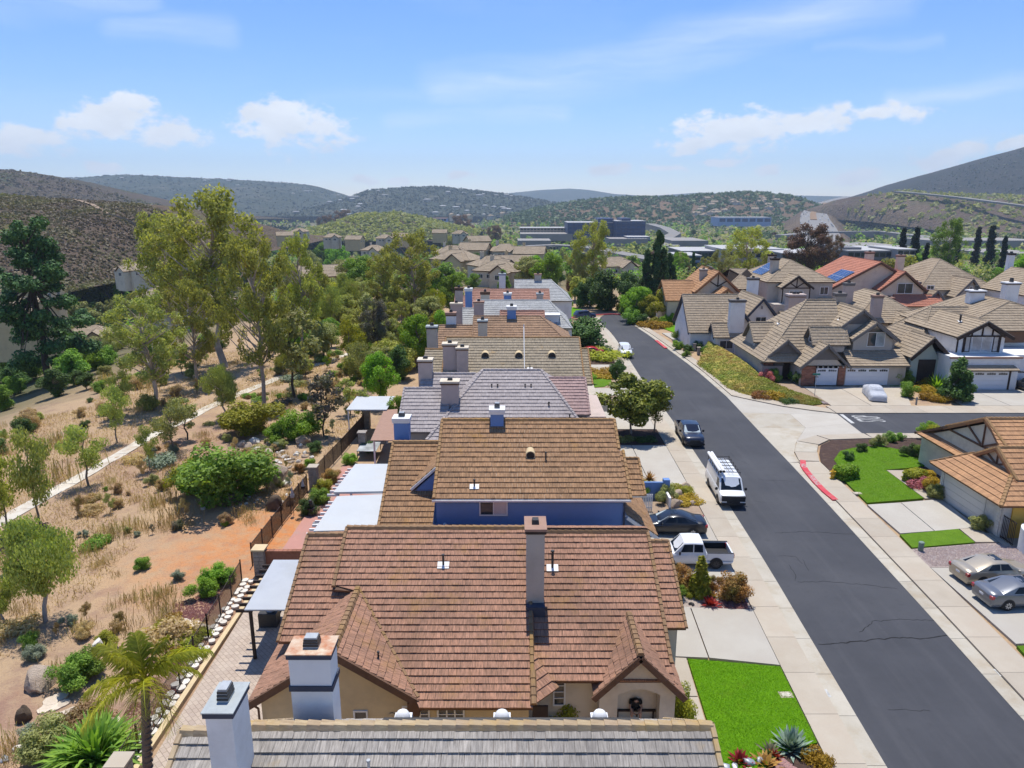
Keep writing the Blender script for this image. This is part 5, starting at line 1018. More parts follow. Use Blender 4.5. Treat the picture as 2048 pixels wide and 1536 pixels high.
for a in ([(36.85, 88.42, 2.5), (40.2, 88.42, 5.48), (43.4, 88.42, 2.6)], [(32.95, 91.5, 2.65), (36.2, 91.5, 5.48), (39.3, 91.5, 2.65)], [(41.1, 92.5, 5.25), (46.2, 92.5, 9.33), (51.5, 92.5, 5.25)], [(44.2, 90.8, 5.7), (47.2, 90.8, 7.88), (50.2, 90.8, 5.7)]): rake_board(h, a, .1, .3, 'trim_grey')
garage_door(h, 40.55, 88.97, .1, 2.75, 2.25, cols=2); garage_door(h, 45.75, 88.97, .1, 5.5, 2.25, cols=4)
def brick_pier(hh, x0, x1, y, z0, z1, ht=.11, ln=.3):
 k = 0; z = z0
 m = MB(); m.box(x0 + .01, x1 - .01, y + .012, y + .05, z0, z1); o = m.build('brick_pier', X['mortar'], hh)
 while z < z1 - .02:
  x = x0 - (ln / 2 if k % 2 else 0)
  while x < x1 - .02:
   a, b = max(x, x0), min(x + ln - .015, x1)
   if b - a > .04: m = MB(); m.box(a, b, y, y + .03, z, min(z + ht - .015, z1)); m.build('brick', X['brick'], o)
   x += ln
  z += ht; k += 1
brick_pier(h, 37.3, 39.05, 88.9, .08, 2.6, .2, .5); brick_pier(h, 42.0, 42.9, 88.9, .08, 2.6, .2, .45); brick_pier(h, 33.6, 34.9, 92.6, .08, 2.6, .2, .43)
for k in range(6): m = MB(); m.box(39.2 + k * .65, 39.35 + k * .65, 88.75, 88.95, 2.42, 2.62); m.build('corbel', X['stucco_grey'], h)
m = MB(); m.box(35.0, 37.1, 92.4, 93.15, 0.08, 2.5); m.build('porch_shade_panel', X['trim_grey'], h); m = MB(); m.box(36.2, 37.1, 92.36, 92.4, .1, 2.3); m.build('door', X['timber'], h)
window(h, (43.4, 93.0, 5.0), 1.9, 1.4, cols=2, frame='trim_white'); window(h, (47.6, 91.4, 4.7), 2.3, 1.9, cols=2, frame='trim_white', half='glass_light'); window(h, (47.6, 91.38, 6.62), 2.3, .42, cols=1, frame='trim_grey'); window(h, (39.6, 92.6, 5.1), 1.0, 1.3, '-x', 1, 2)
chimney(h, 41.4, 43.9, 106, 107.4, 4, 9.7, 'stucco_pink', 'stucco_pink', .12, .3, 'timber_brown', arrs=2, arr='dark'); chimney(h, 45.7, 47.1, 100, 101, 6, 10.6, 'stucco_taupe', 'trim_grey', .1, .3, 'trim_grey', arr='dark'); chimney(h, 53.9, 55.3, 115, 116, 4, 10.4, 'stucco_pink', 'trim_grey', .1, .3, 'trim_grey', arr='dark'); chimney(h, 55.2, 56.6, 108, 109, 4, 9.3, 'stucco_pink', 'cap_brown', .1, .3, 'trim_grey', arr='dark')
vent_pipe(h, (37.2, 98, 6.6), .4, .06); vent_pipe(h, (38.6, 93.6, 4.9), .3, .05); vent_pipe(h, (44.2, 95, 7.6), .35, .06)
m = MB(); a = [(33.3, 92.3), (33.6, 97), (35.0, 103), (37.5, 112)]
for p, q in zip(a[:-1], a[1:]): m.hexa([(p[0], p[1], 0), (p[0] + .22, p[1], 0), (q[0] + .22, q[1], 0), (q[0], q[1], 0), (p[0], p[1], 2.0), (p[0] + .22, p[1], 2.0), (q[0] + .22, q[1], 2.0), (q[0], q[1], 2.0)])
m.box(33.3, 36.0, 92.15, 92.37, 0, 1.9); tag(m.build('garden_wall', X['stucco_pink']), 'pinkish grey garden wall above the grassy bank', 'wall', kind='thing')
# ---- white half timbered house at the right edge
h = thing('house', 'white half timbered house with white double garage and tall white chimneys', 'house', (59, 92, 0), group=GR)
R = Roof(h, TM['taupe'], X['timber'], .46, .38, 0)
R.gable_y(56.3, 63.4, 88.4, 101, 6.5, 8.5, 59.9, rakes=True); R.hip(58.3, 78, 92.5, 106, 6.6, 9.9, 4.5, 'y', True, False); R.hip(54.6, 64, 93.5, 105, 4.2, 8.8, 4.2, 'x', True, False); R.gable_y(50.9, 56.2, 88.6, 94.0, 3.8, 6.4); R.plane((54.6, 85.9, 2.75), (63.2, 85.9, 2.75), (62.8, 86.7, 3.25), (55.0, 86.7, 3.25)); R.done()
m = MB(); m.box(54.9, 63.6, 86.8, 95, 0, 4.3); wall_gy(m, 56.8, 62.9, 89.2, 99, 6.5, 8.45, 4.3, 59.9, .3); m.box(61.2, 76.5, 94, 103, 0, 6.6); m.box(55.2, 62, 94.2, 103, 0, 4.2); m.build('wall', X['stucco_white'], h)
m = MB(); wall_gy(m, 51.4, 55.0, 89.4, 94, 3.8, 6.2, 0, 53.55, .4); m.build('entry_wall', X['stucco_sage'], h); m = MB(); m.box(52.4, 54.6, 89.32, 89.4, .1, 3.4); m.build('entry_recess', X['timber'], h)
m = MB(); m.box(54.7, 63.8, 86.6, 86.8, 4.1, 4.32); m.build('parapet_cap', X['cap_brown'], h)
garage_door(h, 59.5, 86.77, .1, 5.9, 2.35, cols=4); m = MB(); m.box(56.3, 56.5, 86.7, 86.8, .1, 2.44); m.box(62.5, 62.7, 86.7, 86.8, .1, 2.44); m.box(56.3, 62.7, 86.7, 86.8, 2.45, 2.62); m.build('door_frame', X['timber'], h); m = MB(); m.box(63.7, 70, 88, 94, 0, 4.3); m.build('side_wall', X['stucco_white'], h); garage_door(h, 66.5, 87.97, .1, 4.5, 2.3, cols=4)
half_timber(h, [((57.7, 89.15, 4.4), (57.7, 89.15, 6.5)), ((62.3, 89.15, 4.4), (62.3, 89.15, 6.5)), ((56.9, 89.14, 6.5), (62.9, 89.14, 6.5)), ((58.6, 89.15, 6.6), (58.6, 89.15, 7.6)), ((59.9, 89.15, 6.6), (59.9, 89.15, 8.2)), ((61.2, 89.15, 6.6), (61.2, 89.15, 7.6)), ((56.9, 89.15, 4.4), (56.9, 89.15, 6.5)), ((61.3, 93.95, 6.1), (72, 93.95, 6.1))], 'timber', .2)
window(h, (60.0, 89.18, 4.45), 2.6, 2.0, cols=2, rows=1, frame='trim_white', glass='glass_light'); window(h, (58.2, 89.18, 4.45), .7, 2.0, cols=1, frame='timber', glass='glass_light'); window(h, (61.8, 89.18, 4.45), .7, 2.0, cols=1, frame='timber', glass='glass_light')
rake_board(h, [(56.2, 88.3, 6.45), (59.9, 88.3, 8.47), (63.5, 88.3, 6.45)], .12, .4, 'timber'); rake_board(h, [(50.85, 88.5, 3.75), (53.55, 88.5, 6.35), (56.25, 88.5, 3.75)], .12, .4, 'timber')
m = MB(); m.box(65.0, 68.2, 93.0, 94.0, 4.9, 6.5); m.build('oriel_window', X['timber_brown'], h)
chimney(h, 65.3, 67.3, 101, 102.2, 6, 10.9, 'stucco_white', 'stucco_white', .15, .2, 'timber', arr='dark', arrh=.6); chimney(h, 72.3, 74.2, 104, 105.2, 6, 11.7, 'stucco_white', 'stucco_white', .15, .2, 'timber', arr='dark', arrh=.6); vent_pipe(h, (58.6, 92, 7.9), .9, .12, True)
# ---- generic builder for the houses farther up the hill
def cottage(label, parts, tile, wallm, fas='timber', wins=(), chims=(), timber=(), sol=None, group=GR, ex=.5, gd=()):
 p = parts[0]; h = thing('house', label, 'house', ((p[1] + p[2]) / 2, (p[3] + p[4]) / 2, 0), group=group); R = Roof(h, TM[tile], X[fas], ex, .42, 0); m = MB()
 for (k, x0, x1, y0, y1, ze, zr, z0) in parts:
  if k == 'y': R.gable_y(x0, x1, y0, y1, ze, zr); wall_gy(m, x0 + .4, x1 - .4, y0 + .5, y1 - .4, ze + .1, zr, z0, None, .35); rake_board(h, [(x0, y0 - .08, ze - .05), ((x0 + x1) / 2, y0 - .08, zr - .03), (x1, y0 - .08, ze - .05)], .12, .32, fas)
  elif k == 'x': R.gable_x(x0, x1, y0, y1, ze, zr); wall_gx(m, x0 + .4, x1 - .4, y0 + .5, y1 - .4, ze + .1, zr, z0, None, .35); rake_board(h, [(x0 - .06, y0, ze - .05), (x0 - .06, (y0 + y1) / 2, zr - .03)], .12, .3, fas)
  elif k == 'h': R.hip(x0, x1, y0, y1, ze, zr); m.box(x0 + .4, x1 - .4, y0 + .5, y1 - .4, z0, ze)
  elif k == 'hy': R.hip(x0, x1, y0, y1, ze, zr, None, 'y'); m.box(x0 + .4, x1 - .4, y0 + .5, y1 - .4, z0, ze)
  elif k == 'b': m.box(x0, x1, y0, y1, z0, ze)
 R.done(); m.build('wall', X[wallm], h)
 for c, wd, ht in wins: window(h, c, wd, ht, cols=2, rows=1, frame='trim_white', fw=.1)
 for c in chims: chimney(h, *c[:6], c[6], c[7], .12, .25, 'timber', arr='dark', arrh=.3)
 if timber: half_timber(h, timber, 'timber', .2)
 for g in gd: garage_door(h, *g)
 if sol: solar(h, *sol)
 return h
cottage('small white house with grey tile roof and pointed gables above the bank', [('y', 36.5, 43.8, 113, 124, 4.0, 8.2, 0), ('y', 33.5, 38.6, 110.5, 118, 3.6, 6.6, 0), ('x', 28.3, 37.5, 112, 124, 2.8, 8.2, 0), ('x', 31.5, 36, 109, 113, 2.6, 4.6, 0)], 'taupe', 'stucco_white', 'navy_trim', [((40.1, 113.42, 4.2), 1.8, 1.0), ((36, 110.9, 5.0), .5, .7), ((33.6, 109.4, .7), 2.2, 1.4), ((40.1, 113.42, 6.3), .5, .7)], [(33.9, 36.2, 109.6, 110.6, 0, 8.4, 'stucco_white', 'trim_grey'), (41.5, 43.3, 125, 126, 5, 10.2, 'stucco_white', 'trim_grey')])
cottage('tan half timbered house with orange brown roof near the street bend', [('y', 35.2, 44.2, 137, 150, 6.2, 10.2, 0), ('y', 36.2, 44.6, 133, 140, 4.2, 7.4, 0), ('y', 41.5, 46.5, 134.5, 140, 3.4, 5.6, 0), ('x', 29.8, 36, 137, 147, 4.6, 8.0, 0)], 'orange', 'stucco_cream', 'timber_orange', [((38.5, 133.4, 1.2), 2.6, 1.6), ((33, 137.4, 1), 1.6, 2)], [(37.2, 38.5, 141, 142, 4, 10.3, 'stucco_grey', 'stucco_grey')], [((40.4, 133.4, 4.6), (40.4, 133.4, 7)), ((40.4, 133.4, 4.7), (42.4, 133.4, 5.9)), ((40.4, 133.4, 4.7), (38.4, 133.4, 5.9)), ((37.5, 133.4, 4.5), (43.4, 133.4, 4.5)), ((39.7, 137.4, 7.3), (39.7, 137.4, 9.8)), ((39.7, 137.4, 7.3), (41.6, 137.4, 8.5)), ((39.7, 137.4, 7.3), (37.8, 137.4, 8.5)), ((44, 134.9, 3.6), (44, 134.9, 5.3)), ((44, 134.9, 3.7), (45.2, 134.9, 4.4))], ((40.6, 141.5, 9.55), (0, 1, 0), (-.75, 0, .66), 3, 1))
cottage('tan two storey house with solar panels on its brown hipped roof', [('hy', 47.5, 60.5, 133, 150, 8.6, 12.2, 0), ('h', 41.5, 50, 139, 151, 6.6, 10.0, 0), ('y', 49.5, 55.5, 130.8, 136, 7.8, 10.0, 4.3), ('b', 48.0, 57.5, 129.6, 134, 4.9, 0, 0), ('x', 49, 57.8, 127.8, 130.6, 2.9, 3.7, 0), ('x', 57.5, 61.5, 131, 135, 4.2, 5.6, 0)], 'taupe', 'stucco_grey', 'timber', [((52.5, 131.3, 5.2), 2.6, 2.0), ((58.6, 133.5, 6.2), 1.6, 1.5)], [(49.6, 51.0, 137, 138, 4, 12.7, 'stucco_grey', 'timber'), (54.4, 55.8, 152, 153, 6, 12.4, 'stucco_grey', 'timber')], [((49.9, 131.3, 7.7), (55.1, 131.3, 7.7)), ((52.5, 131.3, 7.8), (52.5, 131.3, 9.8)), ((52.5, 131.3, 7.8), (54, 131.3, 8.8)), ((52.5, 131.3, 7.8), (51, 131.3, 8.8)), ((50, 131.3, 5), (50, 131.3, 7.6)), ((55, 131.3, 5), (55, 131.3, 7.6))], ((48.6, 139.2, 9.25), (0, 1, 0), (.86, 0, .5), 5, 2, 1.1, 1.9), gd=((53.2, 129.55, .1, 5.2, 2.2, 'garage_cream', 4),))
cottage('two storey house with terracotta red roofs and solar panels', [('y', 60, 81, 137, 153, 6.2, 12.0, 0), ('y', 69.5, 78.5, 134.5, 145, 6.9, 10.4, 0), ('y', 66.5, 73.5, 131.5, 137, 3.8, 6.0, 0), ('x', 72.5, 81.0, 132, 138, 4.2, 6.0, 0)], 'terra', 'stucco_cream', 'timber_brown', [((74.5, 134.9, 6.2), 3.0, 2.0), ((66.5, 138.4, 6.2), 1.2, 1.6), ((79.3, 134.9, 7), 1.4, .8)], [(72.0, 73.5, 146, 147, 8, 13.3, 'stucco_cream', 'cap_brown'), (80.6, 82.0, 150, 151, 6, 12.4, 'stucco_cream', 'cap_brown'), (67.6, 69.0, 128, 129, 0, 6.4, 'stucco_pink', 'cap_brown'), (63.4, 64.6, 128, 129, 0, 6.0, 'stucco_pink', 'cap_brown')], (), ((62.6, 138.6, 7.75), (0, 1, 0), (.875, 0, .484), 4, 2, 1.4, 2.2), gd=((70, 131.45, .1, 2.8, 2.2, 'garage_white', 2), (77, 132.35, .1, 5.4, 2.2, 'garage_white', 4)))
cottage('grey brown house with steep hipped roof among the cypresses', [('hy', 79.5, 95.5, 139, 158, 6.4, 11.8, 0), ('y', 78.4, 82.8, 134.5, 144, 4.2, 6.9, 0), ('y', 84.9, 91.0, 136, 144, 5.4, 8.9, 0)], 'taupe', 'stucco_grey', 'trim_grey', [((88, 136.42, 3.6), 2.6, 2.2), ((83.7, 139.42, 4.2), 1.8, 1.4), ((88, 136.42, 6.6), .6, .9), ((80.6, 134.92, 5), .6, .8)], [(77.4, 78.6, 137, 138, 0, 8.2, 'stucco_grey', 'trim_grey')])
cottage('white black framed house cut by the right photo edge', [('y', 92, 103, 127, 140, 6.8, 10.8, 0)], 'taupe', 'stucco_white', 'metal_dark', [((94.6, 127.42, 4.6), 1.4, 1.8), ((97.6, 127.42, 4.6), 1.4, 1.8)], [(97.6, 98.6, 141, 142, 6, 13.4, 'stucco_white', 'metal_dark')], [((92.6, 127.4, 6.6), (102.6, 127.4, 6.6)), ((95.5, 127.4, 6.7), (95.5, 127.4, 8.8)), ((97.5, 127.4, 6.7), (97.5, 127.4, 10.3))])
cottage('single terracotta red roof among yellow shrubs', [('hy', 59.5, 70.5, 111, 128, 2.7, 6.2, 0)], 'terra', 'stucco_cream', 'timber_brown')
cottage('grey brown roofed house tucked behind the corner house', [('hy', 52.0, 64.5, 107, 124, 5.2, 9.2, 0), ('y', 57.6, 61.8, 104.6, 110, 4.8, 6.8, 0)], 'taupe', 'stucco_cream', 'timber', [((59.7, 105.02, 1.2), 2.2, 1.8), ((59.7, 105.02, 5.1), .6, .7)])
cottage('roofs with small solar arrays beyond the half timbered house', [('h', 40, 54, 165, 182, 1.5, 5.2, -4), ('h', 36, 46, 178, 190, 0, 3.8, -5)], 'taupe', 'stucco_grey', 'trim_grey', sol=((43.5, 167.5, 2.4), (1, 0, 0), (0, .9, .43), 4, 1))
# ---------------------------------------------------------------- vehicles (local +x = forward)
X['tyre'] = M('tyre', (0.018, 0.018, 0.02), (0.03, 0.028, 0.026), 6, 0.9, 0.1); X['rim'] = M('rim', (0.45, 0.46, 0.48), (0.38, 0.39, 0.41), 6, 0.35, metal=0.7)
X['rim_dark'] = M('rim_dark', (0.06, 0.06, 0.065), None, 6, 0.4, metal=0.5); X['carglass'] = glassy('car_glass', (0.010, 0.016, 0.026), 0.1, 0.15); X['shade'] = M('sun_shade', (0.55, 0.62, 0.62), (0.42, 0.5, 0.52), 5, 0.5, metal=0.2)
X['taillight'] = M('taillight', (0.42, 0.012, 0.02), None, 6, 0.15, coat=0.6); X['headlight'] = M('headlight', (0.6, 0.62, 0.63), None, 6, 0.1, coat=0.8); X['plastic'] = M('black_plastic', (0.02, 0.02, 0.022), None, 6, 0.6); X['plate'] = M('plate', (0.72, 0.73, 0.75), None, 6, 0.5)
def lerp_t(tab, t):
 for (a, p), (b, q) in zip(tab[:-1], tab[1:]):
  if t <= b: k = (t - a) / (b - a) if b > a else 0; return p + (q - p) * k
 return tab[-1][1]
def wheel(car, x, y, r, wd, rim='rim', spokes=8):
 m = MB(); s = 1 if y > 0 else -1
 m.lathe([(r * .62, -wd / 2), (r * .93, -wd / 2), (r, -wd * .36), (r, wd * .36), (r * .93, wd / 2), (r * .62, wd / 2)], 22, (x, y, r), 'y'); o = m.build('tyre', X['tyre'], car, smooth=.6)
 m = MB(); f = y + s * wd * .40; m.lathe([(r * .64, 0), (r * .64, s * .02), (r * .56, s * .03), (r * .1, s * .02)], 20, (x, f - s * .03, r), 'y')
 for k in range(spokes):
  a = 2 * math.pi * k / spokes; m.bar((x + .06 * math.cos(a), f + s * .01, r + .06 * math.sin(a)), (x + r * .6 * math.cos(a), f + s * .012, r + r * .6 * math.sin(a)), .07 * r / .33, .03, up=(0, 1, 0))
 m.build('rim', X[rim], o, smooth=.5)
def vehicle(name, label, loc, rz, kind='sedan', col=(.5, .5, .5), L_=4.8, W_=1.85, rim='rim', metal=.0, shade=False, group=None, glass='carglass', sunroof=False, proto=None, detail=True):
 car = thing(name, label, {'van': 'van', 'pickup': 'pickup truck', 'suv': 'car', 'sedan': 'car'}[kind], loc, rz, group, local=True); pm = paint(name + '_paint', col, .3, metal, .9)
 S = {'sedan': dict(top=[(0, .58), (.02, .68), (.06, .76), (.27, .95), (.5, .98), (.8, 1.02), (.9, 1.05), (.97, 1.02), (1, .88)], gh=(.27, .44, .66, .87), roof=1.43, z0=.2, r=.33, wb=(.19, .79), gw=.74),
  'suv': dict(top=[(0, .68), (.02, .85), (.06, .95), (.24, 1.08), (.5, 1.1), (.9, 1.12), (.98, 1.1), (1, .95)], gh=(.23, .38, .88, .985), roof=1.68, z0=.24, r=.36, wb=(.19, .79), gw=.78),
  'pickup': dict(top=[(0, .75), (.02, .95), (.06, 1.05), (.24, 1.14), (.4, 1.16), (.66, 1.16), (.663, .62), (1, .62)], gh=(.25, .37, .61, .655), roof=1.76, z0=.3, r=.38, wb=(.18, .78), gw=.80),
  'van': dict(top=[(0, .8), (.015, .98), (.05, 1.08), (.15, 1.22), (.4, 1.24), (.97, 1.24), (1, 1.2)], gh=(.14, .24, .965, .998), roof=2.08, z0=.32, r=.37, wb=(.17, .76), gw=.84)}[kind]
 if kind == 'pickup' and L_ < 5.2: S['top'] = [(a, b * .93) for a, b in S['top']]; S['roof'] = 1.72; S['r'] = .36
 hw = W_ / 2; WD = [(0, .80), (.02, .9), (.06, .97), (.14, 1), (.86, 1), (.95, .965), (.985, .92), (1, .84)] if kind != 'van' else [(0, .86), (.02, .95), (.06, 1), (.98, 1), (1, .97)]
 st = sorted(set([0, .01, .02, .04, .06, .1, .14, .2, .27, .35, .45, .55, .66, .663, .75, .82, .87, .92, .955, .985, 1]))
 X_ = lambda t: L_ / 2 - t * L_
 m = MB(); rings = []
 for t in st:
  w = hw * lerp_t(WD, t); zt = lerp_t(S['top'], t); z0 = S['z0'] + (.1 if t < .02 or t > .985 else 0)
  half = [(w * .88, z0), (w * .98, z0 + .1), (w, z0 + (zt - z0) * .45), (w * .985, z0 + (zt - z0) * .7), (w * .95, zt - .07), (w * .86, zt - .01), (w * .45, zt + .018), (0, zt + .025)]
  rings.append([(X_(t), y, z) for y, z in half] + [(X_(t), -y, z) for y, z in half[-2::-1]])
 n = len(rings[0]); pts = [p for r in rings for p in r]
 fs = [(i * n + j, i * n + j + 1, (i + 1) * n + j + 1, (i + 1) * n + j) for i in range(len(st) - 1) for j in range(n - 1)] + [tuple(range(n))[::-1], tuple((len(st) - 1) * n + j for j in range(n))] + [(i * n, (i + 1) * n, (i + 1) * n + n - 1, i * n + n - 1) for i in range(len(st) - 1)]
 m.add(pts, fs); body = m.build('body', pm, car, smooth=.75)
 # cabin
 a, b, c, d = S['gh']; g = S['gw']; zb = lambda t: lerp_t(S['top'], t) - .03; zr = S['roof']
 if kind == 'pickup': zbd = zb(.6)
 sta = [(a, .0), (b, 1.0), ((b + c) / 2, 1.04), (c, 1.0), (d, .0)]
 m = MB(); rg = []
 for t, k in sta:
  zbase = zb(min(t, .655) if kind == 'pickup' else t); z1 = zbase + (zr - zbase) * min(k, 1) + (.03 if k > 1 else 0); wb_ = hw * lerp_t(WD, t) * .93; wt = wb_ + (hw * g - wb_) * min(k, 1)
  half = [(wb_, zbase - .02), (wb_ + (wt - wb_) * .9, zbase + (z1 - zbase) * .88), (wt * .93, z1 - .02 * k), (wt * .5, z1 + .02 * k), (0, z1 + .028 * k)]
  if k == 0: half = [(wb_, zbase - .02), (wb_ * .97, zbase - .005), (wb_ * .9, zbase), (wb_ * .5, zbase + .006), (0, zbase + .008)]
  rg.append([(X_(t), y, z) for y, z in half] + [(X_(t), -y, z) for y, z in half[-2::-1]])
 n = 9; pts = [p for r in rg for p in r]; m.add(pts, [(i * n + j, i * n + j + 1, (i + 1) * n + j + 1, (i + 1) * n + j) for i in range(4) for j in range(8)] + [tuple(range(n))[::-1], tuple(4 * n + j for j in range(n))]); m.build('cabin', pm, car, smooth=.55)
 V_ = Vector; Q = lambda i, j: V_(rg[i][j])
 def panel(nm, p, mat, m0=(.06, .06, .1, .1), off=.012, parent=car):   # p: bl, br, tr, tl ; insets l, r, b, t
  p = [V_(q) for q in p]; bil = lambda s, t: (p[0] * (1 - s) + p[1] * s) * (1 - t) + (p[3] * (1 - s) + p[2] * s) * t
  q = [bil(m0[0], m0[2]), bil(1 - m0[1], m0[2]), bil(1 - m0[1], 1 - m0[3]), bil(m0[0], 1 - m0[3])]; nn = (q[1] - q[0]).cross(q[3] - q[0]).normalized(); cc = sum(q, V_()) / 4 - V_((0, 0, .9)) - V_((cc_x(kind, L_), 0, 0))
  if nn.dot(V_((sum(x.x for x in q) / 4, sum(x.y for x in q) / 4, sum(x.z for x in q) / 4 - .8)) - V_((0, 0, 0))) < 0: nn = -nn
  mb = MB(); mb.prism([x - nn * .004 for x in q], nn * (off + .004)); return mb.build(nm, X[mat] if isinstance(mat, str) else mat, parent)
 ws = [Q(0, 7), Q(0, 1), Q(1, 2), Q(1, 6)]; panel('windshield', ws, 'shade' if shade else glass, (.05, .05, .06, .06))
 if kind != 'van': panel('rear_window', [Q(4, 1), Q(4, 7), Q(3, 6), Q(3, 2)], glass, (.1, .1, .14, .08))
 for s in (1, -1):
  J = (0, 1) if s > 0 else (8, 7)
  lo = lambda t, i0, i1: Q(i0, J[0]).lerp(Q(i1, J[0]), t); hi = lambda t, i0, i1: Q(i0, J[1]).lerp(Q(i1, J[1]), t)
  if kind == 'van': panel('side_window', [Q(0, J[0]).lerp(Q(1, J[0]), .45), Q(1, J[0]).lerp(Q(2, J[0]), .3), Q(1, J[1]).lerp(Q(2, J[1]), .3), Q(1, J[1])], glass, (.04, .06, .14, .1))
  else:
   panel('side_window', [Q(0, J[0]).lerp(Q(1, J[0]), .5), Q(2, J[0]), Q(2, J[1]), Q(1, J[1])], glass, (.05, .05, .16, .06))
   panel('side_window', [Q(2, J[0]), Q(3, J[0]).lerp(Q(4, J[0]), .45 if kind == 'sedan' else .2), Q(3, J[1]), Q(2, J[1])], glass, (.05, .06, .16, .06))
 r = S['r']
 for t in S['wb']:
  for s in (1, -1):
   ar = MB(); x = X_(t); k = 14
   ar.prism([(x + (r + .07) * math.cos(math.pi * i / k), s * (hw - .12), r + (r + .07) * math.sin(math.pi * i / k)) for i in range(k + 1)] + [(x - r - .07, s * (hw - .12), S['z0'] - .02), (x + r + .07, s * (hw - .12), S['z0'] - .02)], (0, s * .126, 0)); ar.build('wheel_arch', X['plastic'], car)
   wheel(car, x, s * (hw - .09), r, .22, rim)
 if detail:
  zt0 = lerp_t(S['top'], .02)
  for s in (1, -1):
   m = MB(); w0 = hw * .86; m.hexa([(X_(.012), s * w0 * .62, zt0 - .17), (X_(.03), s * w0 * 1.06, zt0 - .16), (X_(.05), s * w0 * 1.04, zt0 - .15), (X_(.05), s * w0 * .62, zt0 - .15), (X_(.018), s * w0 * .62, zt0 - .01), (X_(.045), s * w0 * 1.03, zt0 - .0), (X_(.06), s * w0 * 1.0, zt0), (X_(.06), s * w0 * .62, zt0)]); m.build('headlight', X['headlight'], car)
   zr0 = lerp_t(S['top'], .99) if kind != 'pickup' else 1.05
   m = MB(); e = X_(1.0); m.box(e - .02, e + .18, s * hw * .93 - .0 if s < 0 else s * hw * .70, s * hw * .70 if s < 0 else s * hw * .93, zr0 - (.22 if kind != 'pickup' else .3), zr0 - .03); m.build('taillight', X['taillight'], car)
   m = MB(); xm = X_(a) - .18 * L_ / 4.8 * (1.6 if kind != 'van' else .8); m.sph((xm, s * (hw + .12), zb(a) + .1), (.07, .12, .09 if kind == 'sedan' else .13), 8, 6); m.build('wing_mirror', pm if kind != 'van' and kind != 'pickup' else X['plastic'], car, smooth=True)
   for t in ((.42, .58) if kind == 'sedan' else (.38, .52)):
    m = MB(); m.box(X_(t + .03), X_(t), s * (hw + .004) - .012, s * (hw + .004) + .012, lerp_t(S['top'], t) - .2, lerp_t(S['top'], t) - .165); m.build('door_handle', pm, car)
  m = MB(); m.box(X_(.0) - .02, X_(0) + .015, -hw * .5, hw * .5, S['z0'] + .16, zt0 - .14); m.build('grille', X['plastic'], car)
  m = MB(); m.box(X_(0) - .01, X_(0) + .03, -.16, .16, S['z0'] + .08, S['z0'] + .2); m.build('license_plate', X['plate'], car)
  m = MB(); m.box(X_(1) - .025, X_(1) + .01, -.16, .16, .62 if kind != 'pickup' else .8, .74 if kind != 'pickup' else .92); m.build('license_plate', X['plate'], car)
  if sunroof: i = 2; m = MB(); m.box(X_(b + .13), X_(b + .03), -hw * .4, hw * .4, zr + .03, zr + .052); m.build('sunroof', X[glass], car)
 if kind == 'pickup':
  zs = S['top'][4][1]; x0, x1 = X_(.995), X_(.663)
  for s in (1, -1): m = MB(); m.box(x0, x1, min(s * hw * .84, s * hw * .965), max(s * hw * .84, s * hw * .965), .6, zs); m.build('bed_side', pm, car)
  m = MB(); m.box(x0, x0 + .09, -hw * .84, hw * .84, .6, zs - .03); m.build('tailgate', pm, car)
  m = MB(); m.box(x0 + .09, x1, -hw * .84, hw * .84, .63, .66); m.box(x0 + .1, x1, hw * .80, hw * .84, .66, zs - .05); m.box(x0 + .1, x1, -hw * .84, -hw * .80, .66, zs - .05); m.box(x1 - .06, x1 - .01, -hw * .8, hw * .8, .66, zs - .05); m.build('bed_liner', X['plastic'], car)
  for s in (1, -1): m = MB(); m.box(x0 - .005, x1, min(s * hw * .83, s * hw * .97), max(s * hw * .83, s * hw * .97), zs, zs + .02); m.build('bed_rail', X['plastic'], car)
 if kind in ('van', 'pickup'): m = MB(); m.box(X_(.0) - .02, X_(0) + .06, -hw * .92, hw * .92, S['z0'] + .02, S['z0'] + .2); m.build('bumper', X['plastic'], car)
 return car
def cc_x(k, l): return 0.0
def at(u, v): p = G(u, v, 0.0); return p
DN, RT = RAD(-90), 0.0
# van with ladder rack and two white tubes
rd = RAD(-90 - 3.0)
van = vehicle('cargo_van', 'white cargo van with black roof rack and two white tubes', (17.25, 53.7, .01), rd, 'van', (.76, .77, .77), 5.7, 2.02, 'rim_dark')
for k in range(6):
 x = 1.0 - k * .72; m = MB(); m.box(x - .02, x + .02, -.85, .85, 2.3, 2.34); m.box(x - .02, x + .02, -.87, -.83, 2.05, 2.34); m.box(x - .02, x + .02, .83, .87, 2.05, 2.34); m.build('rack_crossbar', X['metal_dark'], van)
for y in (-.85, -.45, 0, .3, .85): m = MB(); m.box(-2.75, 1.15, y - .018, y + .018, 2.34, 2.375); m.build('rack_rail', X['metal_dark'], van)
for y in (-.52, -.78):
 m = MB(); m.tube([(-3.0, y, 2.5), (1.25, y, 2.5), (1.33, y, 2.5)], [.125, .125, .1], 12); m.build('storage_tube', X['stucco_white'], van, smooth=True); m = MB(); m.cyl((1.33, y, 2.5), (1.42, y, 2.5), .1); m.build('tube_cap', X['plastic'], van)
m = MB(); m.box(2.6, 2.88, -.9, .9, .62, 1.02); m.build('front_panel', X['plastic'], van)
vehicle('pickup_truck', 'dark navy pickup truck with sun shades in its windshield', (17.75, 67.7, .01), rd + RAD(1), 'pickup', (.012, .018, .04), 5.7, 2.0, 'rim_dark', .1, True)
vehicle('suv', 'white suv in the lane near the red parked car', (17.55, 108.2, .01), RAD(-92), 'suv', (.74, .75, .75), 4.6, 1.84)
vehicle('suv', 'white suv half hidden behind the magnolia tree', (17.75, 82.6, .1), RAD(92), 'suv', (.74, .75, .75), 4.8, 1.9)
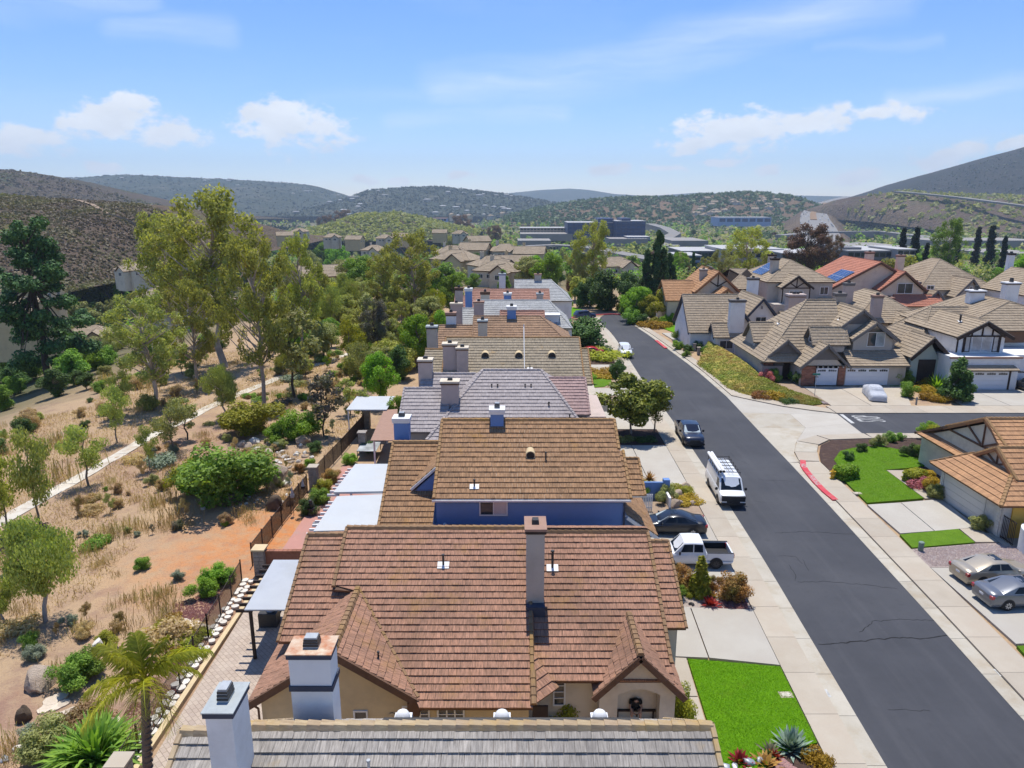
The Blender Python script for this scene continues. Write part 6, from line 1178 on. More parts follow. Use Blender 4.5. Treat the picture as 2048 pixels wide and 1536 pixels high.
vehicle('sedan', 'black sedan in the driveway of the blue house', (11.45, 46.9, .105), RAD(176), 'sedan', (.006, .007, .012), 4.75, 1.84, shade=True, sunroof=True)
vehicle('pickup_truck', 'white compact pickup truck in the driveway beside copper shrubs', (11.75, 42.35, .105), RAD(178), 'pickup', (.74, .75, .76), 5.07, 1.86, 'rim_dark')
vehicle('sedan', 'champagne gold sedan with sunroof in the right driveway', (30.15, 40.2, .105), RAD(6), 'sedan', (.42, .36, .27), 4.8, 1.82, metal=.35, sunroof=True)
vehicle('sedan', 'grey sedan with sunroof cut by the right photo edge', (30.0, 37.55, .105), RAD(4), 'sedan', (.17, .18, .20), 4.85, 1.85, metal=.4, sunroof=True)
vehicle('car', 'red car mostly hidden by the round clipped shrub', (11.8, 107.2, .1), RAD(180), 'sedan', (.45, .02, .03), 4.6, 1.8)
vehicle('car', 'dark blue car parked by the small lawn at the bend', (14.8, 143.5, .1), RAD(20), 'suv', (.03, .05, .12), 4.5, 1.8, detail=False)
p = G(2046, 790, .1); vehicle('car', 'dark car nose at the right photo edge before the garage', (p.x + 2.2, p.y + 1.8, .1), RAD(95), 'suv', (.05, .045, .04), 4.6, 1.8, detail=False)
# the car under its cover: one draped cloth surface
t = thing('covered_car', 'parked car under a wrinkled pale grey cloth cover', 'car', (44.0, 83.2, .1), RAD(-104), local=True)
prof = [(0, .62), (.03, .78), (.1, .86), (.26, .98), (.38, 1.42), (.62, 1.46), (.76, 1.12), (.9, 1.06), (.97, .98), (1, .7)]; m = MB(); rings = []; st = [i / 28 for i in range(29)]; r_ = random.Random(3)
for t_ in st:
 zt = lerp_t(prof, t_); w = .96 * lerp_t([(0, .8), (.06, .96), (.9, 1), (1, .86)], t_); half = [(w * 1.03, .1), (w * 1.02, .3), (w * 1.0, .6), (w * .97, min(zt - .1, .85)), (w * .8, zt - .04 if zt < 1.1 else zt - .12), (w * .5, zt), (0, zt + .02)]
 rings.append([(2.4 - t_ * 4.8 + r_.uniform(-.03, .03), y + r_.uniform(-.02, .02), z + r_.uniform(-.03, .03) * (z > .2)) for y, z in half] + [(2.4 - t_ * 4.8, -y + r_.uniform(-.02, .02), z + r_.uniform(-.03, .03) * (z > .2)) for y, z in half[-2::-1]])
n = 13; m.add([p for r in rings for p in r], [(i * n + j, i * n + j + 1, (i + 1) * n + j + 1, (i + 1) * n + j) for i in range(28) for j in range(n - 1)] + [tuple(range(n))[::-1], tuple(28 * n + j for j in range(n))])
X['cloth'] = M('cover_cloth', (0.62, 0.64, 0.68), (0.54, 0.56, 0.60), 3.5, 0.75, 0.9, 0.05, bd=.12); m.build('cloth_cover', X['cloth'], t, smooth=1.2)
for t_ in (.3, .65):
 m = MB(); w = 1.02; zt = lerp_t(prof, t_) + .035; x = 2.4 - t_ * 4.8; m.tube([(x, w, .15), (x, w * .99, .8), (x, .5, zt), (x, -.5, zt), (x, -w * .99, .8), (x, -w, .15)], .012, 5); m.build('strap', X['cover_grey'], t)
for x in (1.5, -1.45):
 for s in (1, -1): wheel(t, x, s * .72, .32, .2)
# ---------------------------------------------------------------- plants
def leaves(rs, cen, rad, n, size, flat=0.75, shell=.45, droop=0.0, aspect=1.7):
 d = rs.normal(size=(n, 3)); d /= np.linalg.norm(d, axis=1)[:, None]; r = (shell + (1 - shell) * rs.rand(n)) ** .7
 p = np.asarray(cen) + d * r[:, None] * np.asarray(rad)
 nrm = d * flat + rs.normal(size=(n, 3)) * .55 + np.array([0, 0, .55]); nrm /= np.linalg.norm(nrm, axis=1)[:, None]
 a = np.cross(nrm, rs.normal(size=(n, 3)));
 if droop: a = a * (1 - droop) + np.array([0, 0, -1.0]) * droop * np.linalg.norm(a, axis=1)[:, None]
 a /= np.linalg.norm(a, axis=1)[:, None] + 1e-6; b = np.cross(nrm, a); s = (size * (.6 + .8 * rs.rand(n)))[:, None]
 a *= s * aspect / 2; b *= s / 2
 return np.stack([p - a, p - b * .9, p + a, p + b * .9], 1)
def leafmesh(name, quads, mat):
 q = np.concatenate(quads); n = len(q); return npmesh(name, q.reshape(-1, 3), np.arange(n * 4).reshape(n, 4), [mat])
def limbs(m, rs, base, tips, r0, split=.45, wob=.08):
 base = Vector(base); top = sum((Vector(t) for t in tips), Vector()) / len(tips); hgt = top.z - base.z
 zt = max(t[2] for t in tips); lead = [base + Vector((rs.uniform(-wob, wob) * zt * .6 * (i > 0), rs.uniform(-wob, wob) * zt * .6 * (i > 0), zt * .94 * i / 6 - .3 * (i == 0))) for i in range(7)]; rr = [r0 * (1.15 - .155 * i) for i in range(7)]
 m.tube(lead, rr, 8)
 for t in tips:
  t = Vector(t); f = min(.95, max(split * .75, (t.z - .55 * math.hypot(t.x, t.y) - .08 * zt) / (zt * .94))) * 6; i = min(5, int(f)); s0 = lead[i].lerp(lead[i + 1], f - i); r1 = min(r0 * .4, rr[i] * .55)
  k = s0.lerp(t, .5) + Vector((rs.uniform(-1, 1), rs.uniform(-1, 1), rs.uniform(-.8, .6))) * zt * .03; m.tube([s0, k, t], [r1, r1 * .6, r1 * .25], 5)
PROTO = {}
def tree_proto(key, leaf, bark, H, clumps, n, size, r0, split=.45, droop=0., seed=1, name='tree', cat='tree', wob=.08, shell=.45, flat=.75, aspect=1.7):
 rs = np.random.RandomState(seed); q = []; tips = []; tot = sum(c[3] ** 2 * c[4] for c in clumps)
 for (x, y, z, rx, rz) in clumps:
  q.append(leaves(rs, (x, y, z), (rx, rx, rz), max(12, int(n * rx ** 2 * rz / tot)), size, flat, shell, droop, aspect)); tips.append((x, y, z))
 m = MB()
 if r0: limbs(m, rs, (0, 0, 0), tips, r0, split, wob)
 PROTO[key] = (leafmesh(key + '_crown', q, L[leaf]), m.mesh(key + '_trunk', X[bark], smooth=True) if r0 else None, H, name, cat)
def rclumps(seed, k, R, z0, z1, rx, rz, shape=lambda t: 1.0, core=True):
 rs = np.random.RandomState(seed); out = []
 for i in range(k):
  t = (i + rs.rand()) / k; a = rs.rand() * 6.28; r = R * shape(t) * (rs.rand() ** .5); f = .75 + .5 * rs.rand()
  out.append((r * math.cos(a), r * math.sin(a), z0 + (z1 - z0) * t, rx * f * (0.6 + .4 * shape(t)), rz * f))
 return out
dome = lambda t: math.sqrt(max(.05, 1 - (2 * t - 1) ** 2)); cone = lambda t: max(.06, 1 - t) ; egg = lambda t: math.sin(math.pi * min(1, .12 + .88 * t) ** .8) + .1
for s in (1, 2, 3):
 tree_proto('euc%d' % s, 'euc', 'bark_pale', 16, rclumps(s, 64, 3.9, 4.8, 15.6, .85, .95, lambda t: .45 + .75 * math.sin(math.pi * (t * .8 + .12))), 13000, .19, .26, .36, .45, s, 'eucalyptus_tree', wob=.05, shell=.2)
 tree_proto('young%d' % s, 'willow', 'bark', 5, rclumps(s + 10, 14, 1.0, 1.7, 4.8, .55, .5, lambda t: .5 + .6 * math.sin(math.pi * t)), 3600, .10, .06, .3, .6, s, 'young_tree', wob=.03, shell=.15)
 tree_proto('broad%d' % s, 'green', 'bark', 8, rclumps(s + 20, 34, 3.2, 2.2, 7.4, 1.25, .95, dome), 10000, .2, .2, .3, .1, s, 'broadleaf_tree')
 tree_proto('shrub%d' % s, 'green', 'bark', 2, rclumps(s + 30, 16, 1.05, .3, 1.6, .5, .42, dome), 7000, .07, .04, .3, .0, s, 'shrub', 'shrub', shell=.3)
for s in (1, 2):
 tree_proto('willow%d' % s, 'willow', 'bark_pale', 7, rclumps(s + 40, 26, 1.9, 2.6, 6.8, .9, .85, dome), 11000, .13, .13, .35, .7, s, 'willowy_tree', shell=.2)
 tree_proto('pine%d' % s, 'pine', 'bark_dark', 18, [c for c in rclumps(s + 50, 60, 4.6, 2.4, 17.2, 1.35, .7, lambda t: .35 + .75 * (1 - t) ** .7)], 22000, .22, .36, .9, .15, s, 'pine_tree', wob=.02, shell=.25)
 tree_proto('sparse%d' % s, 'olive', 'bark_dark', 6, rclumps(s + 60, 16, 1.9, 2.0, 5.7, .75, .5, dome), 1500, .2, .09, .3, .3, s, 'sparse_tree', wob=.07, shell=.1)
 tree_proto('brownuc%d' % s, 'eucbrown', 'bark_dark', 16, rclumps(s + 70, 48, 5.5, 4.5, 15.4, 1.7, 1.2, lambda t: .5 + .7 * math.sin(math.pi * (t * .75 + .15))), 14000, .28, .34, .35, .2, s, 'eucalyptus_tree', shell=.25)
 tree_proto('dense%d' % s, 'darkgreen', 'bark', 7, rclumps(s + 80, 36, 2.6, .8, 6.4, 1.15, .9, dome), 8000, .22, .2, .2, .1, s, 'dense_tree')
 tree_proto('fir%d' % s, 'pine', 'bark_dark', 14, rclumps(s + 90, 60, 2.9, .6, 13.6, .95, .75, lambda t: .1 + (1 - t) ** .8), 12000, .28, .3, .95, .2, s, 'conifer_tree', wob=.0)
 tree_proto('cypress%d' % s, 'cypress', 'bark_dark', 12, rclumps(s + 100, 40, .35, .3, 11.6, .62, .6, lambda t: .25 + .9 * math.sin(math.pi * min(1, t * .8 + .2))), 6000, .22, .15, .95, .5, s, 'cypress_tree', wob=.0, shell=.3)
tree_proto('magnolia', 'magnolia', 'bark_pale', 6.4, rclumps(7, 34, 3.1, 1.9, 6.0, .95, .7, dome), 9500, .21, .1, .22, .1, 4, 'magnolia_tree', wob=.04)
tree_proto('goldcone', 'yellow', 'bark', 2.4, rclumps(8, 22, .42, .15, 2.3, .3, .3, cone), 2200, .12, .04, .9, .2, 5, 'conical_shrub', 'shrub')
tree_proto('darkcone', 'darkgreen', 'bark_dark', 5, rclumps(9, 40, 1.9, .5, 4.9, .7, .6, lambda t: .12 + (1 - t) ** .8), 6500, .2, .12, .9, .1, 6, 'conical_conifer', 'tree')
tree_proto('hedge', 'bright', 'bark', 1.2, [(x * .5, y * .45, .32 + .42 * k, .42, .3) for x in (-1, 0, 1) for y in (-.5, .5) for k in (0, 1)], 3600, .11, 0, seed=3, name='clipped_hedge', cat='hedge', shell=.7)
tree_proto('lolly', 'darkgreen', 'bark', 3, rclumps(12, 30, 1.5, .6, 2.7, .8, .65, dome), 7000, .14, .1, .2, .0, 6, 'clipped_shrub', 'shrub', shell=.5)
tree_proto('low', 'gold', 'bark', .6, rclumps(13, 14, .8, .1, .4, .4, .22, dome), 2600, .07, 0, seed=7, name='ground_cover_plant', cat='plant')
# dry stalk clump
rs = np.random.RandomState(9); st = []
for i in range(120):
 x, y = rs.normal(size=2) * .6; hh = .3 + .8 * rs.rand(); tx, ty = rs.normal(size=2) * .12; w_ = .007 + .008 * rs.rand(); a = rs.rand() * 6.28; c_, s_ = math.cos(a) * w_, math.sin(a) * w_
 st.append([(x - c_, y - s_, 0), (x + c_, y + s_, 0), (x + tx + c_ * 1.6, y + ty + s_ * 1.6, hh), (x + tx - c_ * 1.6, y + ty - s_ * 1.6, hh)])
PROTO['reed'] = (leafmesh('reed_stalks', [np.array(st)], L['reed']), None, 1.2, 'dry_reeds', 'plant')
# rosettes
def rosette(key, leaf, n, ln, wd, el0, el1, name, cat, curl=.25, seg=3, seed=1):
 rs = np.random.RandomState(seed); q = []
 for i in range(n):
  a = i * 2.399; e = el0 + (el1 - el0) * (i / n) + rs.uniform(-.1, .1); l_ = ln * rs.uniform(.8, 1.1); p = np.zeros(3); d = np.array([math.cos(a) * math.cos(e), math.sin(a) * math.cos(e), math.sin(e)]); sd = np.array([-math.sin(a), math.cos(a), 0]); pw = wd * .5
  for k in range(seg):
   nx_ = p + d * l_ / seg; nw = wd * (1.0 if k == 0 else (.6 if k < seg - 1 else .04)); q.append([p - sd * pw, p + sd * pw, nx_ + sd * nw, nx_ - sd * nw]); p = nx_; pw = nw; d = d + np.array([0, 0, -curl * (k + 1) * .5]); d /= np.linalg.norm(d)
 PROTO[key] = (leafmesh(key + '_leaves', [np.array(q)], L[leaf]), None, ln, name, cat)
rosette('agave', 'agave', 70, .72, .085, .05, 1.4, 'agave_plant', 'plant', .02)
rosette('cordy', 'copper', 60, .75, .06, -.1, 1.4, 'cordyline_plant', 'plant', .2)
rosette('strap', 'green', 150, 1.5, .09, .25, 1.45, 'bird_of_paradise_plant', 'plant', .3, 4)
rosette('redros', 'red', 40, .42, .07, .1, 1.3, 'red_rosette_plant', 'plant', .2); rosette('purpros', 'purple', 40, .5, .05, .15, 1.3, 'grassy_rosette_plant', 'plant', .2)
def plant(key, loc, h, label=None, group=None, rz=None, wide=1.0, leaf=None, name=None, cat=None):
 cm, tm, H, nm, ct = PROTO[key]; s = h / H; name = name or nm
 if leaf:
  k = key + '_' + leaf
  if k not in PROTO:
   c2 = cm.copy(); c2.materials.clear(); c2.materials.append(L[leaf]); PROTO[k] = (c2, tm, H, nm, ct)
  cm = PROTO[k][0]
 rz = rnd.uniform(0, 6.28) if rz is None else rz
 if tm is None:
  o = bpy.data.objects.new(name, cm); ROOT.link(o); o.location = loc; o.rotation_euler = (0, 0, rz); o.scale = (s * wide, s * wide, s); MW[o.name] = None; return tag(o, label, cat or ct, group)
 t = thing(name, label, cat or ct, loc, rz, group, True, (s * wide, s * wide, s)); link('crown', cm, t); link('trunk', tm, t); return t
def px(key, u, vb, vt, label=None, group=None, wide=1.0, leaf=None, name=None, cat=None, z=None):
 b = T(u, vb) if z is None else G(u, vb, z); top = Dp(u, vt, b.y); return plant(key, b, max(.15, top.z - b.z), label, group, None, wide, leaf, name, cat)
GT = 'trees on the dry slope'
px('pine1', 100, 775, 428, 'tall dark green pine at the left photo edge', GT, .92); px('pine2', 5, 735, 520, 'dark pine cut by the left photo edge', GT, .9)
px('euc1', 452, 735, 382, 'tallest eucalyptus with spreading olive crown above the slope', GT, 1.15); px('euc2', 528, 812, 470, 'slender eucalyptus with forked dark trunk before the tallest one', GT, .7); px('euc3', 310, 818, 590, 'broad eucalyptus with drooping grey olive crown on the bare slope', GT, 1.15, 'willow')
px('euc2', 395, 775, 560, 'yellowish eucalyptus just left of the tallest one', GT, .8); px('euc3', 610, 720, 470, 'eucalyptus right of the tallest one with thin crown', GT, .65); px('euc1', 345, 700, 430, 'eucalyptus left behind the tallest one', GT, .9)
px('willow1', 450, 842, 733, 'feathery light green tree with white trunk on the slope', GT, 1.0); px('sparse1', 590, 795, 610, 'dark stemmed tree behind the bright green shrubs', GT, .9); px('sparse2', 648, 872, 742, 'bare leaning tree beside the iron fence', GT, .9, 'purple'); px('sparse1', 700, 830, 752, 'small pale tree near the fence pillar', GT, .9, 'willow')
px('young1', 178, 972, 848, 'young tree beside the lower footpath', GT, 1.35); px('young2', 18, 1078, 905, 'young tree cut by the left photo edge', GT, .9, 'euc'); px('young3', 80, 1062, 850, 'thin young tree left of the footpath', GT, .8); px('young2', 235, 885, 770, 'young feathery tree above the footpath', GT, 1.0); px('young1', 300, 940, 850, 'thin sapling right of the young tree by the path', GT, .8); px('young3', 245, 830, 740, 'pale sapling below the pine', GT, 1.1); px('young1', 345, 905, 800, 'small bent olive tree on the slope', GT, 1.6, 'olive'); px('sparse2', 375, 880, 795, 'wind bent grey green tree on the slope', GT, 1.2)
px('shrub1', 440, 1010, 888, 'large mounded green shrub left of the boulders', GT, 1.28, 'green'); px('shrub2', 505, 985, 905, 'green shrub against the boulders', GT, 1.0, 'green'); px('shrub3', 385, 985, 910, 'yellow green side of the big shrub mound', GT, 1.0, 'yellow'); px('shrub2', 600, 880, 818, 'bright green fern like shrub above the boulders', GT, 1.2, 'bright'); px('shrub1', 500, 870, 800, 'yellow green shrub below the slender eucalyptus', GT, 1.5, 'yellow'); px('shrub3', 560, 885, 842, 'bright shrub left of the grey boulder', GT, 1.2, 'bright')
px('willow2', 90, 1245, 1042, 'big feathery bush tree at the left photo edge', GT, 1.05); px('willow1', 8, 1255, 1150, 'feathery bush cut by the left photo edge', GT, 1.0)
px('brownuc1', 752, 715, 598, 'dense grey brown tree at the foot of the house row', GT, .62, 'purple'); px('broad1', 835, 735, 628, 'dense bright green tree beside the house row', GT, .72, 'bright'); px('broad2', 762, 812, 705, 'light green round tree behind the iron fence', GT, .72, 'bright'); px('dense1', 800, 760, 690, 'dark tree behind the iron fence', GT, .8); px('broad3', 795, 868, 790, 'leafy green tree beside the pale patio cover', GT, .7, 'bright'); px('sparse1', 725, 850, 775, 'sparse tree before the pale patio cover', GT, .8, 'willow')
px('euc3', 828, 640, 463, 'big golden green eucalyptus behind the house row', GT, 1.15); px('euc1', 770, 630, 500, 'olive eucalyptus left of the golden one', GT, 1.0); px('willow2', 695, 640, 548, 'pale green tree on the far slope', GT, .9); px('willow1', 665, 680, 575, 'pale tree left on the far slope', GT, .8); px('broad1', 905, 635, 548, 'soft green tree right of the golden eucalyptus', GT, .75, 'green')
px('euc2', 640, 660, 540, 'thin olive tree on the upper slope', GT, .9); px('young2', 700, 740, 640, 'yellow green young tree on the upper slope', GT, 1.3, 'yellow'); px('young1', 730, 780, 680, 'young tree below the grey brown tree', GT, 1.2, 'olive'); px('broad3', 650, 720, 640, 'olive bush tree on the upper slope', GT, .9, 'olive'); px('dense2', 870, 660, 610, 'dark shrub tree behind the chimneys', GT, .9); px('broad2', 885, 690, 620, 'bright tree behind the white chimney', GT, .7, 'bright')
rng = random.Random(21)
for i in range(120):     # unmarked trees and bushes of the upper slope
 u, v = rng.uniform(560, 905), rng.uniform(585, 760)
 b = T(u, v)
 if b.x > -13: continue
 px(rng.choice(['broad1', 'broad2', 'willow1', 'sparse1', 'young1', 'dense1', 'shrub1', 'shrub2', 'euc2']), u, v, v - rng.uniform(25, 75), 'bushy olive green tree in the thicket up the slope', 'thicket trees up the slope', rng.uniform(.8, 1.2), rng.choice(['green', 'olive', 'willow', 'yellow', 'euc', 'euc', 'olive']))
for i in range(30):
 u, v = rng.uniform(120, 420), rng.uniform(640, 760); px(rng.choice(['shrub1', 'shrub2', 'young2', 'broad2', 'sparse2']), u, v, v - rng.uniform(18, 48), 'green bush along the foot of the pine', 'bushes below the pine', 1.1, rng.choice(['green', 'darkgreen', 'bright', 'olive', 'willow']))
for (u, v, h_, lf) in [(30, 790, 60, 'darkgreen'), (60, 760, 90, 'green'), (150, 770, 70, 'green'), (190, 740, 50, 'bright'), (10, 820, 50, 'green'), (130, 720, 60, 'darkgreen')]: px('dense1', u, v, v - h_, 'dark leafy bush at the foot of the big pine', 'bushes at the pine foot', 1.1, lf)
for i in range(34):
 u, v = rng.uniform(-20, 175), rng.uniform(665, 800); px(rng.choice(['dense1', 'dense2', 'shrub1', 'broad2']), u, v, v - rng.uniform(25, 60), 'dark green bush in the mass below the big pine', 'bush mass below the pine', 1.1, rng.choice(['darkgreen', 'darkgreen', 'green', 'pine', 'olive']))
# shrubs scattered over the dry slope
for i in range(280):
 x, y = rng.uniform(-36, -17.5), rng.uniform(25, 110); k = rng.choice(['shrub1', 'shrub2', 'shrub3', 'low', 'reed', 'reed', 'young1']); hh = rng.uniform(.35, 1.1) * (2 if k == 'young1' else 1)
 if abs(x + 38) < 1.5 or (y < 48 and x > -24 and y > 36): continue
 plant(k, (x, y, terr(x, y) - .03), hh, 'small dry shrub scattered on the brown slope', 'small shrubs on the slope', None, 1.0, rng.choice(['olive', 'dry', 'sage', 'green', 'reed', 'purple']) if k != 'reed' else None)
for i in range(110):
 x, y = rng.uniform(-62, -39.5), rng.uniform(38, 120); k = rng.choice(['shrub1', 'shrub2', 'reed', 'young2']); plant(k, (x, y, terr(x, y) - .05), rng.uniform(.6, 2.2), 'shrub below the footpath', 'shrubs below the footpath', None, 1.0, rng.choice(['olive', 'green', 'dry', 'willow', 'darkgreen']) if k != 'reed' else None)
for (u, v) in [(285, 1010), (310, 1025), (330, 1000), (340, 1035), (265, 1050), (240, 1075), (290, 1055), (215, 1060), (250, 1210), (275, 1200), (300, 1215), (320, 1200), (345, 1190), (235, 1225), (330, 1215), (190, 1110), (180, 1140), (205, 1130), (150, 880), (120, 880), (90, 890), (320, 720), (350, 740), (380, 720)]:
 for j in range(1): px('reed', u + rng.uniform(-14, 14), v + rng.uniform(-8, 8), v - 22 + rng.uniform(-8, 6), 'upright brown dry stalks in a clump on the slope', 'dry stalk clumps')
for (u, v, vt, k, lf, lb) in [(430, 1170, 1128, 'shrub1', 'bright', 'bright green shrub beside the patio fence'), (455, 1165, 1135, 'shrub2', 'green', 'green shrub touching the patio fence'), (410, 1195, 1155, 'shrub3', 'bright', 'lower bright green shrub by the patio fence'), (355, 1160, 1140, 'shrub1', 'sage', 'grey green tuft on the bare ground'), (70, 1320, 1290, 'shrub2', 'sage', 'silvery shrub above the pale boulder'), (140, 1250, 1228, 'shrub3', 'sage', 'silvery tuft left of the palm'), (185, 1345, 1295, 'shrub1', 'green', 'green shrub behind the palm fronds'), (150, 1370, 1310, 'shrub2', 'green', 'dark green shrub left of the palm'), (215, 1290, 1260, 'shrub3', 'yellow', 'yellow green shrub beside the pale rock'), (100, 1510, 1440, 'shrub1', 'olive', 'twiggy shrub at the bottom left'), (60, 1480, 1450, 'shrub2', 'sage', 'pale sprig shrub at the bottom left'), (372, 1290, 1275, 'low', 'yellow', 'yellow succulent beside the stump'), (365, 1310, 1297, 'low', 'gold', 'golden succulent beside the fence'), (345, 1240, 1230, 'low', 'gold', 'golden ground cover above the flagstones'), (395, 1275, 1262, 'low', 'yellow', 'spiky succulent left of the stepping stones'), (330, 1255, 1243, 'low', 'yellow', 'low yellow plant behind the palm crown')]: px(k, u, v, vt, lb, 'garden shrubs outside the fence', 1.15, lf)
px('strap', 195, 1535, 1440, 'large strap leaved plant below the palm', None, 1.0); px('strap', 215, 1500, 1435, 'second strap leaved clump below the palm', None, .9); px('strap', 150, 1540, 1470, 'third strap leaved clump at the photo bottom', None, .9)
for (u, v, vt, lf, lb) in [(650, 985, 955, 'yellow', 'yellow green shrub inside the iron fence'), (665, 965, 935, 'copper', 'orange leaved shrub beside the stone pillar'), (640, 1010, 975, 'green', 'green shrub left of the white patio cover'), (615, 1030, 995, 'darkgreen', 'dark shrub beside the stone bowl'), (700, 930, 905, 'bright', 'small bright shrub before the glass table'), (735, 905, 880, 'darkgreen', 'dark shrub beside the glass table'), (620, 935, 915, 'bright', 'low green plant outside the pillar'), (600, 945, 925, 'copper', 'reddish succulent among the stones'), (630, 905, 880, 'darkgreen', 'dark cactus clump below the leaning tree')]: px('shrub2', u, v, vt, lb, 'shrubs by the iron fence', 1.1, lf)
# front gardens
GF = 'front garden plants'
px('magnolia', 1263, 870, 752, 'multi trunk magnolia tree casting shade beside the street', None, 1.12); px('young1', 1308, 866, 770, 'slim tree right of the magnolia', None, 1.3, 'magnolia'); px('magnolia', 1237, 770, 722, 'small street tree beside the oval lawn', None, .8, 'darkgreen')
px('goldcone', 1398, 1195, 1115, 'golden conical shrub in the gravel bed', GF, 1.15); px('shrub1', 1366, 1182, 1128, 'copper leaved shrub left of the golden cone', GF, .85, 'copper'); px('shrub2', 1468, 1203, 1143, 'large copper shrub beside the sidewalk', GF, .95, 'copper'); px('shrub3', 1425, 1178, 1148, 'small copper shrub right of the golden cone', GF, .9, 'copper'); px('redros', 1421, 1214, 1192, 'bright red rosette plant on gravel', GF, 1.0); px('redros', 1424, 1198, 1180, 'pinkish red plant behind the red rosette', GF, 1.0, 'copper'); px('shrub1', 1358, 1200, 1170, 'low green plant at the roof edge', GF, .9, 'green'); px('shrub3', 1385, 1195, 1165, 'yellow tuft under the golden cone', GF, 1.0, 'yellow')
px('agave', 1582, 1500, 1460, 'blue green spiky agave at the lawn corner', GF, 1.0, 'agave'); px('low', 1634, 1530, 1505, 'golden barrel shaped plant in the mulch', GF, .7, 'gold'); px('redros', 1480, 1528, 1505, 'dark red succulent clump by the lawn', GF, 1.2, 'red'); px('redros', 1530, 1533, 1510, 'orange red succulent at the photo bottom', GF, 1.4, 'copper'); px('redros', 1550, 1518, 1500, 'small orange succulent in pink gravel', GF, 1.0, 'red'); px('purpros', 1540, 1510, 1487, 'purplish grassy plant left of the agave', GF, 1.2, 'purple')
px('shrub1', 1355, 1460, 1362, 'tall yellow green shrub beside the arched porch', GF, .55, 'yellow'); px('shrub2', 1112, 1470, 1388, 'round cream flowered bush below the porch roof', GF, 1.0, 'yellow')
cb = G(1297, 985, .1); ct_ = thing('cordyline_plant', 'spiky red cordyline on a thin stem', 'plant', cb, 0, GF, True); link('crown', PROTO['cordy'][0], ct_).location = (0, 0, 1.1); mm = MB(); mm.tube([(0, 0, -.1), (.03, 0, .6), (0, 0, 1.15)], [.06, .045, .05], 7); mm.build('trunk', X['bark'], ct_); px('shrub3', 1330, 1005, 968, 'olive shrub beside the blue gate pillar', GF, 1.0, 'olive'); px('low', 1372, 1005, 992, 'golden ground cover beside the rocks', GF, 1.6, 'gold'); px('low', 1362, 985, 972, 'yellow succulent above the rocks', GF, 1.2, 'yellow'); px('low', 1310, 980, 965, 'low grey shrub behind the blue wall', GF, 1.6, 'olive'); px('shrub1', 1286, 1000, 968, 'green round bush under the tile eave', GF, .8, 'bright')
px('low', 1290, 882, 873, 'dark ground cover under the magnolia', GF, 1.7, 'darkgreen'); px('low', 1252, 882, 873, 'green ground cover left of the magnolia trunk', GF, 1.5, 'olive')
px('lolly', 1163, 700, 638, 'large round clipped dark green shrub', GF, 1.35, 'darkgreen'); px('low', 1205, 715, 695, 'yellow clipped hedge beside the round shrub', GF, 1.8, 'yellow'); px('low', 1185, 705, 690, 'dark low hedge beside the round shrub', GF, 1.8, 'darkgreen'); px('low', 1190, 748, 735, 'yellow flowers edging the oval lawn', GF, 2.0, 'gold'); px('low', 1205, 755, 745, 'gold ground cover at the oval lawn', GF, 2.0, 'gold'); px('shrub1', 1180, 770, 745, 'green pot plant on the balcony edge', GF, 1.0, 'bright')
px('broad1', 1128, 640, 580, 'bright clipped tree at the end of the house row', None, .62, 'bright'); px('broad2', 1110, 610, 575, 'bright shrub left of the clipped tree', None, .7, 'bright')
for (u, v, vt, k, lf, lb) in [(1690, 958, 926, 'hedge', 'bright', 'clipped bright hedge behind the yellow hydrant'), (1695, 922, 900, 'shrub1', 'darkgreen', 'low dark shrub above the clipped hedge'), (1722, 905, 884, 'shrub2', 'darkgreen', 'dark shrub at the lawn curve'), (1755, 895, 868, 'shrub3', 'olive', 'spreading shrub at the top of the curved lawn'), (1780, 885, 862, 'shrub1', 'green', 'green shrub beside the side street'), (1800, 882, 864, 'shrub2', 'green', 'ferny shrub beside the side street'), (1822, 915, 885, 'shrub3', 'darkgreen', 'dark shrub below the yellow bush'), (1845, 920, 885, 'shrub1', 'green', 'green bush at the tan roof corner'), (1868, 905, 850, 'broad1', 'yellow', 'yellow green bush beside the half timbered gable'), (1852, 880, 842, 'broad2', 'bright', 'bright bush behind the yellow one'), (1757, 892, 875, 'cordy', 'bright', 'small palm like plant at the lawn edge'), (1960, 1062, 1032, 'lolly', 'olive', 'clipped round bush at the garage corner'), (1828, 965, 935, 'hedge', 'yellow', 'clipped golden hedge along the walk'), (1850, 960, 938, 'hedge', 'gold', 'second golden hedge before the house'), (1862, 985, 955, 'lolly', 'gold', 'round golden bush beside the garage'), (1870, 998, 970, 'lolly', 'olive', 'round green bush at the garage door'), (1842, 975, 955, 'low', 'pinkflower', 'white and pink flowers beside the golden hedge')]: px(k, u, v, vt, lb, 'plants around the brown roofed house', 1.0 if k != 'hedge' else .95, lf)
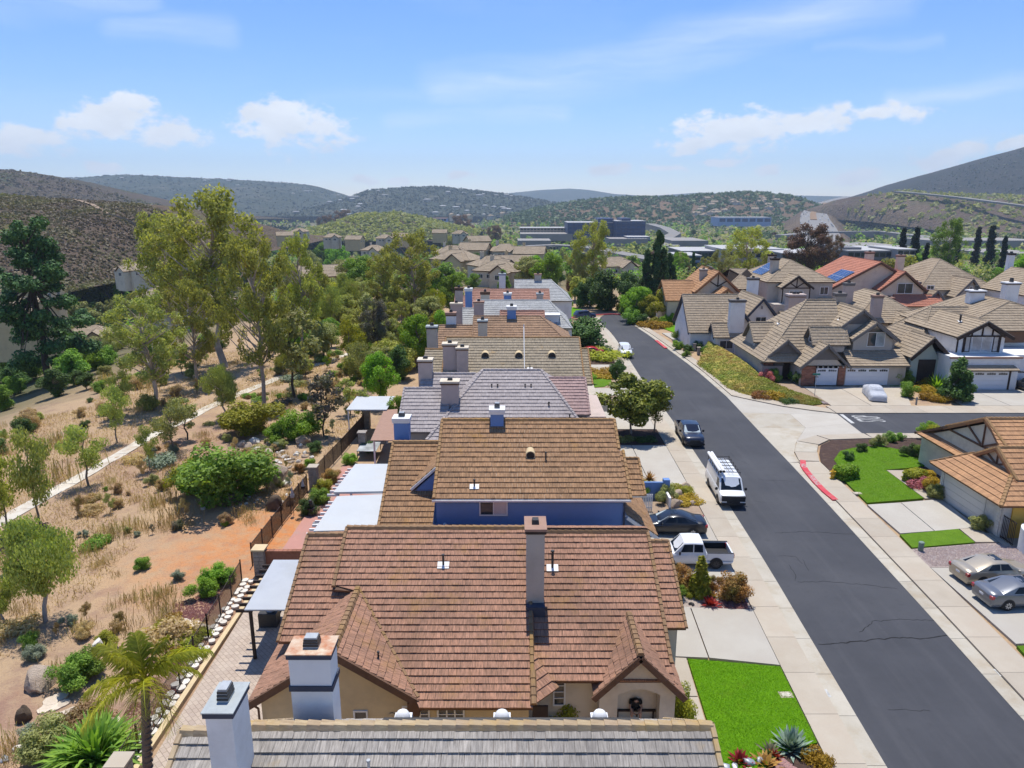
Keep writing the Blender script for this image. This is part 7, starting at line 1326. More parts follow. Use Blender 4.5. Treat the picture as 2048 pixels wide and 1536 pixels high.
for (u, v, vt, k, lf, lb) in [(1535, 766, 738, 'shrub1', 'pinkflower', 'pink flowering bush below the garden wall'), (1545, 764, 735, 'shrub2', 'green', 'green leaves among the pink flowers'), (1592, 760, 722, 'shrub3', 'bright', 'bright green bush beside the brick pillar'), (1598, 770, 740, 'shrub1', 'darkgreen', 'dark bush at the brick pillar foot'), (1545, 798, 782, 'low', 'gold', 'yellow tuft on the grassy bank'), (1577, 808, 796, 'low', 'darkgreen', 'small dark tuft on the bank tip'), (1522, 797, 782, 'low', 'copper', 'rusty tuft on the bank'), (1805, 770, 735, 'shrub1', 'green', 'green bush right of the garage'), (1815, 795, 760, 'shrub2', 'green', 'rose bush beside the covered car'), (1840, 770, 752, 'low', 'gold', 'golden shrub behind the driveway'), (1850, 785, 770, 'low', 'gold', 'golden shrub row middle'), (1862, 800, 785, 'low', 'gold', 'golden shrub row front'), (1880, 802, 788, 'low', 'gold', 'golden shrub beside the conifer'), (1872, 780, 745, 'cordy', 'bright', 'arching palm shrub behind the golden shrubs'), (1885, 735, 685, 'broad1', 'bright', 'large leaved plant before the sage entry'), (1820, 735, 690, 'willow1', 'yellow', 'yellow green tree on the side lawn'), (1835, 690, 640, 'broad2', 'yellow', 'yellow bush left of the white chimney'), (1860, 665, 628, 'dense1', 'green', 'dark green bush before the red roof'), (1800, 700, 655, 'broad3', 'yellow', 'yellow bush between the houses'), (1935, 640, 575, 'broad1', 'bright', 'green tree behind the tall white chimney'), (1985, 630, 580, 'broad2', 'yellow', 'yellow tree between the white chimneys'), (2035, 620, 580, 'broad3', 'yellow', 'yellow tree at the right edge')]: px(k, u, v, vt, lb, 'plants around the corner houses', .95, lf)
px('darkcone', 1912, 803, 720, 'dark pointed conifer beside the white garage', None, .9)
for (u, v, vt, k, lf) in [(1355, 700, 680, 'shrub1', 'bright'), (1375, 705, 688, 'shrub2', 'darkgreen'), (1410, 710, 690, 'shrub3', 'green'), (1395, 700, 680, 'shrub1', 'darkgreen'), (1440, 705, 685, 'shrub2', 'darkgreen'), (1360, 680, 655, 'shrub3', 'green'), (1385, 690, 668, 'shrub1', 'green'), (1350, 690, 680, 'shrub2', 'bright'), (1372, 715, 700, 'shrub3', 'green'), (1425, 715, 700, 'shrub1', 'bright')]: px(k, u, v, vt, 'green shrub in the bed before the small white house', 'shrubs before the small white house', 1.1, lf)
for (u, v, vt, k, lf) in [(1272, 642, 572, 'broad1', 'bright'), (1300, 645, 590, 'broad2', 'yellow'), (1262, 648, 615, 'shrub1', 'green'), (1285, 650, 625, 'shrub2', 'darkgreen'), (1310, 652, 632, 'shrub3', 'yellow'), (1330, 650, 630, 'shrub1', 'bright'), (1345, 648, 625, 'lolly', 'bright'), (1300, 655, 640, 'low', 'gold'), (1325, 655, 643, 'low', 'gold'), (1340, 640, 570, 'broad3', 'yellow'), (1385, 655, 625, 'dense1', 'darkgreen'), (1365, 655, 638, 'lolly', 'bright'), (1240, 622, 605, 'shrub1', 'yellow'), (1220, 622, 607, 'shrub2', 'copper'), (1200, 620, 604, 'shrub3', 'green'), (1255, 630, 600, 'shrub2', 'green')]: px(k, u, v, vt, 'garden shrub on the planted corner at the street bend', 'planting at the street bend', 1.1, lf)
for i in range(60):
 u, v = rng.uniform(-20, 640), rng.uniform(560, 668); b = T(u, v)
 if b.y > 125: px(rng.choice(['broad1', 'broad2', 'broad3', 'dense2', 'willow1', 'euc2']), u, v, v - rng.uniform(22, 60), 'garden tree among the canyon houses on the left', 'trees among the canyon houses', rng.uniform(.9, 1.3), rng.choice(['green', 'bright', 'yellow', 'olive', 'willow', 'darkgreen']))
# queen palm in the left foreground
pb = G(318, 1600, 0.0); pb = Vector((-13.9, 22.3, 0)); crown_c = Dp(290, 1362, 22.3)
t = thing('queen_palm', 'queen palm with arching yellow green fronds in the left foreground', 'palm tree', pb); m = MB(); m.tube([pb - Vector((0, 0, .2)), pb.lerp(crown_c, .5) + Vector((-.05, 0, 0)), crown_c], [.2, .16, .14], 12)
for k in range(24): q = pb.lerp(crown_c, (k + .5) / 24); m.cyl(q, q + Vector((0, 0, .04)), .2 - .05 * k / 24, n=12)
m.build('trunk', X['palm_bark'], t, smooth=True); rs = np.random.RandomState(4)
for i in range(17):
 a = i * 2.399 + .4; el = [1.35, 1.0, .75, .45, .2, -.1][i % 6]; d = Vector((math.cos(a) * math.cos(el), math.sin(a) * math.cos(el), math.sin(el))); p = crown_c.copy(); ln = 2.6 if el < 1.2 else 1.8; pts = [p.copy()]; q = []
 dead = i in (5, 11)
 for k in range(16):
  p = p + d * ln / 16; pts.append(p.copy()); d = (d + Vector((0, 0, -.10 if not dead else -.3))).normalized(); sd = d.cross(Vector((0, 0, 1))).normalized()
  if k > 1:
   for sg in (1, -1):
    for j in range(4):
     lf = .55 * math.sin(math.pi * min(1, (k + 2) / 19)) + .12; o = (sd * sg * rs.uniform(.5, 1) + d * .6 + Vector((0, 0, rs.uniform(-.7, .15)))).normalized() * lf; b0 = pts[-2].lerp(p, j / 4); e = b0 + o; mid = b0 + o * .55 + Vector((0, 0, .05)); w_ = Vector((0, 0, .02)) + d * .018
     q += [[b0 - w_, b0 + w_, mid + w_, mid - w_], [mid - w_, mid + w_, e - Vector((0, 0, .12)), e - Vector((0, 0, .125))]]
 me = leafmesh('frond_leaves', [np.array([[tuple(x) for x in r] for r in q])], L['palm'] if not dead else L['dry']); fo = link('frond', me, t); m = MB(); m.tube(pts, [.03 - .0015 * k for k in range(17)], 5); m.build('frond_stem', X['bark'] if dead else L['palm'], fo)
# ground cover on the corner bank, grass fringes, dry grass
q = []; rs = np.random.RandomState(5)
for k in range(7):
 for i in range(700):
  a, b = rs.rand(), rs.rand(); o0, o1, i0, i1 = BANK[0][k], BANK[0][k + 1], BANK[1][k], BANK[1][k + 1]; ox, oy = o0[0] + (o1[0] - o0[0]) * a, o0[1] + (o1[1] - o0[1]) * a; ix, iy = i0[0] + (i1[0] - i0[0]) * a, i0[1] + (i1[1] - i0[1]) * a
  z = .06 + 1.5 * (b ** .8) * max(0, 1 - (k + a) / 7.2); q.append(leaves(rs, (ox + (ix - ox) * b, oy + (iy - oy) * b, z), (.3, .3, .05), 7, .1))
tag(link('ground_cover', leafmesh('ground_cover', q, L['ice'])), 'mat of green and rusty succulents on the corner bank', 'ground cover', kind='stuff')
n = 110000; x = -16.8 - rs.rand(n) * 40; y = 24 + rs.rand(n) ** 1.2 * 90; keep = [i for i in range(n) if fbm(x[i] * .13 + 7, y[i] * .13, 3) > (-.16 if x[i] < -24 else .02) and abs(x[i] + 38) > 1.0 and not (36 < y[i] < 50 and x[i] > -26)]; Q = []
for i in keep:
 z = terr(x[i], y[i]); hh = .1 + .3 * rs.rand() ** 2; a = rs.rand() * 6.28; c_, s_ = math.cos(a) * .022, math.sin(a) * .022; tx, ty = rs.normal(size=2) * .12; Q.append([(x[i] - c_, y[i] - s_, z - .02), (x[i] + c_, y[i] + s_, z - .02), (x[i] + tx + c_ * .4, y[i] + ty + s_ * .4, z + hh), (x[i] + tx - c_ * .4, y[i] + ty - s_ * .4, z + hh * .9)])
tag(link('dry_grass', leafmesh('dry_grass', [np.array(Q)], L['dry'])), 'dry straw coloured grass tufts covering the slope', 'grass', kind='stuff')
# ---------------------------------------------------------------- hills
def hillmat(name, a, b_, c, sc, green=None):
 m, t, b, o = newmat(name); p = pos(t)
 col = t.mix(t.ramp(t.noise(p, sc, 6, 0.62), 0.35, 0.65), a, b_); col = t.mix(t.ramp(t.noise(p, sc * 4, 5, 0.65), 0.5, 0.72, 0, 0.75), col, c)
 if green: col = t.mix(t.ramp(t.noise(p, sc * 1.3, 5, 0.6), 0.56, 0.66, 0, 0.9), col, green)
 col = t.mix(t.ramp(t.noise(p, sc * 30, 3, 0.7), 0.45, 0.75, 0, 0.5), col, tuple(x * .45 for x in a))
 t.l.new(col, b.inputs['Base Color']); b.inputs['Roughness'].default_value = 1.0; b.inputs['Specular IOR Level'].default_value = 0.05
 bump(t, b, t.noise(p, sc * 22, 4, 0.7), 0.8, 0.06 / sc); return m
def hill(label, sil, D, wf, wb, base, mat, amp=.12, fr=3.0, nu=150, nt=46, seed=0.0):
 P = [Dp(u, v, D) for u, v in sil]; xs = [p.x for p in P]; zs = [p.z for p in P]; V_ = []; X0, X1 = xs[0], xs[-1]
 for j in range(nt + 1):
  t = -1 + 2 * j / nt
  for i in range(nu + 1):
   x = X0 + (X1 - X0) * i / nu; zr = np.interp(x, xs, zs); f = max(0.0, 1 - abs(t) ** 1.25); f = f * f * (3 - 2 * f) * .55 + f * .45
   hgt = max(zr - base, 0); k = math.sin(math.pi * min(1, f)) ; y = D + (t * wf if t < 0 else t * wb)
   n_ = noise.fractal(Vector((x / (wf) * fr, y / wf * fr, seed)), .9, 2.1, 5)
   rg = noise.fractal(Vector((x / wf * fr * 2.2, t * .9, seed + 3)), .8, 2, 4)
   V_.append((x, y, base + hgt * f + (n_ * .6 + rg * .8) * amp * max(hgt, 12) * k))
 n = nu + 1; F_ = [(j * n + i, j * n + i + 1, (j + 1) * n + i + 1, (j + 1) * n + i) for j in range(nt) for i in range(nu)]
 me = npmesh('hill', V_, F_, [mat]); me.polygons.foreach_set('use_smooth', [True] * len(me.polygons)); tag(link('hill', me), label, 'hill', kind='structure'); return V_, n
HA = hillmat('hill_chaparral', (0.16, 0.115, 0.085), (0.125, 0.10, 0.075), (0.19, 0.145, 0.095), .012, (0.17, 0.19, 0.035))
HB = hillmat('hill_dark', (0.125, 0.092, 0.07), (0.08, 0.075, 0.052), (0.17, 0.13, 0.09), .006, (0.07, 0.085, 0.04))
HC = hillmat('hill_mesa', (0.075, 0.085, 0.06), (0.055, 0.07, 0.05), (0.17, 0.155, 0.12), .0016)
HH = hillmat('mountain_dark', (0.055, 0.05, 0.042), (0.04, 0.042, 0.034), (0.075, 0.065, 0.052), .006)
HF = hillmat('hill_golden', (0.24, 0.165, 0.10), (0.15, 0.105, 0.075), (0.09, 0.095, 0.05), .004)
HG = hillmat('hill_brown', (0.13, 0.095, 0.075), (0.20, 0.15, 0.10), (0.075, 0.085, 0.045), .005)
hillA, nA = hill('near chaparral hill with green patches and a dirt trail', [(-420, 372), (-200, 375), (0, 388), (60, 394), (130, 399), (200, 403), (290, 409), (335, 424), (380, 452), (430, 500), (480, 545)], 430, 215, 300, -9, HA, .05, 3, 190, 60, 1)
hillB, nB = hill('dark purple brown ridge at the left skyline', [(-700, 300), (-300, 332), (0, 338), (40, 342), (100, 352), (170, 370), (240, 390), (300, 405), (380, 425), (450, 440)], 1500, 700, 700, -25, HB, .07, 3, 120, 40, 2)
hillC, nC = hill('long hazy mesa dotted with houses', [(-400, 372), (80, 366), (140, 358), (265, 350), (400, 356), (520, 362), (620, 370), (690, 393), (740, 405), (800, 414), (860, 420)], 4200, 1500, 1500, -25, HC, .10, 4, 170, 44, 3)
hillD, nD = hill('rounded green hill in the centre distance', [(660, 412), (705, 398), (745, 380), (820, 375), (880, 373), (950, 381), (1010, 388), (1060, 396), (1120, 407), (1180, 414)], 3500, 900, 1200, -25, HC, .08, 3, 120, 40, 4)
hill('faint far hills on the horizon', [(800, 402), (980, 393), (1020, 386), (1080, 380), (1140, 377), (1180, 380), (1230, 388), (1300, 392), (1400, 385), (1480, 388), (1600, 391), (1750, 394), (2000, 398)], 7300, 1100, 1000, -20, HC, .05, 3, 120, 24, 5)
hillF, nF = hill('golden brown ridge with trees above the offices', [(1010, 432), (1060, 420), (1120, 408), (1180, 400), (1260, 394), (1340, 394), (1400, 390), (1450, 386), (1500, 385), (1555, 390), (1585, 402), (1605, 420), (1630, 445)], 2300, 560, 700, -30, HF, .07, 3, 150, 40, 6)
hillG, nG = hill('brown hill right of the freeway', [(1685, 440), (1700, 412), (1730, 392), (1785, 384), (1840, 386), (1900, 390), (2048, 394), (2300, 384), (2600, 390)], 1650, 520, 600, -30, HG, .08, 3, 130, 40, 7)
hillH, nH = hill('steep dark mountain at the right skyline', [(1740, 415), (1800, 392), (1845, 367), (1900, 345), (1960, 325), (2048, 298), (2200, 255), (2500, 215), (2800, 230)], 2700, 800, 1200, -25, HH, .05, 3, 120, 40, 8)
hillK, nK = hill('low brown knoll in the middle distance', [(560, 470), (640, 455), (690, 440), (720, 428), (800, 427), (850, 437), (900, 450), (960, 462)], 1150, 200, 300, -26, HB, .08, 3, 80, 30, 9)
# trail and shrubs on the near chaparral hill
def on(Vt, n, u, v):      # visible point of a hill grid nearest to a pixel
 best, bp = 1e9, None
 for p in Vt:
  if p[1] > 432: continue
  z = p[1] * _c + (CAM_H - p[2]) * _s; uu = 1024 + FPX * p[0] / z; vv = 768 - FPX * ((p[2] - CAM_H) * _c + p[1] * _s) / z; d = (uu - u) ** 2 + (vv - v) ** 2
  if d < best: best, bp = d, p
 return Vector(bp)
mb = MB(); tp = [on(hillA, nA, u, v) for u, v in ((150, 402), (185, 412), (215, 428), (245, 442), (275, 456), (305, 468), (330, 478))]
for a, b in zip(tp[:-1], tp[1:]):
 for k in range(6): p, q = a.lerp(b, k / 6), a.lerp(b, (k + 1.05) / 6); mb.add([p + Vector((-1.3, 0, .9)), p + Vector((1.3, 0, .9)), q + Vector((1.3, 0, .9)), q + Vector((-1.3, 0, .9))], [(0, 1, 2, 3)])
tag(mb.build('dirt_trail', X['soil_tan'], fix=False), 'thin dirt trail climbing the chaparral hill', 'trail', kind='structure')
rs = np.random.RandomState(31)
def scatter(name, label, grid, n_, count, size, mat, ymax, nq=5, cat='shrubs'):
 q = []; g = np.array(grid).reshape(-1, n_, 3); rows = max(1, int((g[:, 0, 1] < ymax).sum()) - 1)
 for _ in range(count):
  s = size * rs.uniform(.5, 1.3); i, j, a, b = rs.randint(n_ - 1), rs.randint(rows), rs.rand(), rs.rand(); p = (g[j, i] * (1 - a) + g[j, i + 1] * a) * (1 - b) + (g[j + 1, i] * (1 - a) + g[j + 1, i + 1] * a) * b
  q.append(leaves(rs, p + np.array([0, 0, s * .35]), (s, s, s * .55), nq, s * 1.1))
 tag(link(name, leafmesh(name, q, mat)), label, cat, kind='stuff')
scatter('chaparral', 'brown chaparral scrub covering the near hill', hillA, nA, 26000, .75, L['chap'], 440, 6)
scatter('woodland', 'trees covering the golden ridge', hillF, nF, 2600, 5.5, L['farg'], 2320, 9); scatter('woodland', 'trees covering the brown hill by the freeway', hillG, nG, 1800, 5.0, L['olive'], 1660, 8)
# ---------------------------------------------------------------- freeway
X['freeway'] = M('freeway_concrete', (0.235, 0.22, 0.20), (0.20, 0.19, 0.175), .05, .9, dirt=(0.28, 0.25, 0.22)); X['median'] = M('median', (0.27, 0.17, 0.09), None, .05, 1); X['lot'] = M('parking_lot', (0.30, 0.28, 0.25), (0.25, 0.23, 0.21), .03, .9)
fw = [Dp(u, v, y) for u, v, y in ((1640, 500, 820), (1640, 478, 1030), (1637, 455, 1290), (1630, 440, 1500), (1628, 428, 1750), (1634, 416, 2050), (1652, 406, 2450), (1680, 398, 3000), (1700, 393, 3600))]
def ribbon(name, label, pts, w0, w1, mat, dep=50, dz=0.0, cat='road', sp=0):
 mb = MB()
 for a, b in zip(pts[:-1], pts[1:]):
  d = Vector((b.x - a.x, b.y - a.y, 0)).normalized(); n = Vector((d.y, -d.x, 0)); z = Vector((0, 0, dz)); c = [a + n * w0 + z, a + n * w1 + z, b + n * w1 + z, b + n * w0 + z]; lo = [p - Vector((0, 0, dep)) + n * k for p, k in zip(c, (-sp, sp, sp, -sp))]; mb.hexa(lo + c)
 return tag(mb.build(name, mat), label, cat, kind='structure')
ribbon('freeway_embankment', 'brown slopes carrying the distant freeway', fw, -36, 36, HG, 60, -1.0, 'embankment', 90)
ribbon('freeway', 'pale freeway climbing between the hills with traffic', fw, -29, 29, X['freeway'], 3); ribbon('freeway_median', 'brown median of the distant freeway', fw[3:7], -9, 4, X['median'], 2, 1.2, 'median')
ribbon('freeway_ramp', 'pale freeway ramp curving below the brown hill', [Dp(u, v, y) for u, v, y in ((1560, 470, 1080), (1640, 463, 1150), (1760, 462, 1180), (1850, 472, 1060), (1870, 482, 950))], -8, 8, X['freeway'], 20)
ribbon('hill_road', 'pale road crossing the brown hillside', [Dp(u, v, y) for u, v, y in ((1790, 382, 1560), (1850, 387, 1480), (1920, 394, 1400), (2000, 404, 1300), (2060, 412, 1250))], -8, 8, X['freeway'], 3)
ribbon('valley_road', 'pale road winding past the blue offices', [Dp(u, v, y) for u, v, y in ((1300, 447, 1350), (1330, 455, 1180), (1350, 466, 980), (1330, 477, 880), (1345, 492, 740))], -8, 8, X['freeway'], 12)
ribbon('boulevard', 'pale road with retaining wall beyond the cream houses', [Dp(u, v, y) for u, v, y in ((1000, 497, 640), (1060, 491, 640), (1110, 489, 640), (1170, 492, 630), (1240, 505, 560), (1330, 522, 470))], -7, 7, X['freeway'], 9)
for (u0, u1, v, y, d, lab) in [(1040, 1140, 465, 1000, 90, 'flat pale parking roof beside the blue office'), (1035, 1100, 479, 800, 45, 'pale flat roof before the parking deck'), (1660, 1800, 491, 700, 110, 'pale freeway interchange deck behind the apartments'), (1215, 1290, 476, 860, 40, 'pale courtyard roof below the blue office'), (1330, 1400, 478, 800, 70, 'car park beside the valley road'), (1830, 2048, 478, 760, 60, 'pale parking lots at the right'), (1940, 2048, 502, 560, 60, 'pale parking lot before the freeway')]:
 a, b = Dp(u0, v, y), Dp(u1, v, y); mb = MB(); mb.box(a.x, b.x, y - d / 2, y + d / 2, a.z - 9, a.z); tag(mb.build('parking_deck', X['lot']), lab, 'parking deck', kind='structure')
X['bodyw'] = M('far_car', (.6, .6, .6), (.15, .15, .17), .2, .4, var=.8); cm = MB(); cm.box(-.95, .95, -2.3, 2.3, .3, .85); cm.hexa([(-.85, -1.5, .85), (.85, -1.5, .85), (.85, 1.2, .85), (-.85, 1.2, .85), (-.7, -1, 1.45), (.7, -1, 1.45), (.7, .7, 1.45), (-.7, .7, 1.45)]); cme = cm.mesh('far_car', X['bodyw'])
for i in range(90):
 k = rng.randrange(0, 6); t = rng.random(); a, b = fw[k], fw[k + 1]; p = a.lerp(b, t); d = (b - a).normalized(); off = rng.choice((-28, -23, -18, -13, 10, 15, 20, 25)) + rng.uniform(-1, 1); o = bpy.data.objects.new('car', cme); ROOT.link(o); o.location = p + Vector((d.y, -d.x, 0)) * off + Vector((0, 0, .1)); o.rotation_euler = (0, 0, math.atan2(d.y, d.x) - 1.57); o.scale = (1.25,) * 3; tag(o, 'tiny car on the distant freeway', 'car', 'cars on the freeway')
# ---------------------------------------------------------------- distant buildings
X['office_blue'] = glassy('office_blue_glass', (0.035, 0.06, 0.15), .15, .6); X['office_band'] = M('office_band', (0.055, 0.075, 0.16), None, .1, .5); X['far_white'] = M('far_white', (.45, .44, .43), (.38, .37, .36), .1, .8); X['far_grey'] = M('far_grey', (.20, .20, .21), (.16, .16, .17), .1, .8); X['far_tan'] = M('far_tan', (.50, .40, .29), (.42, .34, .25), .1, .9); X['far_blue'] = M('far_blue', (.30, .40, .58), (.26, .35, .52), .1, .7)
def block(label, u0, u1, vt, vb, y, depth, body, roof, floors, bays, glass='office_blue', name='office_building', band=None, step=None):
 a, b, t = Dp(u0, vb, y), Dp(u1, vb, y), Dp(u0, vt, y); H = t.z - a.z; o = thing(name, label, 'building', ((a.x + b.x) / 2, y, a.z)); W = b.x - a.x
 m = MB(); m.box(a.x, b.x, y, y + depth, a.z - 6, t.z); m.build('wall', X[body], o); m = MB(); m.box(a.x - .4, b.x + .4, y - .4, y + depth + .4, t.z, t.z + H * .04); m.build('roof', X[roof], o)
 for f in range(floors):
  for k in range(bays):
   m = MB(); fx0 = a.x + W * (k + .12) / bays; fx1 = a.x + W * (k + .88) / bays; z0 = a.z + H * (f + .28) / floors; z1 = a.z + H * (f + .82) / floors; m.box(fx0, fx1, y - .25, y, z0, z1); m.build('window', X[glass], o)
 if band:
  for f in range(floors): m = MB(); m.box(a.x - .6, b.x + .6, y - .7, y, a.z + H * (f + .9) / floors, a.z + H * (f + 1.0) / floors); m.build('floor_band', X[band], o)
 if step: m = MB(); m.box(a.x + W * step[0], a.x + W * step[1], y + 4, y + depth - 4, t.z, t.z + H * step[2]); m.build('roof_storey', X[body], o)
 return o
block('dark blue glass office beside the parking deck', 1135, 1227, 446, 474, 960, 60, 'office_band', 'far_white', 4, 9, band='office_band', step=(.66, 1.0, .32)); block('second dark blue glass office with stepped terraces', 1232, 1290, 443, 474, 930, 55, 'office_band', 'far_white', 4, 6, band='office_band', step=(.2, .5, .2))
block('low blue and white industrial building far away', 1437, 1542, 435, 447, 1500, 60, 'far_blue', 'far_white', 1, 7, 'office_band'); block('pale low office beside the parking deck', 1040, 1134, 456, 468, 1010, 40, 'far_tan', 'far_white', 2, 14, 'glass'); block('pale retaining wall building below the boulevard', 1098, 1168, 493, 502, 632, 8, 'far_tan', 'far_white', 1, 10, 'glass')
block('low glass fronted hall below the second blue office', 1255, 1300, 474, 482, 850, 30, 'office_band', 'far_white', 1, 8, 'glass_light'); block('orange roofed apartment block far behind the trees', 855, 893, 437, 450, 1450, 40, 'far_blue', 'cap_brown', 2, 6, 'glass')
block('dark grey modern apartments between the cypresses and red roof', 1690, 1790, 503, 560, 290, 30, 'far_grey', 'far_white', 4, 8, 'glass', step=(.0, .35, .12)); block('white modern apartment block beside the cypresses', 1790, 1825, 500, 545, 285, 24, 'far_white', 'far_white', 4, 3, 'glass'); block('dark grey apartments behind the brown eucalyptus', 1560, 1690, 508, 560, 310, 30, 'far_grey', 'far_white', 4, 9, 'glass'); block('white apartment block left of the brown eucalyptus', 1440, 1560, 500, 560, 330, 30, 'far_white', 'far_white', 3, 9, 'glass'); block('grey commercial building with white roof near the conifers', 1362, 1440, 503, 540, 340, 30, 'far_grey', 'far_white', 2, 6, 'glass'); block('grey blue building behind the conifers', 1355, 1400, 512, 545, 300, 20, 'far_blue', 'far_white', 3, 3, 'glass')
# ---------------------------------------------------------------- distant houses
def far_house_proto(key, tile, wallm, w_, d_, hw, hr, gable=False, wing=False):
 h = thing('house', 'far house', 'house', (0, 0, 0), 0, local=True); R = Roof(h, TM[tile], X['timber_brown'], .8, 1.0, 0, th=.25); x, y = w_ / 2, d_ / 2
 (R.gable_x if gable else R.hip)(-x, x, -y, y, hw, hr)
 if wing: R.gable_y(-x * .1, x * .75, -y - 3, 0, hw - .3, hr - .9)
 R.done(); m = MB(); m.box(-x + .5, x - .5, -y + .5, y - .5, -6, hw)
 if gable: wall_gx(m, -x + .4, x - .4, -y + .4, y - .4, hw, hr, 0, None, .3)
 if wing: wall_gy(m, -x * .1 + .4, x * .75 - .4, -y - 2.6, 0, hw - .3, hr - .9, -6, None, .3)
 m.build('wall', X[wallm], h)
 for k in (-.6, -.25): window(h, (k * x, -y + .5, .9), 1.5, 1.3, cols=2, fw=.1)
 for sd, fc in ((-1, '-x'), (1, '+x')):
  for k in (-.5, .3): window(h, (sd * (x - (.4 if gable else .5)), k * y, .9), 1.4, 1.2, fc, cols=2, fw=.1)
 window(h, (x * .33, (-y - 2.6) if wing else -y + .5, .8), 2.2, 1.5, cols=3, fw=.1); chimney(h, -x * .5, -x * .5 + 1.1, y * .2, y * .2 + .9, 0, hr + 1.4, wallm, wallm, .1, .2, None, arr='dark'); return h
FH = [far_house_proto('a', 'taupe', 'stucco_cream', 15, 11, 3.2, 6.2, False, True), far_house_proto('b', 'taupe', 'stucco_tan', 17, 12, 5.0, 8.2, False, True), far_house_proto('c', 'taupe', 'stucco_tan', 14, 11, 3.0, 6.0, True, False), far_house_proto('d', 'mauve', 'stucco_white', 15, 11, 5.2, 8.2, True, True)]
used = [False] * 4
def far_house(k, u, v, y, rz, label, sc=1.0, group='distant houses'):
 p = Dp(u, v, y)
 if not used[k]:
  used[k] = True; r = FH[k]; r.location = p; r.rotation_euler = (0, 0, rz); r.scale = (sc,) * 3; return tag(r, label, 'house', group)
 return clone(FH[k], p, rz, sc, label, group)
# base row v at distance y
far_house(1, 915, 545, 262, RAD(-25), 'cream two storey house with arched window beyond the row'); far_house(0, 985, 548, 245, RAD(30), 'pale roofed house right of the cream house'); far_house(0, 905, 520, 310, RAD(10), 'tan roofed house behind the cream house'); far_house(2, 950, 512, 330, RAD(-15), 'grey brown roofed house behind the cream house'); far_house(0, 1010, 515, 330, RAD(20), 'brown roofed house below the boulevard'); far_house(2, 1060, 520, 320, RAD(-10), 'brown roofed house right below the boulevard'); far_house(0, 1230, 548, 260, RAD(15), 'pale roofed house behind the dark trees'); far_house(2, 955, 492, 430, RAD(25), 'roof among trees left of the boulevard'); far_house(0, 1000, 560, 225, RAD(-20), 'white gabled house just beyond the row'); far_house(2, 1030, 545, 250, RAD(5), 'pale house behind the white gabled one')
far_house(1, 182, 697, 195, RAD(20), 'tan two storey house right of the big pine', .8); far_house(0, 268, 552, 250, RAD(-30), 'pale house with chimney on the left hill foot', .75); far_house(0, 350, 612, 185, RAD(10), 'grey roofed house with solar panels below the eucalyptus'); far_house(2, 60, 600, 190, RAD(5), 'beige roofed house behind the pine'); far_house(2, 645, 570, 215, RAD(20), 'grey steep roof between eucalyptus crowns'); far_house(0, 400, 625, 180, RAD(-20), 'pale house behind the eucalyptus trunks'); far_house(2, 25, 655, 140, RAD(0), 'pale roof behind the left pine')
sh = None
for (u, v, y, k, rz) in [(665, 482, 480, 0, 10), (710, 486, 470, 2, -10), (770, 484, 480, 0, 15), (880, 472, 540, 2, 0), (920, 474, 540, 0, 10), (720, 545, 260, 2, 30), (750, 510, 360, 0, -15), (800, 480, 500, 2, 20), (600, 470, 520, 0, 0), (570, 478, 480, 2, 20)]: far_house(k, u, v, y, RAD(rz), 'low tan roofed house among the valley trees', .8, 'valley houses among trees')
for i in range(16): u = rng.uniform(700, 1080); v = rng.uniform(428, 452); y = 53 / ((v - 405) / FPX) * .95; far_house(rng.choice((0, 2)), u, v, min(y, 2200), rng.uniform(-1, 1), 'tiny pale roof in the distant town', 1.3, 'tiny roofs of the distant town')
for i in range(24): u = rng.uniform(1380, 1600); v = rng.uniform(398, 432); p = on([q for q in hillF if q[1] < 2320], 0, u, v) if False else None; g = min((q for q in hillF if q[1] < 2310), key=lambda q: (1024 + FPX * q[0] / (q[1] * _c + (CAM_H - q[2]) * _s) - u) ** 2 + (768 - FPX * ((q[2] - CAM_H) * _c + q[1] * _s) / (q[1] * _c + (CAM_H - q[2]) * _s) - v) ** 2); clone(FH[rng.choice((0, 2))], Vector(g) + Vector((0, 0, .5)), rng.uniform(-1, 1), 1.4, 'tiny pale house on the wooded ridge', 'tiny houses on the wooded ridge')
p = Dp(350, 612, 185); solp = thing('solar_array', 'dark solar array lying on the grey roof below the eucalyptus', 'solar panels', (p.x - 3, p.y - 4, p.z + 4)); solar(solp, (p.x - 5, p.y - 5.0, p.z + 3.5), (1, 0, 0), (0, .87, .5), 5, 1, 1.1, 2.2, .1)
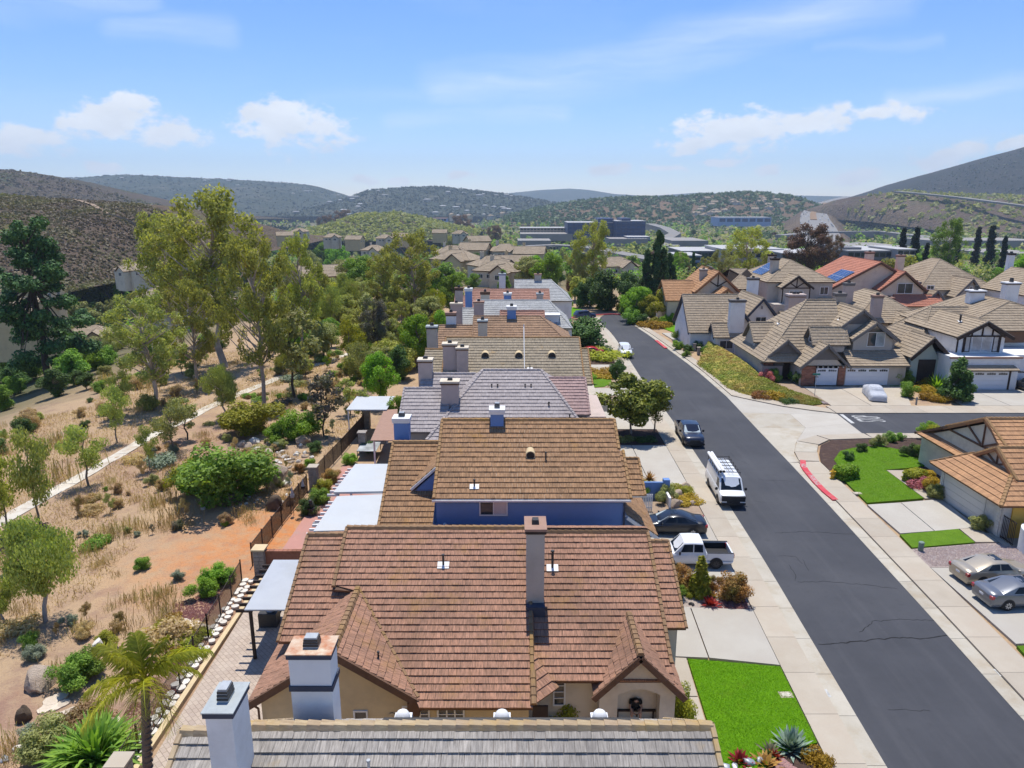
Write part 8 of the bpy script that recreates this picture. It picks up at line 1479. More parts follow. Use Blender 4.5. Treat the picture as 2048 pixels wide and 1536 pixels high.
# ---------------------------------------------------------------- valley trees
GV = 'valley trees'
for (k, u, vb, vt, wd, lf, lb) in [('brownuc1', 690, 475, 420, 1.0, None, 'dark brown eucalyptus grove left'), ('brownuc2', 735, 478, 425, .9, None, 'dark brown eucalyptus beside the left grove'), ('brownuc2', 655, 478, 430, .9, None, 'brown eucalyptus at the grove edge'), ('brownuc1', 925, 482, 430, 1.1, None, 'large brown eucalyptus in the valley'), ('brownuc2', 990, 490, 450, .9, None, 'smaller brown eucalyptus right of the large one'), ('broad1', 900, 503, 472, 1.1, 'yellow', 'round yellow green tree above the tan roofs'), ('broad2', 945, 500, 478, 1.0, 'green', 'green tree right of the yellow one'), ('broad1', 1065, 575, 510, .9, 'bright', 'bright green tree right of the white gabled house'), ('broad2', 1095, 585, 505, .9, 'bright', 'tall bright green tree beyond the row'), ('broad3', 1040, 570, 520, .9, 'bright', 'bright green tree behind the row end'), ('broad1', 1010, 550, 512, .9, 'green', 'green tree among the tan roofs'), ('euc1', 1185, 600, 443, .95, None, 'tall eucalyptus before the blue office'), ('euc2', 1150, 600, 500, .9, 'olive', 'grey olive tree left of the tall eucalyptus'), ('fir1', 1312, 615, 460, .75, None, 'tall dark conifer near the street bend'), ('fir2', 1290, 615, 500, .8, None, 'dark conifer left of the tallest one'), ('fir1', 1335, 610, 505, .8, None, 'dark conifer right of the tallest one'), ('dense1', 1210, 622, 540, 1.0, None, 'dark tree mass left of the conifers'), ('dense2', 1250, 622, 545, 1.0, None, 'dark tree mass below the conifers'), ('dense1', 1180, 615, 555, .9, None, 'dark tree behind the street end'), ('dense2', 1160, 615, 565, .9, None, 'dark tree left at the street end'), ('euc3', 1490, 590, 455, 1.2, None, 'spreading eucalyptus behind the tan house'), ('euc1', 1440, 600, 500, 1.0, 'olive', 'thin pale eucalyptus beside the half timbered house'), ('brownuc1', 1612, 565, 448, .95, None, 'reddish brown eucalyptus behind the solar house'), ('euc2', 1660, 560, 470, .9, 'eucbrown', 'brown tree right of the reddish eucalyptus'), ('euc1', 1888, 570, 438, .85, 'green', 'tall feathery tree among the cypresses'), ('cypress1', 1797, 548, 457, 1.3, None, 'leftmost of the dark italian cypresses'), ('cypress2', 1822, 552, 453, 1.3, None, 'tallest italian cypress of the left trio'), ('cypress1', 1845, 560, 486, 1.3, None, 'shorter italian cypress of the left trio'), ('cypress2', 1910, 545, 487, 1.3, None, 'cypress half hidden behind the feathery tree'), ('cypress1', 1946, 540, 455, 1.3, None, 'italian cypress left of the tallest right one'), ('cypress2', 1972, 548, 449, 1.3, None, 'tallest italian cypress at the right'), ('cypress1', 1999, 552, 473, 1.3, None, 'rightmost of the dark italian cypresses'), ('fir2', 1385, 555, 505, .8, None, 'conifer beside the grey commercial building'), ('broad1', 220, 600, 525, 1.15, 'yellow', 'large yellow green tree on the left'), ('broad2', 180, 610, 560, 1.0, 'yellow', 'yellow tree left of the large one'), ('fir1', 250, 625, 548, 1.2, 'green', 'green pointed tree below the yellow one'), ('fir2', 290, 628, 565, 1.2, 'green', 'second green pointed tree below the yellow one'), ('dense1', 195, 625, 585, 1.2, None, 'dark tree below the yellow tree'), ('broad3', 280, 545, 505, 1.0, 'bright', 'bright tree beside the blue white house'), ('broad1', 680, 565, 490, .8, 'bright', 'bright green tree right of the grey steep roof'), ('broad2', 650, 540, 485, .9, 'bright', 'bright green tree behind the grey steep roof'), ('broad3', 720, 600, 510, 1.0, 'green', 'soft grey green tree mass'), ('broad1', 620, 560, 500, .9, 'olive', 'olive tree right of the tallest eucalyptus')]:
 b = T(u, vb); px(k, u, vb, vt, lb, GV, wd, lf)
for i in range(305):
 u, v = rng.uniform(520, 2060) if i < 215 else rng.uniform(520, 1200), rng.uniform(470, 540) if rng.random() < .7 else rng.uniform(540, 610); b = T(u, v)
 if b.y < 165 or (b.x > 25 and b.y < 200): continue
 hh = rng.uniform(4, 11); plant(rng.choice(['broad1', 'broad2', 'broad3', 'dense1', 'dense2', 'euc2', 'willow1', 'fir1']), b - Vector((0, 0, .2)), hh, 'leafy tree among the others in the valley beyond the houses', 'leafy trees in the valley', None, rng.uniform(.9, 1.35), rng.choice(['green', 'olive', 'darkgreen', 'euc', 'green', 'bright', 'eucbrown']))
def wood(name, label, n_, mat, us, ys, seed):
 rs = np.random.RandomState(seed); q = []
 for i in range(n_):
  y = ys[0] * (ys[1] / ys[0]) ** rs.rand(); x = rs.uniform(*us) * y
  if abs(x - np.interp(y, [p.y for p in fw], [p.x for p in fw])) < 48 and y > 800: continue
  if noise.noise(Vector((x * .006 + seed, y * .004, 0))) < -.22: continue
  z = terr(x, y); s = rs.uniform(2.0, 5.2) * (1 + y / 4000); q.append(leaves(rs, (x, y, z + s * .7), (s, s, s * rs.uniform(.7, 1.5)), 24 if y < 900 else 11, s * (.42 if y < 900 else .65), shell=.7))
 tag(link(name, leafmesh(name, q, mat)), label, 'woodland', kind='stuff')
wood('woodland', 'dark green woodland filling the valley', 3400, L['darkgreen'], (-.75, .8), (560, 3300), 3); wood('woodland', 'olive scrub woodland filling the valley', 3400, L['olive'], (-.75, .8), (560, 2600), 4); wood('woodland', 'mid green trees sprinkled through the valley', 2400, L['green'], (-.6, .8), (520, 2400), 5)
def near_wood(label, n_, mat, seed):
 rs = np.random.RandomState(seed); q = []
 while len(q) < n_:
  y = 225 * (600 / 225) ** rs.rand(); x = rs.uniform(-.62, .8) * y
  if any(abs(x - a) < 11 and abs(y - b) < 10 for a, b in hs): continue
  z = terr(x, y); s = rs.uniform(1.5, 3.4); q.append(leaves(rs, (x, y, z + s), (s, s, s * rs.uniform(.8, 1.5)), 90, .62, shell=.45))
 tag(link('woodland', leafmesh('woodland', q, mat)), label, 'woodland', kind='stuff')
hs = [(o.location.x, o.location.y) for o in ROOT if o.name.startswith(('house', 'office_building')) and o.parent is None]
near_wood('bright green garden canopy around the valley houses', 320, L['green'], 21); near_wood('olive canopy between the valley houses', 380, L['olive'], 22); near_wood('dark green canopy between the valley houses', 260, L['darkgreen'], 23); near_wood('yellow green canopy between the valley houses', 150, L['yellow'], 24)
# ---------------------------------------------------------------- haze
mb = MB(); mb.box(-7700, 7700, -700, 8800, -95, 520);
hm = bpy.data.materials.new('haze_air'); hm.use_nodes = True; t = NT(hm.node_tree); t.n.clear(); o = t.new('ShaderNodeOutputMaterial'); pv = t.new('ShaderNodeVolumePrincipled'); pv.inputs['Color'].default_value = (.66, .83, 1.0, 1); pv.inputs['Density'].default_value = HAZE_D if 'HAZE_D' in globals() else 1.1e-4; pv.inputs['Anisotropy'].default_value = .25; t.l.new(pv.outputs[0], o.inputs['Volume'])
tag(mb.build('haze', hm), 'thin blue daylight haze over the valley', 'haze', kind='stuff')
# pale specks of the hillside towns
def town(label, grid, ymax, n_, s, seed, umin=-9e9, umax=9e9):
 rs = np.random.RandomState(seed); g = [p for p in grid if p[1] < ymax and umin < p[0] / p[1] < umax]; mb = MB()
 for i in range(n_):
  p = g[rs.randint(len(g))]; x, y, z = p[0] + rs.uniform(-40, 40), p[1] + rs.uniform(-30, 30), p[2]; a, b, h_ = s * rs.uniform(.6, 1.6), s * rs.uniform(.5, 1), s * rs.uniform(.3, .6); mb.box(x - a, x + a, y - b, y + b, z - 8, z + h_)
  mb.hexa([(x - a * 1.05, y - b * 1.05, z + h_), (x + a * 1.05, y - b * 1.05, z + h_), (x + a * 1.05, y + b * 1.05, z + h_), (x - a * 1.05, y + b * 1.05, z + h_), (x - a * .5, y - .1, z + h_ * 1.5), (x + a * .5, y - .1, z + h_ * 1.5), (x + a * .5, y + .1, z + h_ * 1.5), (x - a * .5, y + .1, z + h_ * 1.5)], 1)
 tag(mb.build('distant_town', [X['far_tan'], X['far_white']], fix=False), label, 'town', kind='stuff')
town('specks of far houses on the hazy mesa', hillC, 4230, 110, 9, 1); town('specks of far houses below the rounded hill', hillD, 3300, 40, 10, 2)
scatter('woodland', 'dark scrub dotting the hazy mesa', hillC, nC, 3500, 5, L['far'], 4230, 4); scatter('woodland', 'dark scrub dotting the rounded hill', hillD, nD, 3000, 5, L['far'], 3520, 6)
scatter('woodland', 'scrub on the dark left ridge', hillB, nB, 9000, 2.6, L['chap'], 1520, 5); scatter('woodland', 'scrub on the steep right mountain', hillH, nH, 5000, 3.5, L['far'], 2720, 5); scatter('woodland', 'scrub on the low brown knoll', hillK, nK, 2500, 3.0, L['olive'], 1180, 6)
# ---------------------------------------------------------------- iron fence, pillars, stones
def fence(label, P, h, step=.11, post=2.4, base=None):
 f = thing('iron_fence', label, 'fence', (P[0][0], P[0][1], 0)); pk = MB(); L_ = 0
 for a, b in zip(P[:-1], P[1:]):
  A, B = Vector((*a, 0)), Vector((*b, 0)); d = (B - A).normalized(); n = int((B - A).length / step)
  for i in range(n): p = A + d * (i + .5) * step; pk.box(p.x - .009, p.x + .009, p.y - .009, p.y + .009, .12, h - .06)
  k = max(1, round((B - A).length / post))
  for i in range(k + 1): p = A.lerp(B, i / k); m = MB(); m.box(p.x - .03, p.x + .03, p.y - .03, p.y + .03, -.4, h + .08); m.build('post', X['iron'], f)
  for z in (.12, h - .06): m = MB(); m.bar(A + Vector((0, 0, z)), B + Vector((0, 0, z)), .03, .035); m.build('rail', X['iron'], f)
 tag(pk.build('pickets', X['iron'], f, fix=False), kind='stuff'); return f
fence('dark wrought iron fence along the near patio', [(-15.9, 21), (-16.1, 28), (-16.5, 34), (-16.9, 40)], 1.45); fence('rusty dark iron fence beside the orange dirt', [(-16.95, 42), (-16.9, 48), (-16.7, 54)], 1.6, .075); fence('dark iron fence below the leaning tree', [(-16.55, 56), (-16.0, 63), (-15.5, 71)], 1.6, .075)
def pillar(label, x, y, h, cap='stucco_tan'):
 t = thing('stone_pillar', label, 'pillar', (x, y, 0)); m = MB(); m.box(x - .3, x + .3, y - .3, y + .3, -.3, h); m.build('core', X['mortar'], t); r = random.Random(int(x * 10 + y)); z = 0
 while z < h - .05:
  hh = min(.26, h - z); k = 0; c = r.uniform(.22, .4)
  for (a, b) in ((0, c), (c, .66)):
   for fc in range(4):
    m = MB(); lo, hi = -.33 + a + .01, -.33 + b - .01
    if fc == 0: m.box(x + lo, x + hi, y - .34, y - .3, z + .01, z + hh - .01)
    elif fc == 1: m.box(x + .3, x + .34, y + lo, y + hi, z + .01, z + hh - .01)
    elif fc == 2: m.box(x - .34, x - .3, y + lo, y + hi, z + .01, z + hh - .01)
    else: m.box(x + lo, x + hi, y + .3, y + .34, z + .01, z + hh - .01)
    m.build('stone', X['pillar_stone'], t)
  z += hh
 m = MB(); m.box(x - .42, x + .42, y - .42, y + .42, h, h + .1); m.build('cap', X[cap], t)
pillar('stone fence pillar with tan cap beside the grey patio cover', -16.0, 41.0, 1.75); pillar('stone fence pillar with pale cap beside the orange shrub', -16.4, 55.0, 1.9, 'concrete'); pillar('mossy stone pillar beside the red pergola', -14.2, 64.0, 1.9, 'pillar_stone'); pillar('stone pillar behind the palm trunk', -15.6, 23.6, 1.5, 'concrete'); pillar('dark stone pillar at the far fence end', -15.3, 71.6, 1.7, 'pillar_stone')
m = MB(); m.box(-15.8, -15.55, 21, 41, -.1, .22); tag(m.build('patio_curb', X['stucco_tan']), 'low tan curb between fence stones and patio', 'curb', kind='thing')
m = MB(); m.box(-16.0, -8.5, 41.0, 41.2, 0, 1.5); m.build('brick_wall', X['brick']); bw = bpy.data.objects['brick_wall']; tag(bw, 'low brick wall between the two patios', 'wall', kind='thing')
for k in range(26): mm = MB(); mm.box(-15.95 + k * .285, -15.68 + k * .285, 40.95, 41.25, 1.5, 1.6); mm.build('brick', X['brick'], bw)
def rock(name, label, loc, s, mat='stone', seed=0, group=None, cat='boulder', sub=3, amp=.3, cut=.5):
 bm = bmesh.new(); bmesh.ops.create_icosphere(bm, subdivisions=sub, radius=1.0); r = random.Random(seed); o = Vector((r.uniform(0, 50), r.uniform(0, 50), r.uniform(0, 50)))
 pl = [(Vector((r.uniform(-1, 1), r.uniform(-1, 1), r.uniform(-.2, 1))).normalized(), r.uniform(.55, .85)) for _ in range(7)]
 for v in bm.verts:
  n = v.co.normalized(); v.co = v.co * (1 + amp * noise.fractal(n * 1.3 + o, .9, 2, 4))
  for a, d in pl:
   k = v.co.dot(a)
   if k > d: v.co -= a * (k - d) * .9
  v.co = Vector((v.co.x * s[0], v.co.y * s[1], v.co.z * s[2]))
 me = bpy.data.meshes.new(name); bm.to_mesh(me); bm.free(); me.materials.append(X[mat]); me.polygons.foreach_set('use_smooth', [True] * len(me.polygons)); me.set_sharp_from_angle(angle=.6)
 o = link(name, me); o.location = loc; o.rotation_euler = (0, 0, r.uniform(0, 6)); return tag(o, label, cat, group)
GB = 'boulders on the slope'
def rpx(u, v, wpx, lab, mat='stone', hf=.75, seed=0, df=.8):
 b = T(u, v); zc = b.y * _c + (CAM_H - b.z) * _s; w_ = wpx * zc / FPX / 2; rock('boulder', lab, b + Vector((0, 0, w_ * hf * .45)), (w_, w_ * df, w_ * hf), mat, seed, GB)
for i, a in enumerate([(558, 962, 58, 'largest rounded boulder above the orange dirt', 'stone', .95), (552, 1018, 34, 'dark spotted boulder standing on the orange dirt', 'stone_dark', 1.25), (462, 998, 46, 'grey boulder at the foot of the green shrub', 'stone', .7), (575, 970, 24, 'pale split boulder below the largest one', 'stone_white', .7), (407, 1018, 16, 'small round pale boulder beside the dry reeds', 'stone_white', .8), (605, 885, 42, 'grey boulder beside the bright green shrub', 'stone', .6), (580, 1010, 22, 'flat dark stone beside the spotted boulder', 'stone_dark', .6), (505, 940, 34, 'boulder beside the big green shrub', 'stone', .7), (518, 905, 26, 'pale boulder in the rock pile', 'stone_white', .8), (498, 895, 24, 'left pale boulder of the rock pile', 'stone', .7), (485, 892, 22, 'leftmost boulder of the rock pile', 'stone', .7), (510, 885, 24, 'top boulder of the rock pile', 'stone_white', .7), (535, 912, 26, 'right boulder of the rock pile', 'stone', .8), (525, 925, 20, 'lower boulder of the rock pile', 'stone', .8), (85, 1368, 78, 'big pale boulder at the lower left', 'stone', .75), (50, 1440, 30, 'dark upright rock at the lower left', 'stone_dark', 1.6), (197, 1302, 28, 'pale weathered log like rock left of the palm', 'stone_white', 1.5), (35, 1500, 26, 'pale stone at the bottom left edge', 'stone_white', .6), (10, 1520, 20, 'blue grey stone at the bottom left corner', 'metal_grey', .6)]): rpx(*a, seed=i + 3)
for i in range(46):
 u, v = rng.gauss(565, 30), rng.gauss(912, 14); rpx(u, v, rng.uniform(6, 15), 'small pale stone scattered around the boulders', rng.choice(['stone', 'stone_white', 'stone']), .6, 100 + i)
for i in range(30): u, v = rng.uniform(440, 600), rng.uniform(985, 1010); rpx(u, v, rng.uniform(4, 10), 'small stone on the dirt below the boulders', rng.choice(['stone', 'stone_white']), .6, 200 + i)
def flat(name, label, group, x, y, r_, mat, seed, z=.06, th=.12, cat='stone', sx=1.0):
 q = random.Random(seed); n = 9; m = MB(); m.prism([(x + r_ * sx * q.uniform(.8, 1.1) * math.cos(6.283 * i / n), y + r_ * q.uniform(.8, 1.1) * math.sin(6.283 * i / n), z - th) for i in range(n)], (0, 0, th)); return tag(m.build(name, X[mat]), label, cat, group)
y = 22.5; i = 0
while y < 40:
 for dx in (-.2, -.62): flat('stepping_stone', 'pale round stone in the double row inside the iron fence', 'pale stones inside the fence', -15.75 - .006 * (y - 21) * 2 + dx * .9 + rng.uniform(-.05, .05) - .04 * (y - 22) / 2 * .5, y + rng.uniform(-.1, .1) + (.25 if dx < -.4 else 0), rng.uniform(.17, .25), 'stone_white', i, .12); i += 1
 y += .56
for k, (u, v) in enumerate([(340, 1245), (352, 1243), (365, 1245), (378, 1248), (390, 1250), (402, 1255), (345, 1255), (412, 1258), (120, 1395), (105, 1402), (128, 1408), (98, 1412), (112, 1415), (90, 1420), (130, 1430), (145, 1425), (160, 1432), (175, 1428), (118, 1435), (150, 1442), (185, 1440), (200, 1435), (168, 1448), (210, 1448), (228, 1445), (410, 1160), (420, 1155)]): b = T(u, v); flat('flagstone', 'irregular pale flagstone in the dry garden', 'flagstones in the dry garden', b.x, b.y, rng.uniform(.28, .42), 'flagstone', 50 + k, b.z + .07)
b = T(365, 1262); t = thing('tree_stump', 'round cut tree stump beside the flagstones', 'stump', b); m = MB(); m.tube([b - Vector((0, 0, .2)), b + Vector((0, 0, .42))], [.3, .26], 14); m.build('bark', X['bark_dark'], t); m = MB(); m.cyl(b + Vector((0, 0, .42)), b + Vector((0, 0, .44)), .25, n=14); m.build('cut_face', X['flagstone'], t)
for (u, v, lb) in [(609, 985, 'dark cone topped bird feeder on a pole by the fence'), (588, 1003, 'grey cone topped bird feeder left of the other')]:
 b = T(u, v + 28); t = thing('bird_feeder', lb, 'bird feeder', b); m = MB(); m.cyl(b, b + Vector((0, 0, 1.5)), .02); m.build('pole', X['metal_dark'], t); m = MB(); m.box(b.x - .13, b.x + .13, b.y - .13, b.y + .13, b.z + 1.5, b.z + 1.72); m.build('tray', X['timber'] if u > 600 else X['metal_grey'], t); m = MB(); m.cyl(b + Vector((0, 0, 1.72)), b + Vector((0, 0, 2.4)), .14, .005, 8); m.build('cone_roof', X['metal_grey'], t)
b = G(635, 1042, .9); t = thing('stone_bowl', 'grey stone bowl on a pedestal inside the fence', 'bowl', (b.x, b.y, .08)); m = MB(); m.lathe([(.16, .08), (.13, .3), (.16, .5), (.36, .75), (.34, .78), (.15, .62)], 14, (b.x, b.y, 0)); m.build('bowl', X['metal_grey'], t, smooth=True)
b = G(622, 1010, .9); t = thing('garden_statue', 'dark frog like garden statue on the stone bowl planter', 'statue', (b.x, b.y, .08)); m = MB(); m.lathe([(.3, .08), (.25, .4), (.3, .7), (.1, .72)], 12, (b.x, b.y, 0)); m.sph((b.x, b.y, .95), (.22, .2, .26), 10, 8); m.sph((b.x, b.y - .1, 1.25), (.14, .14, .13), 10, 8); m.build('figure', X['metal_dark'], t, smooth=True)
# patio furniture under the grey cover
b = G(540, 1248, .08); t = thing('grill', 'dark covered grill with a blue cloth under the patio cover', 'grill', (b.x, b.y, .08)); m = MB(); m.box(b.x - .5, b.x + .5, b.y - .35, b.y + .35, .08, .9); m.build('cabinet', X['metal_dark'], t); m = MB(); m.sph((b.x + .1, b.y, .98), (.25, .2, .16), 10, 6); m.build('cloth', X['far_blue'], t, smooth=True)
b = G(1010, 1050, 4.6); t = thing('patio_table', 'dark table on the balcony before the blue wall', 'table', (-3.2, 38.4, 4.0)); m = MB(); m.box(-4.0, -2.3, 37.7, 38.6, 4.5, 4.56); m.build('top', X['timber'], t)
for a in (-3.9, -2.45): m = MB(); m.box(a, a + .07, 38.1, 38.17, 3.4, 4.5); m.build('leg', X['timber'], t)
# ---------------------------------------------------------------- street furniture
hx = G(1664, 957, .11); t = thing('fire_hydrant', 'yellow fire hydrant in front of the clipped hedge', 'hydrant', hx)
m = MB(); m.lathe([(.2, .0), (.2, .06), (.13, .08), (.13, .56), (.17, .58), (.17, .63), (.14, .68), (.08, .8), (.03, .88)], 14, tuple(hx)); X['hyd'] = M('hydrant_yellow', (.62, .38, .03), (.52, .3, .02), 5, .5, dirt=(.4, .25, .05)); m.build('barrel', X['hyd'], t, smooth=.6)
for s in (-1, 1): m = MB(); m.cyl(hx + Vector((s * .1, 0, .42)), hx + Vector((s * .24, 0, .42)), .07, n=10); m.build('nozzle', X['hyd'], t, smooth=True)
m = MB(); m.cyl(hx + Vector((0, -.1, .36)), hx + Vector((0, -.24, .36)), .09, n=10); m.build('nozzle', X['hyd'], t, smooth=True); m = MB(); m.box(hx.x - .25, hx.x + .25, hx.y - .12, hx.y + .12, hx.z + .6, hx.z + .66); m.build('bonnet_flange', X['hyd'], t)
X['ped'] = M('pedestal_green', (.20, .27, .22), None, 4, .7)
for (u, v, lb, r_, h_) in [(1841, 1101, 'squat green utility pedestal in the gravel', .17, .6), (1832, 810, 'thin tan bollard beside the golden shrubs', .1, .9)]:
 b = G(u, v, .08); t = thing('utility_pedestal', lb, 'utility pedestal', b); m = MB(); m.lathe([(r_, 0), (r_, h_ - .1), (r_ * 1.08, h_ - .1), (r_ * 1.08, h_), (r_ * .8, h_ + .05)], 14, tuple(b)); m.build('body', X['ped'] if r_ > .12 else X['pillar_stone'], t, smooth=.6); m = MB(); m.box(b.x - r_ * .4, b.x + r_ * .4, b.y - r_ - .012, b.y - r_ + .02, b.z + .2, b.z + .4); m.build('access_panel', X['ped'], t)
for (u, v, lb) in [(1572, 1389, 'pale meter box lid set in the bright lawn edge'), (1715, 986, 'pale meter box lid set in the curved lawn'), (1850, 950, 'pale flat stone before the golden hedge')]: b = G(u, v, .13); mb = MB(); mb.box(b.x - .32, b.x + .32, b.y - .22, b.y + .22, 0, .13); o = mb.build('meter_box', X['concrete']); tag(o, lb, 'meter box'); mb = MB(); mb.box(b.x - .22, b.x + .22, b.y - .13, b.y + .13, .13, .142); mb.build('lid', X['path_conc'], o)
b = G(1629, 792, .08); t = thing('street_sign', 'green street name sign on a slim pole at the corner', 'street sign', b); m = MB(); m.cyl(b, b + Vector((0, 0, 2.7)), .035); m.build('pole', X['metal_grey'], t); X['signg'] = M('sign_green', (.02, .22, .16), None, 3, .5); m = MB(); m.box(b.x - .5, b.x + .42, b.y - .02, b.y + .02, 2.7, 2.92); m.build('name_plate', X['signg'], t); m = MB(); m.box(b.x - .02, b.x + .02, b.y - .45, b.y + .45, 2.48, 2.68); m.build('name_plate', X['metal_grey'], t)
b = G(1408, 664, .05); t = thing('street_sign', 'second small green street sign near the half timbered house', 'street sign', b); m = MB(); m.cyl(b, b + Vector((0, 0, 2.8)), .04); m.build('pole', X['metal_grey'], t); m = MB(); m.box(b.x - .6, b.x + .6, b.y - .02, b.y + .02, 2.7, 2.95); m.build('name_plate', X['signg'], t)
b = G(1177, 655, .05); t = thing('street_lamp', 'slim dark street lamp post at the bend', 'street lamp', b); m = MB(); m.tube([b, b + Vector((0, 0, 4.6))], [.07, .05], 8); m.build('post', X['metal_dark'], t); m = MB(); m.lathe([(.05, 0), (.16, .1), (.16, .35), (.05, .45)], 10, (b.x, b.y, b.z + 4.6)); m.build('lantern', X['metal_dark'], t, smooth=True)
for k in range(6): b = G(1352 + k * 9, 668 + k * 8, .1); t = thing('garden_post', 'short grey garden post beside the small white house', 'post', b, group='garden posts'); m = MB(); m.box(b.x - .22, b.x + .22, b.y - .22, b.y + .22, 0, 1.1); m.build('shaft', X['pillar_stone'], t); m = MB(); m.box(b.x - .28, b.x + .28, b.y - .28, b.y + .28, 1.1, 1.2); m.build('cap', X['concrete'], t)
# storm drain lid, address paint marks, red kerb
def text_mesh(body, size, mat, parent, M4, name='lettering', ext=.0):
 c = bpy.data.curves.new(name, 'FONT'); c.body = body; c.size = size; c.align_x = 'CENTER'; c.align_y = 'CENTER'; c.extrude = ext; o = bpy.data.objects.new(name, c); ROOT.link(o); bpy.context.view_layer.update(); me = bpy.data.meshes.new_from_object(o.evaluated_get(bpy.context.evaluated_depsgraph_get())); bpy.data.objects.remove(o); me.materials.clear(); me.materials.append(mat); return link(name, me, parent, M4)
cx = Vector((39.3, 74.6, .012)); Mt = Matrix(((0, -2.7, 0, cx.x), (.62, 0, 0, cx.y), (0, 0, 1, cx.z), (0, 0, 0, 1)))
text_mesh('STOP', 1.55, X['white_line'], xst, Mt, 'stop_lettering')
m = MB(); m.add([(36.45, 72.9, .014), (36.85, 72.9, .014), (37.1, 76.3, .014), (36.7, 76.3, .014)], [(0, 1, 2, 3)]); m.build('stop_line', X['white_line'], xst, fix=False)
rk = MB(); rp = [G(1606, 920, .125), G(1606, 930, .125), G(1612, 940, .125), G(1630, 962, .125), G(1650, 982, .125), G(1671, 999, .125)];
t = thing('red_curb', 'red painted curb strip with white lettering near the hydrant', 'curb', rp[3]); Lf, Rt_ = [], []
for i, p in enumerate(rp): d = (rp[min(i + 1, 5)] - rp[max(i - 1, 0)]).normalized(); n = Vector((d.y, -d.x, 0)); Lf.append(p - n * .24); Rt_.append(p + n * .24)
for i in range(5): rk.hexa([q - Vector((0, 0, .15)) for q in (Lf[i], Rt_[i], Rt_[i + 1], Lf[i + 1])] + [Lf[i], Rt_[i], Rt_[i + 1], Lf[i + 1]])
rk.build('painted_curb', X['red_paint'], t)
for (a, b, s) in (('NO', .22, .62), ('PARKING', .58, .55)):
 k = b * 5; i = int(k); p = rp[i].lerp(rp[i + 1], k - i); d = (rp[i + 1] - rp[i]).normalized(); up = Vector((-d.y, d.x, 0)); Mt = Matrix(((d.x, up.x, 0, p.x), (d.y, up.y, 0, p.y), (0, 0, 1, p.z + .006), (0, 0, 0, 1))); text_mesh(a, s, X['white_line'], t, Mt)
p0, p1 = G(1312, 680, .125), G(1332, 696, .125); m = MB(); m.hexa([(p0.x - .25, p0.y, 0), (p0.x + .25, p0.y, 0), (p1.x + .25, p1.y, 0), (p1.x - .25, p1.y, 0), (p0.x - .25, p0.y, .125), (p0.x + .25, p0.y, .125), (p1.x + .25, p1.y, .125), (p1.x - .25, p1.y, .125)]); tag(m.build('red_curb', X['red_paint']), 'short red curb strip before the small white house', 'curb', kind='thing')
m = MB(); q = [G(u, v, .135) for u, v in ((1135, 637), (1180, 630), (1225, 628), (1258, 630))]
for a, b in zip(q[:-1], q[1:]): m.bar(a, b, .35, .14)
tag(m.build('red_curb', X['red_paint']), 'faded red curb round the street bend', 'curb', kind='thing')
for (u, v) in [(1653, 1386), (1998, 1345), (1678, 1003)]:
 b = G(u, v, .02); m = MB(); m.box(b.x - .12, b.x + .12, b.y - .28, b.y + .28, .0, .018); o = tag(m.build('address_mark', X['white_line']), 'white painted house number patch on the gutter', 'address mark', 'painted address patches')
# rock bed beside the lawn, gravel stones, edging
for i in range(34):
 a = rng.random(); p = Vector((8.8 + a * 3.2, 24.05 + a * .9 + .35 * math.sin(a * 5), .12)); rock('edging_stone', 'small tan stone edging the bright lawn', p, (.09, .09, .07), 'stone_white', 300 + i, 'edging stones of the bright lawn', 'stone', 1)
for i, (u, v, r_) in enumerate([(1498, 1524, .28), (1450, 1534, .3), (1470, 1533, .2), (1520, 1520, .18)]): p = G(u, v, .15); rock('river_rock', 'smooth grey river rock at the lawn corner' if i else 'largest smooth grey river rock at the lawn corner', p, (r_, r_ * .8, r_ * .6), 'metal_grey', 400 + i, 'river rocks', 'rock', 3, .06)
for i, (u, v, r_, lb) in enumerate([(1348, 1008, .7, 'pink grey rock beside the blue gate'), (1357, 985, .45, 'reddish rock below the yellow succulent'), (1370, 970, .4, 'reddish rock at the bed top'), (1385, 1005, .3, 'small rock beside the golden cover')]): rock('garden_rock', lb, G(u, v, .2), (r_, r_ * .8, r_ * .7), 'stone', 420 + i, None, 'rock')
for (u, v) in ((1362, 1205), (1383, 1208)): rock('garden_rock', 'small dark rock on the pale gravel', G(u, v, .12), (.2, .16, .13), 'metal_dark', int(u), 'dark rocks on gravel', 'rock')
def gravel(name, label, poly, n_, mat, z, s, seed):
 rs = np.random.RandomState(seed); xs = [p[0] for p in poly]; ys = [p[1] for p in poly]; V_, F_ = [], []
 def inside(x, y):
  c = False; j = len(poly) - 1
  for i in range(len(poly)):
   if (ys[i] > y) != (ys[j] > y) and x < (xs[j] - xs[i]) * (y - ys[i]) / (ys[j] - ys[i]) + xs[i]: c = not c
   j = i
  return c
 k = 0
 while k < n_:
  x, y = rs.uniform(min(xs), max(xs)), rs.uniform(min(ys), max(ys))
  if not inside(x, y): continue
  r_ = s * rs.uniform(.6, 1.4); a = rs.rand() * 6; b = len(V_); V_ += [(x + r_ * math.cos(a + q * 1.571) * (1.2 if q % 2 else .8), y + r_ * math.sin(a + q * 1.571) * (1.2 if q % 2 else .8), z) for q in range(4)] + [(x, y, z + r_ * .8)]; F_ += [(b, b + 1, b + 4), (b + 1, b + 2, b + 4), (b + 2, b + 3, b + 4), (b + 3, b, b + 4)]; k += 1
 tag(link(name, npmesh(name, V_, F_, [mat])), label, 'gravel', kind='stuff')
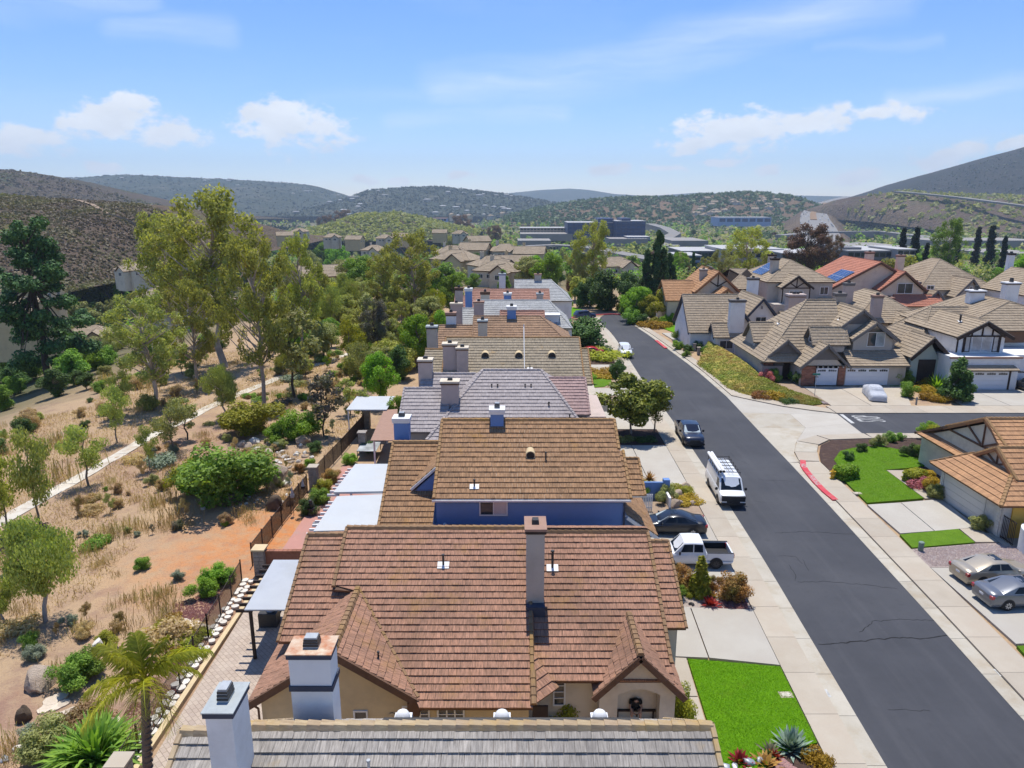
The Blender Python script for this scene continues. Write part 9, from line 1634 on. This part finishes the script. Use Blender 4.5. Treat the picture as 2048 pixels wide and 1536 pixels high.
gm = M('gravel_stones', (.50, .40, .36), (.34, .26, .24), 9, .95, var=.2, dirt=(.62, .56, .52)); gw = M('gravel_white', (.60, .52, .44), (.46, .38, .31), 9, .95, dirt=(.68, .62, .55)); gr_ = M('gravel_pink', (.50, .30, .27), (.40, .23, .21), 9, .95, dirt=(.55, .4, .36)); gb = M('bark_chips', (.24, .10, .085), (.15, .06, .055), 9, .95, dirt=(.34, .2, .18))
gravel('gravel', 'pink grey gravel beside the silver sedan', [(27.4, 44.1), (32.2, 44.9), (35.4, 44.4), (35.6, 41.9), (27.3, 41.9)], 3800, gm, .06, .065, 1); gravel('gravel', 'pale gravel around the copper shrubs', [(7.5, 37.1), (12.4, 36.9), (12.6, 40.2), (7.5, 40.2)], 3600, gw, .07, .05, 2); gravel('bark_chips', 'red bark chips beside the copper shrub', [(12.0, 36.85), (13.8, 36.8), (14.0, 39), (12.6, 38.4)], 1500, gb, .075, .05, 3); gravel('gravel', 'pink gravel around the succulents', [(9.6, 23.2), (10.8, 24.5), (11.5, 25.4), (11.9, 24.8), (11.2, 22.5)], 1800, gr_, .085, .05, 4); gravel('bark_chips', 'reddish lava rock mulch outside the iron fence', [(-16.9, 31), (-17.6, 39.5), (-19.9, 37.5), (-18.8, 33)], 3000, gb, -.03, .07, 5); gravel('bark_chips', 'reddish lava rock mulch near the palm', [(-16.2, 24), (-16.3, 30), (-18, 30.5), (-18, 25)], 2200, gb, -.03, .06, 6); gravel('gravel', 'grey cobble border of the tan path', [(34.2, 87.5), (34.9, 85), (36.6, 82.6), (37.2, 80.4), (36.7, 80.4), (36, 82.2), (34.4, 84.6), (33.7, 87.4)], 700, gm, .08, .13, 7)
# blue garden wall with white gate
t = thing('garden_wall', 'blue stucco garden wall with white picket gate beside the driveway', 'wall', (9.5, 51.5, 0)); m = MB(); m.box(8.3, 12.0, 52.6, 52.8, 0, 1.5); m.build('long_wall', X['stucco_blue'], t); m = MB(); m.box(8.3, 9.2, 50.3, 50.5, 0, 1.4); m.build('short_wall', X['stucco_blue'], t); m = MB(); m.box(9.2, 9.7, 50.15, 50.65, 0, 1.7); m.build('gate_pillar', X['stucco_blue'], t); m = MB(); m.box(12.0, 12.5, 52.45, 52.95, 0, 1.75); m.build('gate_pillar', X['stucco_blue'], t); m = MB(); m.box(12.12, 12.3, 50.9, 52.4, 0, .9); m.build('ramp_wall', X['trim_white'], t)
for k in range(8): m = MB(); m.box(9.75 + k * .13, 9.83 + k * .13, 50.35, 50.4, .1, 1.45); m.build('gate_picket', X['trim_white'], t)
for z in (.3, 1.2): m = MB(); m.box(9.72, 10.75, 50.4, 50.44, z, z + .09); m.build('gate_rail', X['trim_white'], t)
# ---------------------------------------------------------------- person seated in the porch
X['skin'] = M('skin', (.42, .25, .17), None, 5, .6); X['black_cloth'] = M('black_cloth', (.012, .012, .014), None, 8, .9, .2); X['hair'] = M('hair_black', (.012, .010, .009), None, 8, .7)
def skin(name, verts, edges, mat, parent, sub=2, root=0):
 me = bpy.data.meshes.new(name); me.from_pydata([v[:3] for v in verts], edges, []); o = link(name, me, parent); md = o.modifiers.new('Skin', 'SKIN'); md.use_smooth_shade = True
 for i, v in enumerate(verts): s = me.skin_vertices[0].data[i]; s.radius = (v[3], v[3] if len(v) < 5 else v[4]); s.use_root = (i == root)
 ss = o.modifiers.new('Sub', 'SUBSURF'); ss.levels = sub; ss.render_levels = sub; me.materials.append(mat); return o
cx, cy, cz = 5.38, 26.72, 1.52      # seat point
t = thing('person', 'person in black t-shirt and shorts sitting bent forward in the porch', 'person', (cx, cy, 1.05))
B = [(cx, cy + .02, cz + .08, .13, .15), (cx, cy - .06, cz + .25, .12, .15), (cx, cy - .18, cz + .44, .11, .17), (cx, cy - .27, cz + .56, .06), (cx, cy - .36, cz + .62, .09, .085), (cx, cy - .44, cz + .60, .085)]; E_ = [(0, 1), (1, 2), (2, 3), (3, 4), (4, 5)]
for s in (-1, 1):
 b = len(B); B += [(cx + s * .19, cy - .2, cz + .47, .06), (cx + s * .27, cy - .3, cz + .26, .048), (cx + s * .16, cy - .47, cz + .12, .036), (cx + s * .07, cy - .55, cz + .06, .028, .036)]; E_ += [(2, b), (b, b + 1), (b + 1, b + 2), (b + 2, b + 3)]
 for f in range(5):
  q = len(B); a = (f - 2) * .018; ln = (.05, .075, .085, .078, .06)[f]; k = (cx + s * .07 - s * .012, cy - .575, cz + .06 + a)
  if f == 0: k = (cx + s * .075, cy - .55, cz + .1)
  B += [(k[0] - s * ln * .5, k[1] - ln * .4, k[2], .009), (k[0] - s * ln, k[1] - ln * .3, k[2] - .01, .008)]; E_ += [(b + 3, q), (q, q + 1)]
 b = len(B); B += [(cx + s * .1, cy - .02, cz + .07, .095), (cx + s * .19, cy - .42, cz + .07, .075), (cx + s * .18, cy - .46, cz - .2, .055), (cx + s * .18, cy - .43, cz - .42, .04), (cx + s * .2, cy - .56, cz - .44, .035, .045)]; E_ += [(0, b), (b, b + 1), (b + 1, b + 2), (b + 2, b + 3), (b + 3, b + 4)]
skin('body', B, E_, X['skin'], t)
S_ = [(cx, cy + .03, cz + .06, .18, .2), (cx, cy - .06, cz + .25, .18, .22), (cx, cy - .17, cz + .44, .175, .24), (cx, cy - .26, cz + .55, .11)]; SE = [(0, 1), (1, 2), (2, 3)]
for s in (-1, 1): b = len(S_); S_ += [(cx + s * .2, cy - .2, cz + .47, .105), (cx + s * .26, cy - .27, cz + .33, .085)]; SE += [(2, b), (b, b + 1)]
skin('t_shirt', S_, SE, X['black_cloth'], t)
S_ = [(cx, cy + .02, cz + .05, .15, .17)]; SE = []
for s in (-1, 1): b = len(S_); S_ += [(cx + s * .1, cy - .02, cz + .08, .12), (cx + s * .17, cy - .3, cz + .09, .11)]; SE += [(0, b), (b, b + 1)]
skin('shorts', S_, SE, X['black_cloth'], t)
skin('hair', [(cx, cy - .31, cz + .66, .11, .115), (cx, cy - .42, cz + .67, .105, .11)], [(0, 1)], X['hair'], t)
for s in (-1, 1): m = MB(); m.sph((cx + s * .09, cy - .42, cz + .6), (.015, .025, .03), 6, 5); m.build('ear', X['skin'], t)
m = MB(); m.box(cx - .04, cx + .04, cy - .63, cy - .615, cz + .0, cz + .13); tag(m.build('phone', X['pvc_black']), 'dark phone held by the seated person', 'phone')
for s in (-1, 1): m = MB(); m.sph((cx + s * .2, cy - .55, cz - .44), (.05, .13, .045), 8, 6); m.build('shoe', X['black_cloth'], t, smooth=True)
# short turf blades on the two front lawns
def turf(label, poly, n_, z, mat, seed):
 rs = np.random.RandomState(seed); xs = [p[0] for p in poly]; ys = [p[1] for p in poly]; Q = []
 def inside(x, y):
  c = False; j = len(poly) - 1
  for i in range(len(poly)):
   if (ys[i] > y) != (ys[j] > y) and x < (xs[j] - xs[i]) * (y - ys[i]) / (ys[j] - ys[i]) + xs[i]: c = not c
   j = i
  return c
 while len(Q) < n_:
  x, y = rs.uniform(min(xs) - .04, max(xs) + .04), rs.uniform(min(ys) - .04, max(ys) + .04)
  if not (inside(x, y) or inside(x + rs.uniform(-.05, .05), y + rs.uniform(-.05, .05))): continue
  a = rs.rand() * 6.28; c_, s_ = math.cos(a) * .012, math.sin(a) * .012; tx, ty = rs.normal(size=2) * .03; h_ = .02 + .04 * rs.rand(); Q.append([(x - c_, y - s_, z - .01), (x + c_, y + s_, z - .01), (x + tx + c_ * .5, y + ty + s_ * .5, z + h_), (x + tx - c_ * .5, y + ty - s_ * .5, z + h_)])
 tag(link('grass', leafmesh('grass', [np.array(Q)], mat)), label, 'grass', kind='stuff')
L['turf'] = leafmat('leaf_turf', (0.12, 0.26, 0.008), (0.26, 0.47, 0.025), 0.4, 1.2, (0.24, 0.30, 0.05), 0.12)
turf('short green turf blades on the bright front lawn', lp, 22000, .12, L['turf'], 1); turf('short green turf blades on the curved lawn', [(28.3, 57.2), (29.0, 58.6), (29.6, 61.5), (31.2, 63.8), (32.6, 64.6), (34.6, 65.2), (36.2, 65.0), (37.3, 63.9), (37.9, 61.8), (37.7, 60.2), (36.2, 59.6), (33.0, 58.9), (32.9, 52.7), (27.95, 51.8)], 22000, .12, L['turf'], 2)
